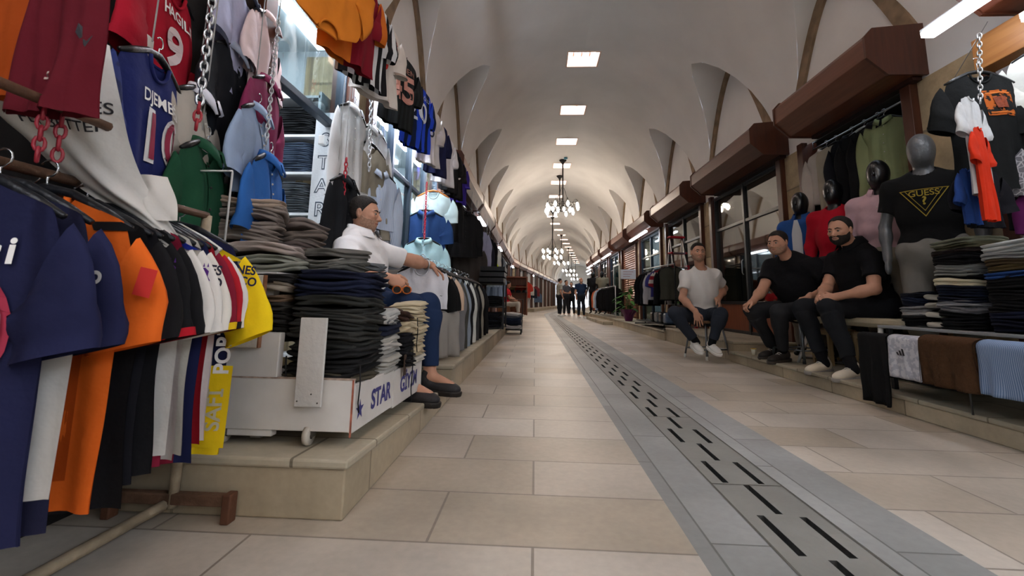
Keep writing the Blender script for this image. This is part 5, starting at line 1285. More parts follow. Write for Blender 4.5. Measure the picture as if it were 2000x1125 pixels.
for i, (y, lab, col, kw) in enumerate(FJ):
    up_ = i == 0; garment(lab, 'football jersey', 'jersey', col, (-1.225 if not up_ else -1.20, y, 2.89 if not up_ else 2.22), math.radians(66 if not up_ else 246), W=.48, L=.68, seed=70+i, name='football_jersey', D=.03, fold=.018, tilt=(0 if not up_ else PI, .0), sang=(14, 14), **kw)
    h = hanger((-1.235, y, 2.895), math.radians(66), 'thin wire hook holding the %s' % ' '.join(lab.split()[:6]), 'wire hangers on the fascia rail', 'C0C4C8', .40, True, .05)
# ------------------------------------------------------------------ the trolley with its stacks of trousers
WP = mat('CBC8C4', .55, .10, 5, .15, 12); CHIP = mat('7A4A36', .8, .2)
r = thing('trolley', 'white painted wooden trolley on casters with blue writing on its side', 'trolley', (-.94, 2.16, .187)); X0, X1, Y0, Y1 = -.26, .28, -.50, .52
m = MB().box(X0-.02, X1, Y0, Y0+.018, .052, .235); m.obj('front_panel', WP, r, bevel=.003)
m = MB().box(X1-.018, X1, Y0+.018, -.02, .045, .215); m.map(lambda x, y, z: (x, y, z-.02*(y-Y0))); m.obj('side_panel', WP, r, bevel=.003)
m = MB().box(X1-.018, X1, -.014, Y1, .035, .205); m.map(lambda x, y, z: (x, y, z-.02*(y-Y0)-.0)); m.obj('side_panel', WP, r, bevel=.003)
MB().box(X0, X1-.018, Y0+.018, Y1-.018, .07, .08).obj('floor_panel', WP, r); MB().box(X0-.02, X1, Y1-.018, Y1, .02, .20).obj('back_panel', WP, r, bevel=.003)
MB().box(X0, X1-.02, Y0+.018, Y1-.02, .19, .205).obj('deck', WP, r)
m = MB(); m.box(X0-.02, X1+.001, Y0-.001, Y0+.019, .233, .2375); m.obj('worn_edge', mat('A08C80', .8, .5, 30), r)
m = MB(); m.box(X1-.004, X1+.0015, Y0-.0015, Y0+.004, .035, .235); m.obj('worn_edge', mat('9A5A48', .8, .5, 30), r)
def side_text(body, yc, zc, size, nm='lettering', c='3A3A78'):
    vs, fs = text_geo(body, size, .035, 1.02); m = MB().add([(X1+.0015, yc+a, zc+b-.02*(yc+a-Y0)) for a, b in vs], fs); m.obj(nm, mat(c, .6, 0, bump=0), r)
side_text('STAR', -.185, .125, .072); side_text('GİYİM', .245, .120, .072)
m = MB(); pts = []
for k in range(10): a = PI/2+k*PI/5; q = .040 if k % 2 == 0 else .016; pts.append((X1+.0015, Y0+.075+q*math.cos(a), .115+q*math.sin(a)))
m.add(pts+[(X1+.0015, Y0+.075, .115)], [(k, (k+1) % 10, 10) for k in range(10)]); m.obj('star_mark', mat('3A3A78', .6, 0, bump=0), r)
for x, y in ((.12, -.485), (-.2, -.485), (.22, .42), (-.2, .42)):
    m = MB(); m.lathe([(.005, -.010), (.034, -.010), (.036, 0), (.034, .010), (.005, .010)], n=20); m.map(lambda a, b, c, x=x, y=y: (x+c, y+a, .036+b)); w_ = m.obj('caster', mat('B8B2A8', .5), r, smooth=True)
    m = MB(); m.box(x-.018, x+.018, y-.014, y+.03, .072, .078); m.box(x-.018, x-.014, y-.014, y+.02, .03, .074); m.box(x+.014, x+.018, y-.014, y+.02, .03, .074); m.obj('fork', metal('6E6A66', .4), w_); m = MB(); m.lathe([(.001, -.012), (.009, -.012), (.009, .012), (.001, .012)], n=10); m.map(lambda a, b, c, x=x, y=y: (x+c, y+a, .031+b)); m.obj('hub', metal('3A3A3A', .4), w_)
o = MB().box(-1.36, -.955, 1.665, 1.70, .215, .585).obj('back_panel_board', WP, bevel=.003); o.name = 'white_partition'; tag(o, 'taller worn white wooden panel beside the trolley behind the yellow jersey', 'panel')
o = MB().box(-1.115, -1.03, 1.645, 1.663, .53, .80).obj('narrow_board', mat('C2BCB2', .6, .08), bevel=.003); tag(o, 'narrow white board with raw wooden edge standing between jersey and dark trousers', 'board')
MB().box(-1.03, -1.024, 1.645, 1.663, .53, .80).obj('raw_edge', wood('8E6248', '744C34'), o)
o = MB().box(-.862, -.762, 1.628, 1.640, .33, .645).obj('loose_board', mat('BFBDBA', .5, .05), bevel=.003); tag(o, 'pale loose board screwed upright to the front of the trolley', 'board')
m = MB(); 
for x, z in ((-.85, .35), (-.775, .345), (-.80, .375)): m.ball((x, 1.627, z), .003, 8, 6)
m.obj('screw', metal('4A4644'), o)
CH, BKT, NVT, KH = '2A2B2A', '1B1B1C', '161A2C', '4A453A'
items = [('khaki', KH, .036), ('black', BKT, .034), ('black', BKT, .034), ('black', '202021', .032), ('charcoal', CH, .036), ('charcoal', '2E2E2C', .036), ('charcoal', CH, .034), ('charcoal', '343432', .034), ('charcoal', CH, .034), ('charcoal', '2C2D2B', .036), ('dark navy', NVT, .034), ('dark navy', '1A2036', .036), ('dark navy', NVT, .036)]
stack('trousers', 'trousers', 'the big dark pile on the white trolley', -.805, 1.835, .395, items, .30, .28, group='dark trousers on the white trolley', seed=2, puff=1.3)
items = [('black', '1E1D1C', .034)]*4+[('charcoal', '2A2826', .034), ('brown', '5E4C3E', .03), ('grey beige', '8E857A', .045), ('dark', '201F20', .035)]
stack('trousers', 'trousers', 'the narrow pile behind the narrow white board', -1.06, 1.84, .545, items[:], .20, .26, group='trousers behind the narrow board', seed=4)
stack('trousers', 'trousers', 'the light grey column at the trolley side', -.735, 2.085, .385, [('light grey', 'A6A49E', .038), ('light grey', '9A9892', .034), ('grey', '8E8C88', .034), ('light grey', 'A8A6A2', .036), ('light grey', 'A2A09A', .036), ('dark navy', '1E2232', .045), ('patterned grey', blotch('B4B2AE', '5A5C60', 40), .04), ('pale grey', 'B0B2B0', .045)], .18, .21, group='light trousers column on the trolley', seed=5, soft=.5, puff=1.6, lean=(0, .003))
stack('trousers', 'trousers', 'the black column at the trolley side', -.730, 2.335, .38, [('black', '151518', .036), ('black', '17171B', .034), ('black', '19191C', .036), ('black', '151518', .036), ('black', '1B1B1F', .036), ('cream', 'B5A78C', .055), ('dark brown', '3A2A24', .055)], .18, .20, group='black column on the trolley', seed=6, soft=.5, puff=1.8)
stack('trousers', 'trousers', 'the cream column at the far trolley side', -.725, 2.565, .37, [('pale grey', 'B4B0A6', .034), ('cream', 'BDB096', .034), ('cream', 'B8AB90', .034), ('cream', 'C0B398', .036), ('cream', 'B9AC92', .034), ('cream', 'B6A98E', .036), ('cream', 'BDB096', .034), ('beige', 'B5A78C', .034), ('cream', 'BFB399', .034), ('cream', 'B8AB90', .036)], .18, .20, group='cream column on the trolley', seed=8, soft=.5, puff=1.6)
for k, (x, y, z, l) in enumerate(((-.965, 1.69, .52, .15), (-.935, 1.685, .50, .19), (-.655, 1.70, .47, .17), (-.636, 2.36, .50, .30), (-.634, 2.42, .62, .18))):
    o = MB().tube([(x, y, z), (x+.006, y-.004, z-l*.4), (x+.002, y-.003, z-l*.8), (x+.008, y-.006, z-l)], .0028, 5).obj('drawstring', mat('141416', .8), smooth=True); tag(o, 'black drawstring number %s dangling from the trousers on the trolley' % ('one', 'two', 'three', 'four', 'five')[k], 'drawstring')
o = MB().box(-.644, -.641, 2.235, 2.275, .345, .445).obj('paper_tag', mat('3E2E26', .6)); tag(o, 'brown cardboard tag hanging on the light grey column of the trolley', 'tag')
# low table behind and the beige piles on it
r = thing('display_table', 'plain table hidden under the piles of beige trousers', 'table', (-1.33, 2.15, .187)); MB().box(-.24, .30, -.42, .45, .60, .63).obj('table_top', WP, r)
for x in (-.22, .27):
    for y in (-.39, .42): MB().box(x-.02, x+.02, y-.02, y+.02, 0, .60).obj('leg', WP, r)
Z = .822
BG = ['8E857C', '9A8F84', 'A0978E', '857C76', 'B09C8A']
z = stack('trousers', 'trousers', 'the low light pile above the board', -1.16, 1.90, Z, [('sage grey', '7A7B72', .034), ('sage grey', '808177', .034), ('pinkish beige', '9A8E88', .04)], .30, .30, rz=.25, seed=11, soft=.5, puff=2.2, layers=2)
stack('trousers', 'trousers', 'the grey pile over the dark trousers', -.93, 2.02, .835, [('grey', '5E5E5A', .034), ('grey', '6A6964', .034), ('grey', '62605C', .034)], .24, .26, rz=-.2, seed=12, soft=.5, puff=2.2)
stack('trousers', 'trousers', 'the slate pile by the seated man', -.93, 2.34, .83, [('slate', '4E5256', .03), ('slate', '5A5E62', .035)], .26, .26, rz=.2, seed=13, soft=.5, puff=2.2)
o = MB().box(-1.02, -.82, 2.02, 2.46, .80, .815).obj('thin_shelf', WP, bevel=.003); tag(o, 'thin shelf carrying the grey and slate piles beside the man in white', 'shelf')
for y in (2.05, 2.49): MB().box(-.98, -.96, y-.01, y+.01, .387, .80).obj('support', WP, o)
stack('trousers', 'trousers', 'the tall beige pile beside the green shirt', -1.40, 2.0, Z, [('black', '1A1A1C', .04), ('charcoal', '2A2A2C', .04), ('taupe', '7A716A', .036), ('grey beige', '8A8078', .036), ('grey beige', '847B74', .036), ('taupe', '7E746E', .034), ('grey beige', '8A8079', .036), ('taupe', '776E69', .036), ('taupe', '857B74', .034), ('pale beige', '9E8E80', .036)], .34, .32, rz=.45, seed=14, soft=.5, puff=2.0, lean=(.004, -.001))
stack('trousers', 'trousers', 'the slumped brown pile before the lit shelf', -1.37, 2.36, Z, [('black', '1C1C1E', .04), ('taupe', '6E645E', .045), ('taupe', '7A6F6A', .045), ('brown grey', '6A5F5C', .045), ('taupe', '7A6F68', .045), ('brown grey', '70665F', .045), ('taupe', '786D68', .045)], .30, .26, rz=-.35, seed=15, soft=.5, puff=2.4, lean=(.005, 0))
o = draped('black folded garment lying at the end of the brown pile', 'clothes', '141618', -1.16, 2.62, .90, .22, .10, .08, .5, name='folded_garment')
r = thing('wire_stand', 'thin white wire display stand before the dark green shirt', 'stand', (-1.18, 1.62, .80)); m = MB(); m.tube([(-.22, 0, .40), (0, 0, .40), (.0, 0, .39), (0, 0, 0)], .004, 6); m.obj('wire', paint('C8C8C8'), r, smooth=True)
# ------------------------------------------------------------------ shelves inside the trouser shop
r = thing('shelf_unit', 'white shelf unit full of folded trousers inside the lit shop', 'shelf unit', (-1.98, 3.22, .22)); 
for x in (-.62, -.18, .28): MB().box(x-.012, x+.012, -.0, .34, 0, 2.1).obj('upright', paint('DDE2E6'), r)
for z_ in (.08, .45, .80, 1.12, 1.44, 1.74, 2.06): MB().box(-.62, .28, 0, .34, z_-.01, z_+.01).obj('shelf', paint('DDE2E6'), r)
SC_ = [('slate blue', '3E4A5C'), ('grey blue', '56606E'), ('black', '1C1E20'), ('grey', '4A5056')]
for b_, zz in enumerate((.46, .81, 1.13, 1.45, 1.75)):
    for a, xx in enumerate((-.40, .05)):
        cn, cc = SC_[(b_+a) % 4] if not (a == 1 and b_ == 4) else SC_[2]
        cc2 = '7E9AAE' if a == 0 else cc
        stack('trousers', 'trousers', 'shelf level %s, %s column, lit shop' % (['one', 'two', 'three', 'four', 'five'][b_], 'inner' if a == 0 else 'outer'), -1.98+xx, 3.22+.15, .22+zz, [(('pale blue' if a == 0 else cn), (cc2 if k % 2 else cc2), .032) for k in range(8 if b_ < 4 else 8)], .36, .28, seed=20+b_*2+a, jit=.004, puff=.5, group='trousers on the shelf in the lit shop')
r = thing('pillar_sign', 'white upright panel with outlined letters at the edge of the trouser shop', 'sign', (-1.60, 3.14, .19)); MB().box(-.075, .095, 0, .03, 0, 1.92).obj('panel', mat('CDD3D8', .5, .03), r, bevel=.003)
for k, ch in enumerate('STAR GİYİM'):
    if ch == ' ': continue
    vs, fs = text_geo(ch, .105, .03); MB().add([(.01+a, -.001, 1.70-.178*k+b) for a, b in vs], fs).obj('lettering', mat('3E4A58', .6, 0, bump=0), r)
    vs, fs = text_geo(ch, .098, -.012); MB().add([(.01+a, -.002, 1.70-.178*k+b) for a, b in vs], fs).obj('letter_fill', mat('CDD3D8', .6, 0, bump=0), r)
o = MB().box(-1.60, -1.555, 3.05, 3.10, 1.83, 1.90).obj('alarm_box', paint('E4E6E6'), bevel=.006); tag(o, 'small white box fixed on the shop frame above the outlined letters', 'box')
# ------------------------------------------------------------------ clothes around the seated man, shop two
H2 = [
 ('shirt', 'long white shirt hanging beside the brown door post behind the man in white', (-1.42, 3.22, 2.18), 84, 'D5D8DA', dict(W=.42, L=.95)),
 ('jacket', 'black leather jacket hanging behind the head of the man in the white polo', (-1.36, 3.04, 1.56), 84, '1A1C20', dict(W=.36, L=.50)),
 ('tee', 'cream t-shirt with a lime front hanging behind the shoulder of the man in white', (-1.40, 3.02, 1.25), 80, 'D4D6CC', dict(W=.42, L=.46, patches=[('A8C832', [(-.10, -.06, .14), (-.40, -.06, .16)])])),
 ('sweat', 'khaki shirt with gathered sleeves hanging above the striped blue shirt', (-1.38, 3.48, 1.97), 70, '8A8578', dict(W=.46, L=.42)),
 ('shirt', 'pale blue striped shirt hanging above the head of the man in the white polo', (-1.34, 3.60, 1.79), 62, stripes('9DB2D2', 'C8D4E4', .012), dict(W=.46, L=.50)),
 ('shirt', 'white linen shirt hanging beyond the khaki shirt', (-1.46, 3.75, 2.22), 75, 'DDE0E2', dict(W=.46, L=.55)),
 ('shirt', 'white trousers-length shirt hanging beside the face of the man in white', (-1.42, 3.95, 1.66), 70, 'D6D9DC', dict(W=.40, L=.72)),
 ('tee', 'white and pale green t-shirt, uppermost on the red chain', (-1.30, 5.45, 2.06), 8, 'C8E0E2', dict(W=.46, L=.52)),
 ('polo', 'navy blue polo shirt in the middle of the red chain', (-1.34, 5.30, 1.78), 6, '24406E', dict(W=.50, L=.54)),
 ('polo', 'pale aqua polo shirt at the bottom of the red chain', (-1.33, 5.20, 1.42), 4, 'A9CBD0', dict(W=.48, L=.56)),
 ('sweat', 'black sweatshirt hanging at the post beyond the pale polo shirts', (-1.30, 6.6, 2.35), 60, '141416', dict(W=.46, L=.75)),
]
for i, (k, lab, loc, rz, col, kw) in enumerate(H2):
    garment(lab, 'shirt', k, col, loc, math.radians(rz), seed=90+i, fold=.010, sang=(16, 16), **dict(dict(D=.032), **kw))
    hanger((loc[0], loc[1], loc[2]+.012), math.radians(rz), 'hanger holding the %s' % ' '.join(lab.split()[:7]), 'hangers of the second jersey side shop', '15171A' if i != 7 else 'C87A3A')
chain([(-1.345, 3.30, 2.79), (-1.30, 3.30, 1.70)], 'white and red chain hanging before the khaki shirt', 'C8CCD0', .045, .005, cols=lambda n: 9 < n < 13)
chain([(-1.30, 5.10, 2.10), (-1.30, 5.10, 1.42)], 'red plastic chain hanging down the middle of the polo shirts', '_C02A3A', .04, .0045)
chain([(-1.345, 2.98, 1.70), (-1.345, 2.98, 1.30)], 'short red plastic chain beside the black leather jacket', '_B02436', .04, .0045)
for (k, lab, loc, rz, col, kw) in H2:
    if loc[2] < 2.3: cord(loc[0]-.02, loc[1], loc[2]+.08, 'thin cord holding the %s' % ' '.join(lab.split()[:9]))
# display of stacked things inside shop two and the low rack past the man
for q, (cn, cc) in enumerate((('navy', '20345E'), ('blue', '2E5288'), ('dark', '1C2230'))):
    stack('jeans', 'jeans', 'the %s pile inside the second jersey side shop' % ('low', 'middle', 'high')[q], -2.2, 5.6, .6+.55*q, [(cn, cc, .035)]*9, .34, .30, seed=50+q, group='jeans inside the second shop', jit=.004, puff=.6)
r = thing('shelf_unit', 'white shelf unit with blue jeans behind the shop window', 'shelf unit', (-2.2, 5.6, .22))
for z_ in (.0, .37, .92, 1.47, 2.0): MB().box(-.3, .3, -.18, .18, z_-.012, z_+.0).obj('shelf', paint('DDE2E6'), r)
for x in (-.31, .31): MB().box(x-.012, x+.012, -.18, .18, -.01, 2.0).obj('upright', paint('DDE2E6'), r)
r = thing('clothes_rack', 'low clothes rack of dark and pale clothes beyond the seated man in white', 'clothes rack', (-1.05, 0, .22)); MB().tube([(0, 3.62, .80), (0, 6.9, .80)], .012).obj('rail', metal('9A9A9A'), r, smooth=True)
for y in (3.88, 6.88): MB().tube([(0, y, .80), (0, y, 0)], .014).obj('post', metal('9A9A9A'), r, smooth=True); MB().tube([(-.22, y, .015), (.22, y, .015)], .013).obj('foot', metal('9A9A9A'), r, smooth=True)
o = MB().box(-1.25, -.84, 3.62, 4.05, .22, .62).obj('white_box', WP, bevel=.006); tag(o, 'white wooden box with a bare edge under the low clothes rack', 'box'); MB().box(-.842, -.836, 3.62, 3.66, .22, .62).obj('raw_edge', wood('9A5A38', '7E4428'), o)
LR = [(3.70, 'white folded polo with a small dark crest laid over the low rack', 'D9DAE2'), (3.80, 'black polo shirt behind the white one on the low rack', '131314'), (3.95, 'plain black t-shirt second after the white polo on the low rack', '18181A'), (4.15, 'peach coloured shirt with an orange cuff on the low rack', 'CDB29C'), (4.33, 'grey melange shirt after the peach one on the low rack', '77777A'), (4.5, 'olive grey jacket in the middle of the low rack', '4A4A46'), (4.7, 'pale blue grey shirt in the middle of the low rack', '8894A2'),
      (4.9, 'dark shirt with white cuffs on the low rack', '1E1E20'), (5.15, 'white shirt past the middle of the low rack', 'C9CCC8'), (5.4, 'dark grey jacket towards the black cage on the low rack', '3C3D3E'), (5.65, 'black jacket before the beige one on the low rack', '151516'), (5.9, 'light beige jacket towards the end of the low rack', '8F8B80'), (6.2, 'long black coat second from the black cage on the low rack', '131313'), (6.5, 'black coat nearest to the black cage', '1A1A1C')]
for i, (y, lab, col) in enumerate(LR):
    kw = dict(texts=[dict(body='~', x=.17, z=-.25, size=.025, c='2A4A34', n='logo')]) if i == 0 else {}
    garment(lab, 'shirt', 'tee' if i < 4 else 'shirt', col, (-.99 if i else -.95, y, 1.0), .05, W=.46, L=.60 if i > 0 else .36, seed=120+i, D=.03, fold=.012, sl=(None, None) if i else (False, False), sang=(18, 22) if i != 0 else None, **kw)
    hanger((-.99 if i else -.95, y, 1.012), .05, 'hanger on the low rack under the %s' % ' '.join(lab.split()[:5]), 'hangers on the low rack', '1A1A1C')
o = draped('grey sweat shorts with small black zips hanging in front of the white box', 'shorts', '8C8884', -.80, 3.78, .60, .34, .36, .05, math.radians(50), name='sweat_shorts', fold=.02)
pp = stack('clothes', 'clothes', 'the pile beyond the outstretched arm', -1.22, 4.2, .98, [('grey', '7A7C80', .04), ('white plastic wrapped', 'CFD2D6', .05)], .36, .5, seed=61, puff=2.5, soft=.5, name='folded_clothes')
o = MB().box(-1.42, -1.02, 3.9, 4.5, .93, .975).obj('thin_shelf', WP, bevel=.003); tag(o, 'thin shelf under the wrapped clothes beside the outstretched arm', 'shelf')
for y in (3.95, 4.45): MB().box(-1.40, -1.37, y-.015, y+.015, .22, .93).obj('support', WP, o)
# ------------------------------------------------------------------ further along: black cage, cart, kiosk
r = thing('metal_cage', 'black metal cage cabinet with folded dark clothes at the kerb', 'cage', (-.76, 8.3, .22)); BM = mat('1A1A1C', .5, .2, 10)
for x in (-.20, .20):
    for y in (-.35, .35): MB().box(x-.014, x+.014, y-.014, y+.014, 0, .80).obj('post', BM, r)
for z_ in (.02, .38, .80): MB().box(-.20, .20, -.35, .35, z_-.01, z_+.01).obj('shelf', BM, r)
stack('clothes', 'clothes', 'the lower shelf of the black cage', -.76, 8.25, .62, [('black', '17181A', .045)]*4, .34, .5, seed=71, name='folded_clothes'); stack('clothes', 'clothes', 'the floor of the black cage', -.76, 8.25, .255, [('black', '1B1D22', .045)]*6, .34, .5, seed=72, name='folded_clothes')
for k in range(3):
    r = thing('plastic_crate', 'black slotted plastic crate, %s of three on the black cage' % ('lowest', 'middle', 'topmost')[k], 'crate', (-.78+.01*k, 8.2, 1.032+.1*k)); m = MB(); m.box(-.22, .22, -.3, .3, 0, .01); m.obj('floor', BM, r)
    for a, b, c, d in ((-.22, .22, -.3, -.29), (-.22, .22, .29, .3), (-.22, -.21, -.29, .29), (.21, .22, -.29, .29)): MB().box(a, b, c, d, 0, .085).obj('side', BM, r)
FARH = [(-1.25, 7.7, 2.25, '1C1C1E', 'jacket', 'black jacket hanging in the dark doorway past the black cage'), (-1.21, 8.2, 1.75, '4A4644', 'sweat', 'brown grey sweatshirt hanging behind the black crates'), (-1.21, 8.9, 2.15, 'A8AECE', 'shirt', 'lavender shirt hanging past the first tube lamp'), (-1.21, 9.6, 2.05, '2A2C3A', 'jacket', 'dark navy jacket hanging past the lavender shirt'),
        (-1.21, 10.4, 2.2, '1A1A1C', 'jacket', 'long black coat hanging over the aisle edge'), (-1.21, 10.9, 1.75, 'C8E000', 'tee', 'neon yellow green t-shirt hanging at the aisle edge'), (-1.21, 11.6, 2.2, 'C8C4BE', 'shirt', 'off white shirt hanging past the neon one'), (-1.21, 12.3, 2.15, '22242A', 'shirt', 'black shirt hanging past the off white one'),
        (-1.21, 12.9, 1.9, 'A8B8CC', 'shirt', 'pale blue shirt hanging low beyond the crates'), (-1.21, 13.5, 2.1, '7A8088', 'shirt', 'grey shirt hanging before the brown kiosk'), (-1.21, 13.9, 1.6, '8EA2C0', 'shirt', 'faded blue shirt hanging lowest before the brown kiosk'), (-.40, 16.52, 1.45, 'B03A2E', 'tee', 'red t-shirt hanging from the brown kiosk roof'), (-.62, 16.52, 1.40, 'A89A72', 'jacket', 'beige jacket hanging from the brown kiosk roof')]
for i, (x, y, z_, c, k, lab) in enumerate(FARH):
    cord(x, y, z_, 'thin cord from which the %s hangs' % ' '.join(lab.split()[:9]), 2.745 if y < 16 else 1.54); hanger((x, y, z_+.012), math.radians(25), 'hanger of the %s' % ' '.join(lab.split()[:10]), 'hangers along the jersey side'); garment(lab, 'clothes', k, c, (x, y, z_), math.radians(25), W=.5, L=.8 if k != 'tee' else .62, seed=150+i)
r = thing('hand_cart', 'dark folding cart loaded with jeans and a white bag before the brown kiosk', 'cart', (-.50, 10.1, 0)); m = MB(); m.tube([(-.2, -.3, .1), (-.2, .3, .1), (.2, .3, .1), (.2, -.3, .1), (-.2, -.3, .1)], .015); m.obj('base', BM, r, smooth=True)
m = MB(); m.tube([(-.2, .3, .1), (-.22, .36, .75), (.22, .36, .75), (.2, .3, .1)], .013); m.obj('handle', BM, r, smooth=True)
for x in (-.2, .2):
    for y in (-.25, .25): m = MB(); m.lathe([(.005, -.015), (.05, -.015), (.05, .015), (.005, .015)], n=14); m.map(lambda a, b, c, x=x, y=y: (x+c, y+a, .05+b)); m.obj('wheel', BM, r, smooth=True)
stack('jeans', 'jeans', 'the folding cart before the brown kiosk', -.50, 10.1, .115, [('white', 'C8C8CC', .07), ('dark blue', '1E2636', .06), ('dark blue', '222B3E', .06), ('blue', '2A3850', .06), ('grey blue', '5A6470', .05), ('white', 'B8B8B8', .05)], .40, .55, seed=75, puff=1.5)
r = thing('kiosk', 'brown open kiosk frame with hats and bags behind the person in red', 'kiosk', (-.72, 16.3, .22)); KB = wood('8A5238', '6E3E28', 3, 2)
MB().box(-.45, .45, -.02, .02, 0, .85).obj('lower_panel', KB, r); MB().box(-.45, .45, -.02, .02, 1.05, 1.32).obj('upper_panel', KB, r); MB().box(-.45, .45, -.3, .3, 1.32, 1.36).obj('roof', KB, r)
for x in (-.44, .42): MB().box(x-.02, x+.02, -.3, .3, 0, 1.32).obj('side', KB, r)
for k in range(4):
    m = MB(); m.lathe([(.005, .10), (.07, .09), (.085, .03), (.085, .0), (.15, -.005), (.15, 0), (.005, .002)], n=16); o = m.obj('hat', mat('1A1A1C', .8), smooth=True, loc=(-1.04+.22*k, 16.0, 1.01)); tag(o, 'dark brimmed hat on the kiosk counter, %s' % ('beside its inner side post', 'second from its inner side post', 'second from the aisle', 'at the aisle end')[k], 'hat')
MB().box(-.45, .45, -.45, -.02, .97, 1.0).obj('counter', KB, r)
# jackets, chairs and goods seen small along the far west side
rr = random.Random(5)
for k in range(12):
    y = 19.5+k*1.55; x = -1.02+bx(y); cols_ = ['3A3A40', '8A8078', 'B8B4AE', '22262E', '6A2A2E', '4A5A70']
    x -= .2; zz = 1.3+rr.random()*.6; cord(x, y, zz, 'thin cord far down the jersey side, number %s past the kiosk' % ['one', 'two', 'three', 'four', 'five', 'six', 'seven', 'eight', 'nine', 'ten', 'eleven', 'twelve'][k])
    hanger((x, y, zz+.012), math.radians(20), 'hanger far down the jersey side, number %s past the kiosk' % ['one', 'two', 'three', 'four', 'five', 'six', 'seven', 'eight', 'nine', 'ten', 'eleven', 'twelve'][k], 'hangers along the jersey side')
    garment('%s garment hanging far down the jersey side, number %s past the kiosk' % (['dark', 'brown grey', 'pale', 'navy', 'dark red', 'blue grey'][k % 6], ['one', 'two', 'three', 'four', 'five', 'six', 'seven', 'eight', 'nine', 'ten', 'eleven', 'twelve'][k]), 'clothes', 'shirt', cols_[k % 6], (x, y, zz), math.radians(20), W=.5, L=.75, seed=170+k)
# ------------------------------------------------------------------ bench side: display with mannequins
def mannequin(label, x, y, z, face, head, shirt, trousers, egg=False, s=1.10, seed=1, sl=.6, long_=False, **k):
    f = nrm([face[0], face[1], 0]); R = np.array([f[1], -f[0], 0]); o = np.array([x, y, z])
    def P(a, b, c): return tuple(o+(R*a+f*b)*s+np.array([0, 0, c*s]))
    J = dict(pel=P(0, 0, .92), neck=P(0, 0, 1.42), head=P(0, .03, 1.62), shr=P(.18, 0, 1.37), shl=P(-.18, 0, 1.37), hir=P(.09, 0, .88), hil=P(-.09, 0, .88), knr=P(.10, .02, .48), knl=P(-.12, .03, .48), anr=P(.10, 0, .09), anl=P(-.13, .03, .09), toer=tuple(f), toel=tuple(f), front=tuple(f),
             elr=P(.25, -.02, 1.10), wrr=P(.24, .06, .86), ell=P(-.25, -.02, 1.10), wrl=P(-.24, .06, .86))
    hm = mat(head, .28 if not egg else .38, .03, coat=.15 if not egg else 0, spec=.5, metal=0 if not egg else .2)
    r, _ = person(label, J, s=s, skin=hm, top=shirt, bottom=trousers, shoes=None, hair='bald', face=False, h=.007, full=.84, seed=seed, name='mannequin', cat='mannequin', look=f, sleeve=sl, hem=.05 if long_ else .02, wr=.6, **k)
    m = MB(); m.lathe([(.01, 0), (.15, 0), (.15, .008), (.01, .012)], n=24); m.obj('base', metal('9A9C9E', .3), r)
    fr = frame(f)
    if not egg:   # a moulded nose and brow on the glossy heads
        m = MB(); c = np.array(J['head'])-np.array([x, y, 0])
        b = r.location; c = np.array(J['head'])-np.array(b); m.tube([c+fr[1]*.085*s+fr[2]*.02*s, c+fr[1]*.108*s-fr[2]*.025*s, c+fr[1]*.09*s-fr[2]*.035*s], [.006*s, .012*s, .008*s], 8)
        m.tube([c+fr[1]*.078*s-fr[2]*.062*s-fr[0]*.02*s, c+fr[1]*.088*s-fr[2]*.060*s, c+fr[1]*.078*s-fr[2]*.062*s+fr[0]*.02*s], [.004*s, .007*s, .004*s], 6); m.obj('nose', hm, r, smooth=True)
    return r, J, f, R
DENIM = mat('1E3A66', .9, .1, 8, .3, 30)
r1, J1, f1, R1 = mannequin('black glossy headed mannequin in an open blue shirt over white, next to the stone pier', 3.20, 5.44, .13, (-1, -.75), '0C0C0E', '234A86', '6E675C', s=1.12, seed=41, sl=1.5, long_=True, collar=True)
r2, J2, f2, R2 = mannequin('black glossy headed mannequin in a red sweater', 3.26, 4.93, .13, (-1, -.7), '0C0C0E', 'A01224', '2A2A2C', s=1.13, seed=42, sl=1.6)
r3, J3, f3, R3 = mannequin('black glossy headed mannequin in a pale pink shirt', 3.26, 4.28, .13, (-1, -.75), '0C0C0E', 'B99AA0', '8E8778', s=1.135, seed=43, sl=1.7, long_=True, collar=True)
r4, J4, f4, R4 = mannequin('grey egg headed mannequin in a black t-shirt with a gold triangle print', 3.12, 3.64, .13, (-1, -.95), '5A5C5E', '141415', '78756E', egg=True, s=1.14, seed=44, sl=.62)
def chest(root, J, f, R, s, polys, nm, col, dz=.0, d=.152, text=None, flat=False):
    """marks on the chest of a dressed figure, bent round it"""
    c = np.array(J['neck'])*.62+np.array(J['pel'])*.38; b = np.array(root.location)
    def W(u, v): return c-R*u+f*(d*s*math.sqrt(max(.05, 1-(u/(.24*s))**2)))+np.array([0, 0, v+dz])-b
    m = MB()
    for P, F in polys: m.add([tuple(W(u, v)) for u, v in P], F)
    o = m.obj(nm, mat(col, .6, 0, bump=0), root); return o
def tri(w_, h_, t, n=10):
    a = [(-w_, 0), (w_, 0), (0, -h_)]; k = 1-t; cx, cy = 0, -h_/3; b = [(cx+(x-cx)*k, cy+(y-cy)*k) for x, y in a]; P = []; F = []
    for i in range(3):
        p0, p1, q0, q1 = a[i], a[(i+1) % 3], b[i], b[(i+1) % 3]
        for j in range(n):
            t0, t1 = j/n, (j+1)/n; o = len(P)
            P += [(p0[0]+(p1[0]-p0[0])*t0, p0[1]+(p1[1]-p0[1])*t0), (p0[0]+(p1[0]-p0[0])*t1, p0[1]+(p1[1]-p0[1])*t1), (q0[0]+(q1[0]-q0[0])*t1, q0[1]+(q1[1]-q0[1])*t1), (q0[0]+(q1[0]-q0[0])*t0, q0[1]+(q1[1]-q0[1])*t0)]; F.append((o, o+1, o+2, o+3))
    return P, F
S4 = 1.14
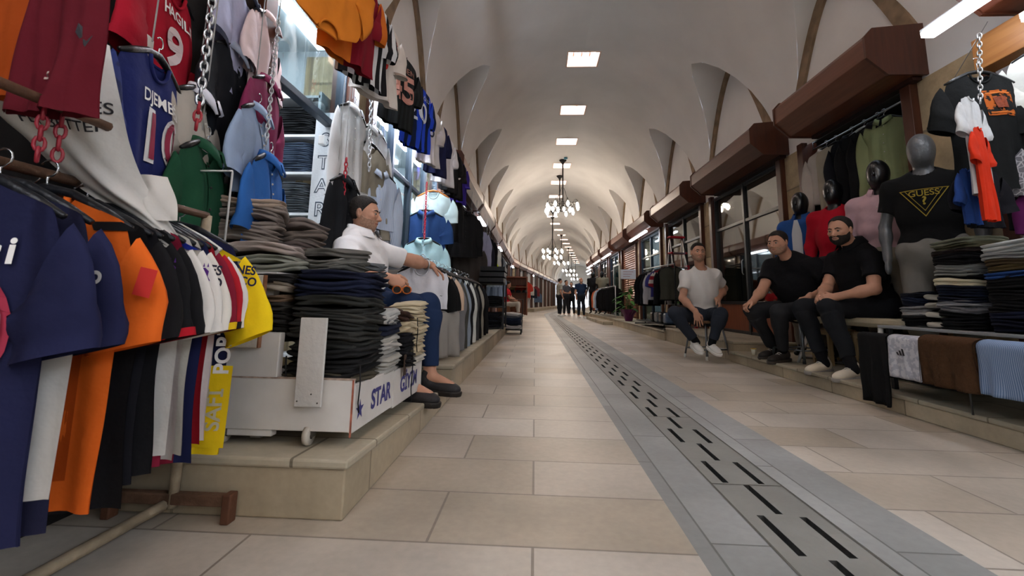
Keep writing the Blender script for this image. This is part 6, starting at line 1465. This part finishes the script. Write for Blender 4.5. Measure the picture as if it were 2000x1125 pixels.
chest(r4, J4, f4, R4, S4, [tri(.145, .22, .07), tri(.115, .175, .06)], 'triangle_print', 'A08A2A', .10, .160)
vs, fs = text_geo('GUESS', .045, .01, 1.0); chest(r4, J4, f4, R4, S4, [([(-a, b) for a, b in vs], [f_[::-1] for f_ in fs])] if False else [(vs, fs)], 'lettering', 'A08A2A', .065, .161)
vs, fs = text_geo('?', .062, .03, 1.0); chest(r4, J4, f4, R4, S4, [(vs, fs)], 'question_mark', 'A08A2A', .005, .161)
m_ = [([(-.05, .16), (.05, .16), (.055, .0), (.045, -.25), (-.045, -.25), (-.055, .0)], [(0, 1, 2, 3, 4, 5)])]
P_ = [((-.055+.011*i)*min(1, .35+.25*j), .19-.45*j/8) for j in range(9) for i in range(11)]; F_ = [(j*11+i, j*11+i+1, (j+1)*11+i+1, (j+1)*11+i) for j in range(8) for i in range(10)]
chest(r1, J1, f1, R1, 1.12, [(P_, F_)], 'inner_shirt', 'B9BCC0', .02, .158)
chest(r3, J3, f3, R3, 1.135, [([(.10, .02), (.125, .03), (.12, .0), (.105, -.005)], [(0, 1, 2, 3)])], 'logo', '3A3A44', .04, .158)
# clothes rail behind them
r = thing('display_rail', 'thin metal rail under the big shutter box, carrying long sleeved clothes', 'rail', (3.47, 0, 2.66)); MB().tube([(0, 4.05, 0), (0, 5.58, 0)], .010).obj('rod', metal('9A9C9E'), r, smooth=True)
for y in (4.07, 5.56): MB().tube([(0, y, 0), (0, y, .09), (.05, y, .11)], .006, 6).obj('bracket', metal('9A9C9E'), r, smooth=True)
DR = [(5.08, 'beige half zip sweater hanging under the shutter box beside the stone pier', 'AAA29A', .66, 'shirt'), (4.92, 'beige trousers hanging behind the beige sweater', '9C9484', .95, 'vest'), (4.66, 'dark navy cardigan hanging between the beige and the green shirts', '14161C', .72, 'shirt'), (4.48, 'black long sleeved top next to the dark navy cardigan', '0F1012', .75, 'sweat'), (4.22, 'olive green long sleeved shirt hanging above the pink mannequin', '7E8660', .74, 'shirt'), (4.30, 'black coat hanging behind the olive green shirt', '0E0E10', .95, 'jacket')]
for i, (y, lab, col, L_, k) in enumerate(DR):
    y = y*1.03+.06; garment(lab, 'clothes', k, col, (3.45, y, 2.575), -PI/2+.50, W=.46 if i != 4 else .38, L=L_, seed=200+i, D=.04, fold=.014, sang=(13, 13))
    hanger((3.46, y, 2.59), -PI/2+.50, 'hanger under the %s' % ' '.join(lab.split()[:6]), 'hangers under the big shutter box', 'B4B6B8' if i == 3 else '141416', .38, False, .085)
# ------------------------------------------------------------------ pier, lamp, printed t-shirt and chain garments
o = MB().ball((0, 0, 0), (.05, .05, .035), 16, 10).obj('alarm_sounder', mat('8E1424', .25, .03, coat=.5), smooth=True, loc=(3.34, 3.42, 2.44)); tag(o, 'red dome on the stone pier beside the printed black t-shirt', 'alarm')
r = thing('steel_wire', 'thin steel wire stretched from the stone pier to the near shop front', 'wire'); MB().tube([(3.38, 3.75, 2.40), (2.72, 2.62, 2.44)], .0025, 5).obj('strand', metal('9A9C9E'), r, smooth=True)
root, G = garment('big black t-shirt with an orange square print hanging in front of the near shop', 'shirt', 'tee', '17191A', (2.90, 2.90, 2.24), -.05, W=.44, L=.78, seed=221, D=.05, fold=.012, sang=(26, 26), nd=.06, trim='17191A', sl=(.22, .22))
G.patch([(-.12, -.02, .15), (-.30, -.02, .15)], .004).obj('print', blotch('A8551C', '1C1712', 32, .52), root)
G.patch([(-.135, -.005, .135), (-.145, -.005, .135)], .006).obj('print_border', mat('C26A22', .7, 0), root); G.patch([(-.275, -.005, .135), (-.285, -.005, .135)], .006).obj('print_border', mat('C26A22', .7, 0), root)
G.patch([(-.17, .03, .10), (-.25, .04, .10)], .006).obj('print_figure', mat('7A3416', .7, .3, 60), root)
hanger((2.90, 2.90, 2.255), -.05, 'white hook hanger above the black t-shirt with the orange print', 'front hangers', '1A1C1E', .42, False, .12)
chain([(2.66, 2.62, 2.36), (2.63, 2.64, 1.93)], 'steel chain hanging in front of the printed black t-shirt', 'C4C8CC', .036, .0045)
# narrow bundle of small shirts on the chain, seen edge on
CHN = [('tee', 'white t-shirt hanging edge on from the steel chain', (2.63, 2.70, 1.99), 26, 'C9CDD0', dict(W=.34, L=.90, scale=.68)), ('tee', 'orange red t-shirt hanging below the white one on the steel chain', (2.595, 2.64, 1.775), 30, 'C83218', dict(W=.26, L=.90, scale=.62)), ('tee', 'royal blue t-shirt hanging lowest on the steel chain', (2.61, 2.76, 1.56), 24, '24407E', dict(W=.26, L=.55, scale=.62)), ('tee', 'black top with a white line hanging beside the royal blue one', (2.72, 2.80, 1.58), 5, '14141A', dict(W=.34, L=.50, scale=.75))]
for i, (k, lab, loc, rz, col, kw) in enumerate(CHN):
    garment(lab, 'shirt', k, col, loc, math.radians(rz), seed=230+i, D=.03, fold=.014, sang=(24, 24), nd=.03, **kw)
NEARR = [('polo', 'white polo shirt with a red hem hanging past the printed t-shirt', (3.24, 2.74, 2.38), -50, 'D2D4CE', dict(W=.46, L=.40, hem='B01C2A')), ('sweat', 'black top hanging under the white polo with the red hem', (3.26, 2.76, 1.98), -50, '141418', dict(W=.46, L=.40)), ('tee', 'patterned pale grey t-shirt at the edge of the near shop', (3.20, 2.68, 1.80), -45, blotch('A8A8AC', '66666C', 30, .06, 'vor'), dict(W=.42, L=.34)),
 ('polo', 'plum polo shirt hanging below the patterned grey one', (3.22, 2.70, 1.56), -45, '5A1E52', dict(W=.42, L=.32)), ('tee', 'black and grey striped t-shirt just above the pale folded stack', (3.16, 2.62, 1.34), -45, stripes('8E8E90', '3A3A3C', .028, 'Z', .7), dict(W=.42, L=.30)), ('polo', 'navy polo shirt with a white collar line beside the printed t-shirt', (3.24, 2.95, 1.90), -60, '171A28', dict(W=.44, L=.42, collar_col='C8CCD4')), ('tee', 'dark red t-shirt glimpsed between the navy and plum polos', (3.28, 2.84, 1.72), -60, '8E1828', dict(W=.40, L=.36))]
for i, (k, lab, loc, rz, col, kw) in enumerate(NEARR):
    garment(lab, 'shirt', k, col, loc, math.radians(rz), seed=240+i, D=.04, fold=.012, sang=(20, 20), **kw)
    hanger((loc[0], loc[1], loc[2]+.012), math.radians(rz), 'hanger of the %s' % ' '.join(lab.split()[:7]), 'near shop hangers', '1A1C1E')
r = thing('display_pole', 'dark upright pole carrying the near shop shirts', 'pole', (3.32, 2.74, .13)); MB().tube([(0, 0, 0), (0, 0, 2.35)], .014).obj('post', metal('3A3C3E'), r, smooth=True)
for z_ in (2.33, 1.95, 1.75, 1.53, 1.31): MB().tube([(0, 0, z_), (-.10, -.05, z_)], .006, 6).obj('arm', metal('3A3C3E'), r, smooth=True)
# ------------------------------------------------------------------ stacks on the near table
r = thing('display_table', 'grey two level display table with stacks of sweatshirts', 'table', (2.86, 2.85, .13)); GT = mat('8E9294', .5, .06)
for z_, x0, x1 in ((.455, -.26, .4), (.20, -.33, .4)): MB().box(x0, x1, -.75, .74, z_-.02, z_).obj('shelf', GT, r, bevel=.004)
for x in (-.22, .36):
    for y in (-.7, .68): MB().box(x-.015, x+.015, y-.015, y+.015, 0, .435).obj('leg', metal('3A3C3E'), r)
MB().tube([(-.40, -.75, .355), (-.40, .62, .355)], .010).obj('front_rail', metal('8E9294'), r, smooth=True)
for y in (-.7, .58): MB().tube([(-.40, y, .355), (-.24, y, .355), (-.22, y, .40)], .008, 6).obj('rail_arm', metal('8E9294'), r, smooth=True)
for y in (-.6, -.1, .5): MB().tube([(-.40, y, .355), (-.40, y, .0)], .006, 6).obj('rail_leg', metal('5E6264'), r, smooth=True)
B1, N1, G1 = '131315', '161B2A', '77777A'
stack('sweatshirts', 'sweatshirts', 'the low column by the bench end', 2.80, 3.35, .59, [('black', B1, .04), ('black', B1, .036), ('light grey', 'A5A5A5', .036), ('grey', G1, .034), ('navy', N1, .034), ('navy', '1B2234', .034), ('dark navy', '12151F', .034)], .26, .24, seed=81, name='folded_sweatshirt', puff=1.3, group='column by the bench end')
stack('sweatshirts', 'sweatshirts', 'the middle column of the near table', 2.80, 3.00, .59, [('black', B1, .04), ('black', '16161A', .038), ('black', B1, .036), ('grey', '68686C', .036), ('light grey', '8E8E92', .034), ('navy', N1, .034), ('navy', '1B2234', .036), ('navy', N1, .034), ('cream', 'C4BDA4', .045), ('black', B1, .034), ('grey', '7A7C7A', .036), ('grey', '8A8C8A', .034), ('black', B1, .034), ('black', '17171A', .034), ('brown black', '241C1A', .034), ('olive', '4E4C3A', .034), ('sage', '6E7060', .036)], .30, .28, seed=82, name='folded_sweatshirt', puff=1.2, group='middle column of the near table')
stack('sweatshirts', 'sweatshirts', 'the tall column nearest the striped cloth', 2.80, 2.63, .59, [('dark navy', '131626', .04), ('dark navy', '151828', .038), ('navy', '181C30', .038), ('black', B1, .036), ('black', '151518', .036), ('black', B1, .036), ('black', '141417', .036), ('black', B1, .036), ('black', '121215', .036), ('royal blue', '24427A', .034), ('olive brown', '5A4C32', .036), ('brown', '4E4130', .034), ('grey', '8A8C8C', .036), ('light grey', 'A2A6A6', .036), ('white grey', 'B9BDBD', .04)], .34, .34, seed=83, name='folded_sweatshirt', puff=1.2, group='tall column of the near table')
stack('sweatshirts', 'sweatshirts', 'the rear column of the near table', 3.05, 3.1, .59, [('black', B1, .05)]*7, .26, .3, seed=84, name='folded_sweatshirt', group='rear column of the near table')
for k in range(4):
    o = folded_mb(.16, .12, .034, 5+k, 1).obj('folded_sleeve', cloth('A9A69C'), smooth=True, loc=(2.74, 3.19, .60+.052*k+(.02 if k > 1 else 0)), rz=.2); tag(o, 'rolled cream hood edge between the first two columns, %s of four' % ('lowest', 'second', 'third', 'uppermost')[k], 'clothes')
# draped over the rail in front of the table
RX, RZ = 2.46, .500
draped('black trousers hanging down over the kerb from the table rail', 'trousers', '151516', RX, 3.40, RZ+.01, .27, .46, .12, -PI/2, name='draped_trousers', seed=3, over=.05, fold=.014)
o = draped('white and grey camouflage shirt with a three striped black mark on the rail', 'shirt', blotch('C4C6CC', 'A9ACB8', 34, .5), RX, 3.12, RZ+.01, .25, .25, .12, -PI/2, name='draped_shirt', seed=4, over=.055, fold=.006)
m = MB()
for k in range(3): a = .018*k; m.add([(-.03+a, -.052, -.085), (-.018+a, -.052, -.085), (-.026+a+.006*k*0, -.053, -.064-.0), (-.036+a, -.053, -.060)], [(0, 1, 2, 3)])
m = MB()
for k, h_ in enumerate((.018, .030, .042)): x0 = -.035+.022*k; m.add([(x0, -.066, -.10), (x0+.016, -.066, -.10), (x0+.016-.010, -.066, -.10+h_), (x0-.010, -.066, -.10+h_)], [(0, 1, 2, 3)])
m.obj('logo', mat('26262A', .7, 0), o)
draped('brown knitted sweater hanging over the table rail', 'sweater', knit('4A3424'), RX, 2.80, RZ+.02, .35, .26, .18, -PI/2, name='draped_sweater', seed=5, over=.07, fold=.014, th=.02)
draped('blue and white pinstriped shirt hanging over the near end of the table rail', 'shirt', stripes('5C7496', '8EA0BC', .009), RX, 2.40, RZ+.02, .42, .25, .16, -PI/2, name='draped_shirt', seed=6, over=.07, fold=.014, th=.02)
draped('dark garment hanging behind the camouflage shirt and the brown sweater', 'clothes', '1A1A1E', RX+.03, 3.06, RZ-.01, .60, .25, .1, -PI/2, name='draped_garment', seed=8, over=.03, fold=.01)
# ------------------------------------------------------------------ rack, ladder and plant beyond the man on the stool
r = thing('clothes_rack', 'black wheeled clothes rack with jackets beyond the man in the white t-shirt', 'clothes rack', (2.78, 0, .19)); BM2 = metal('2A2C2E', .4)
MB().tube([(0, 9.05, 1.32), (0, 11.6, 1.38)], .014).obj('rail', metal('B4B8BC', .3), r, smooth=True)
for y in (9.06, 11.58): MB().tube([(0, y, 1.34), (0, y, .02)], .015).obj('post', BM2, r, smooth=True); MB().tube([(-.26, y, .03), (.26, y, .03)], .015).obj('foot', BM2, r, smooth=True)
MB().box(-.24, .24, 9.1, 11.5, .10, .12).obj('lower_shelf', BM2, r)
RR = [(9.2, 'grey green quilted vest facing the aisle end of the black rack', '3E3F38', 'vest', .66), (9.5, 'black jacket just behind the quilted vest', '17171A', 'jacket', .68), (9.8, 'football jersey with white red and orange bands on the black rack', stripes('C8C4C0', '8A2430', .16, 'Z'), 'jersey', .6), (10.1, 'blue and purple jersey on the black rack', '3A3A7A', 'jersey', .6), (10.4, 'white shirt on the black rack', 'B9B9BC', 'shirt', .66), (10.7, 'dark jacket past the white shirt on the black rack', '1E1F24', 'jacket', .7), (11.0, 'black coat second from the far end of the black rack', '141416', 'jacket', .8), (11.3, 'black coat at the far end of the black rack', '19191B', 'jacket', .8)]
for i, (y, lab, col, k, L_) in enumerate(RR):
    garment(lab, 'clothes', k, col, (2.78, y, 1.455), math.radians(8), W=.56 if k == 'vest' else .48, L=L_, seed=260+i, D=.05, fold=.01, name='quilted_vest' if k == 'vest' else None); hanger((2.78, y, 1.467), math.radians(8), 'hanger on the black rack under the %s' % ' '.join(lab.split()[:5]), 'hangers on the black rack')
for k in range(4):
    o = MB().box(-.16, .16, -.12, .12, 0, .22).obj('plastic_bag', mat(('4A5A70', '26262A', '6A6E72', '1C1C1E')[k], .25, .3, 20, .6, 15), bevel=.04, loc=(2.76, 9.25+.35*k, .312)); tag(o, 'wrapped bag on the lower shelf of the black rack, %s from its aisle end' % ('first', 'second', 'third', 'fourth')[k], 'bag')
r = thing('stepladder', 'white aluminium stepladder with red caps behind the black rack', 'ladder', (3.05, 9.75, .19), .2); AL = metal('C8CCCE', .3); RP = paint('B02030', .4)
for x in (-.20, .20):
    MB().tube([(x, -.30, 0), (x*.7, 0, 1.95)], .016, 6).obj('rail', AL, r, smooth=True); MB().tube([(x, .30, 0), (x*.7, .03, 1.93)], .014, 6).obj('rear_rail', AL, r, smooth=True); MB().box(x-.025, x+.025, -.33, -.27, 0, .06).obj('foot', RP, r)
for k in range(5): z_ = .32*(k+1); f_ = 1-.3*z_/1.95; MB().box(-.19*f_, .19*f_, -.30*(1-z_/1.95)-.05, -.30*(1-z_/1.95)+.04, z_-.015, z_+.015).obj('step', AL, r)
MB().box(-.17, .17, -.07, .09, 1.93, 1.97).obj('top_cap', RP, r, bevel=.01); MB().box(-.19, .19, -.10, .05, 1.58, 1.62).obj('platform', RP, r, bevel=.01)
for x in (-.18, .18): MB().box(x-.03, x+.03, -.14, -.04, 1.22, 1.34).obj('hinge_cap', RP, r, bevel=.01)
r = thing('potted_plant', 'potted leafy plant in purple wrapping with a white sign beside the roller shutter', 'plant', (2.74, 13.4, .19)); rr = random.Random(9)
m = MB(); m.lathe([(.10, 0), (.16, .18), (.26, .34), (.24, .34), (.13, .16), (.02, .1)], n=14); m.map(lambda x, y, z: (x*(1+.15*math.sin(8*math.atan2(y, x))*(z > .2)), y*(1+.15*math.sin(8*math.atan2(y, x))*(z > .2)), z)); m.obj('wrapping', mat('5A1E48', .35, .2, 10), r)
m = MB(); st = MB()
for k in range(46):
    a = rr.uniform(0, 6.28); h_ = rr.uniform(.3, 1.05); rad = rr.uniform(.05, .30); c = Vector((rad*math.cos(a), rad*math.sin(a), h_)); d = Vector((math.cos(a), math.sin(a), rr.uniform(-.5, .7))).normalized(); L_ = rr.uniform(.16, .30); sd = d.cross(Vector((0, 0, 1))).normalized()*L_*.22
    st.tube([(0, 0, .12), (c.x*.4, c.y*.4, h_*.6), tuple(c)], .004, 4)
    P4 = [c, c+d*L_*.35+sd, c+d*L_*.35-sd, c+d*L_*.7+sd*.8-Vector((0, 0, .02)), c+d*L_*.7-sd*.8-Vector((0, 0, .02)), c+d*L_-Vector((0, 0, .06))]; m.add([tuple(p) for p in P4], [(0, 1, 2), (1, 3, 4, 2), (3, 5, 4)])
m.obj('leaves', blotch('2E5A26', '4E7A34', 6), r, smooth=True); st.obj('stem', mat('3A5A2A'), r, smooth=True)
MB().box(-.22, .22, -.01, .0, 1.22, 1.50).map(lambda x, y, z: (x, y-.05, z)).obj('sign', paint('D8DAE0'), r); m = MB(); 
for k in range(3): m.add([(-.15, -.0605, 1.44-.07*k), (.15-.05*k, -.0605, 1.44-.07*k), (.15-.05*k, -.0605, 1.425-.07*k), (-.15, -.0605, 1.425-.07*k)], [(0, 1, 2, 3)])
m.obj('sign_line', mat('A86A6A', .7), r); MB().tube([(0, -.05, .1), (0, -.05, 1.25)], .008, 5).obj('sign_stake', mat('6A5A3A'), r)
# further on: two dressed mannequins and a rack of black coats
for k, (x, y, c, lab) in enumerate(((2.62, 20.4, '17171A', 'distant mannequin in a black jacket above the rack of black coats'), (2.95, 19.9, '6E6A5C', 'distant mannequin in a khaki shirt above the rack of black coats'))):
    f_ = nrm([-.6, -1, 0]); standing(lab, x, y, (-.6, -1), c, '1A1A1C', s=1.08, hair='bald', seed=51+k, skin=mat('0E0E10', .3), z=.20, name='mannequin', face=False, shoes=None)
r = thing('clothes_rack', 'white clothes rack of shirts and black coats far along the bench side', 'clothes rack', (2.76, 15.6, .2)); WM = paint('D0D2D4', .3)
MB().tube([(0, .0, 1.08), (0, 4.6, 1.1)], .014).obj('rail', WM, r, smooth=True)
for y in (.02, 4.58): MB().tube([(0, y, 1.08), (0, y, 0)], .014).obj('post', WM, r, smooth=True)
for i in range(9):
    y = 15.8+.48*i; c = ['141416', '17171A', '131315', '19191C', '151518', '121214', '8FA0BC', 'C4C4C0', 'B85A3A'][i]
    nm_ = ['black', 'black', 'black', 'black', 'black', 'black', 'pale blue', 'white', 'orange red'][i]; w_ = ['at its near end', 'second from its near end', 'third from its near end', 'fourth from its near end', 'in its middle', 'just past its middle', 'after the black ones', 'next to last', 'at its far end'][i]
    garment('%s long sleeved garment on the white rack, %s' % (nm_, w_), 'clothes', 'shirt', c, (2.76, y, 1.24), math.radians(5), W=.5, L=.85, seed=280+i, D=.06, sang=(12, 12)); hanger((2.76, y, 1.252), math.radians(5), 'hanger on the white rack for the %s garment %s' % (nm_, w_), 'hangers on the white rack')
r = thing('door_leaf', 'teal glass door standing open far along the bench side', 'door', (3.3, 18.3, .2)); MB().box(-.02, .02, -.6, .6, 0, 2.0).obj('pane', glass('7FA8A8', .2, 'teal'), r); m = MB(); m.box(-.03, .03, -.62, -.56, 0, 2.04); m.box(-.03, .03, .56, .62, 0, 2.04); m.box(-.03, .03, -.56, .56, 1.98, 2.04); m.obj('frame', paint('C8CCC8'), r)
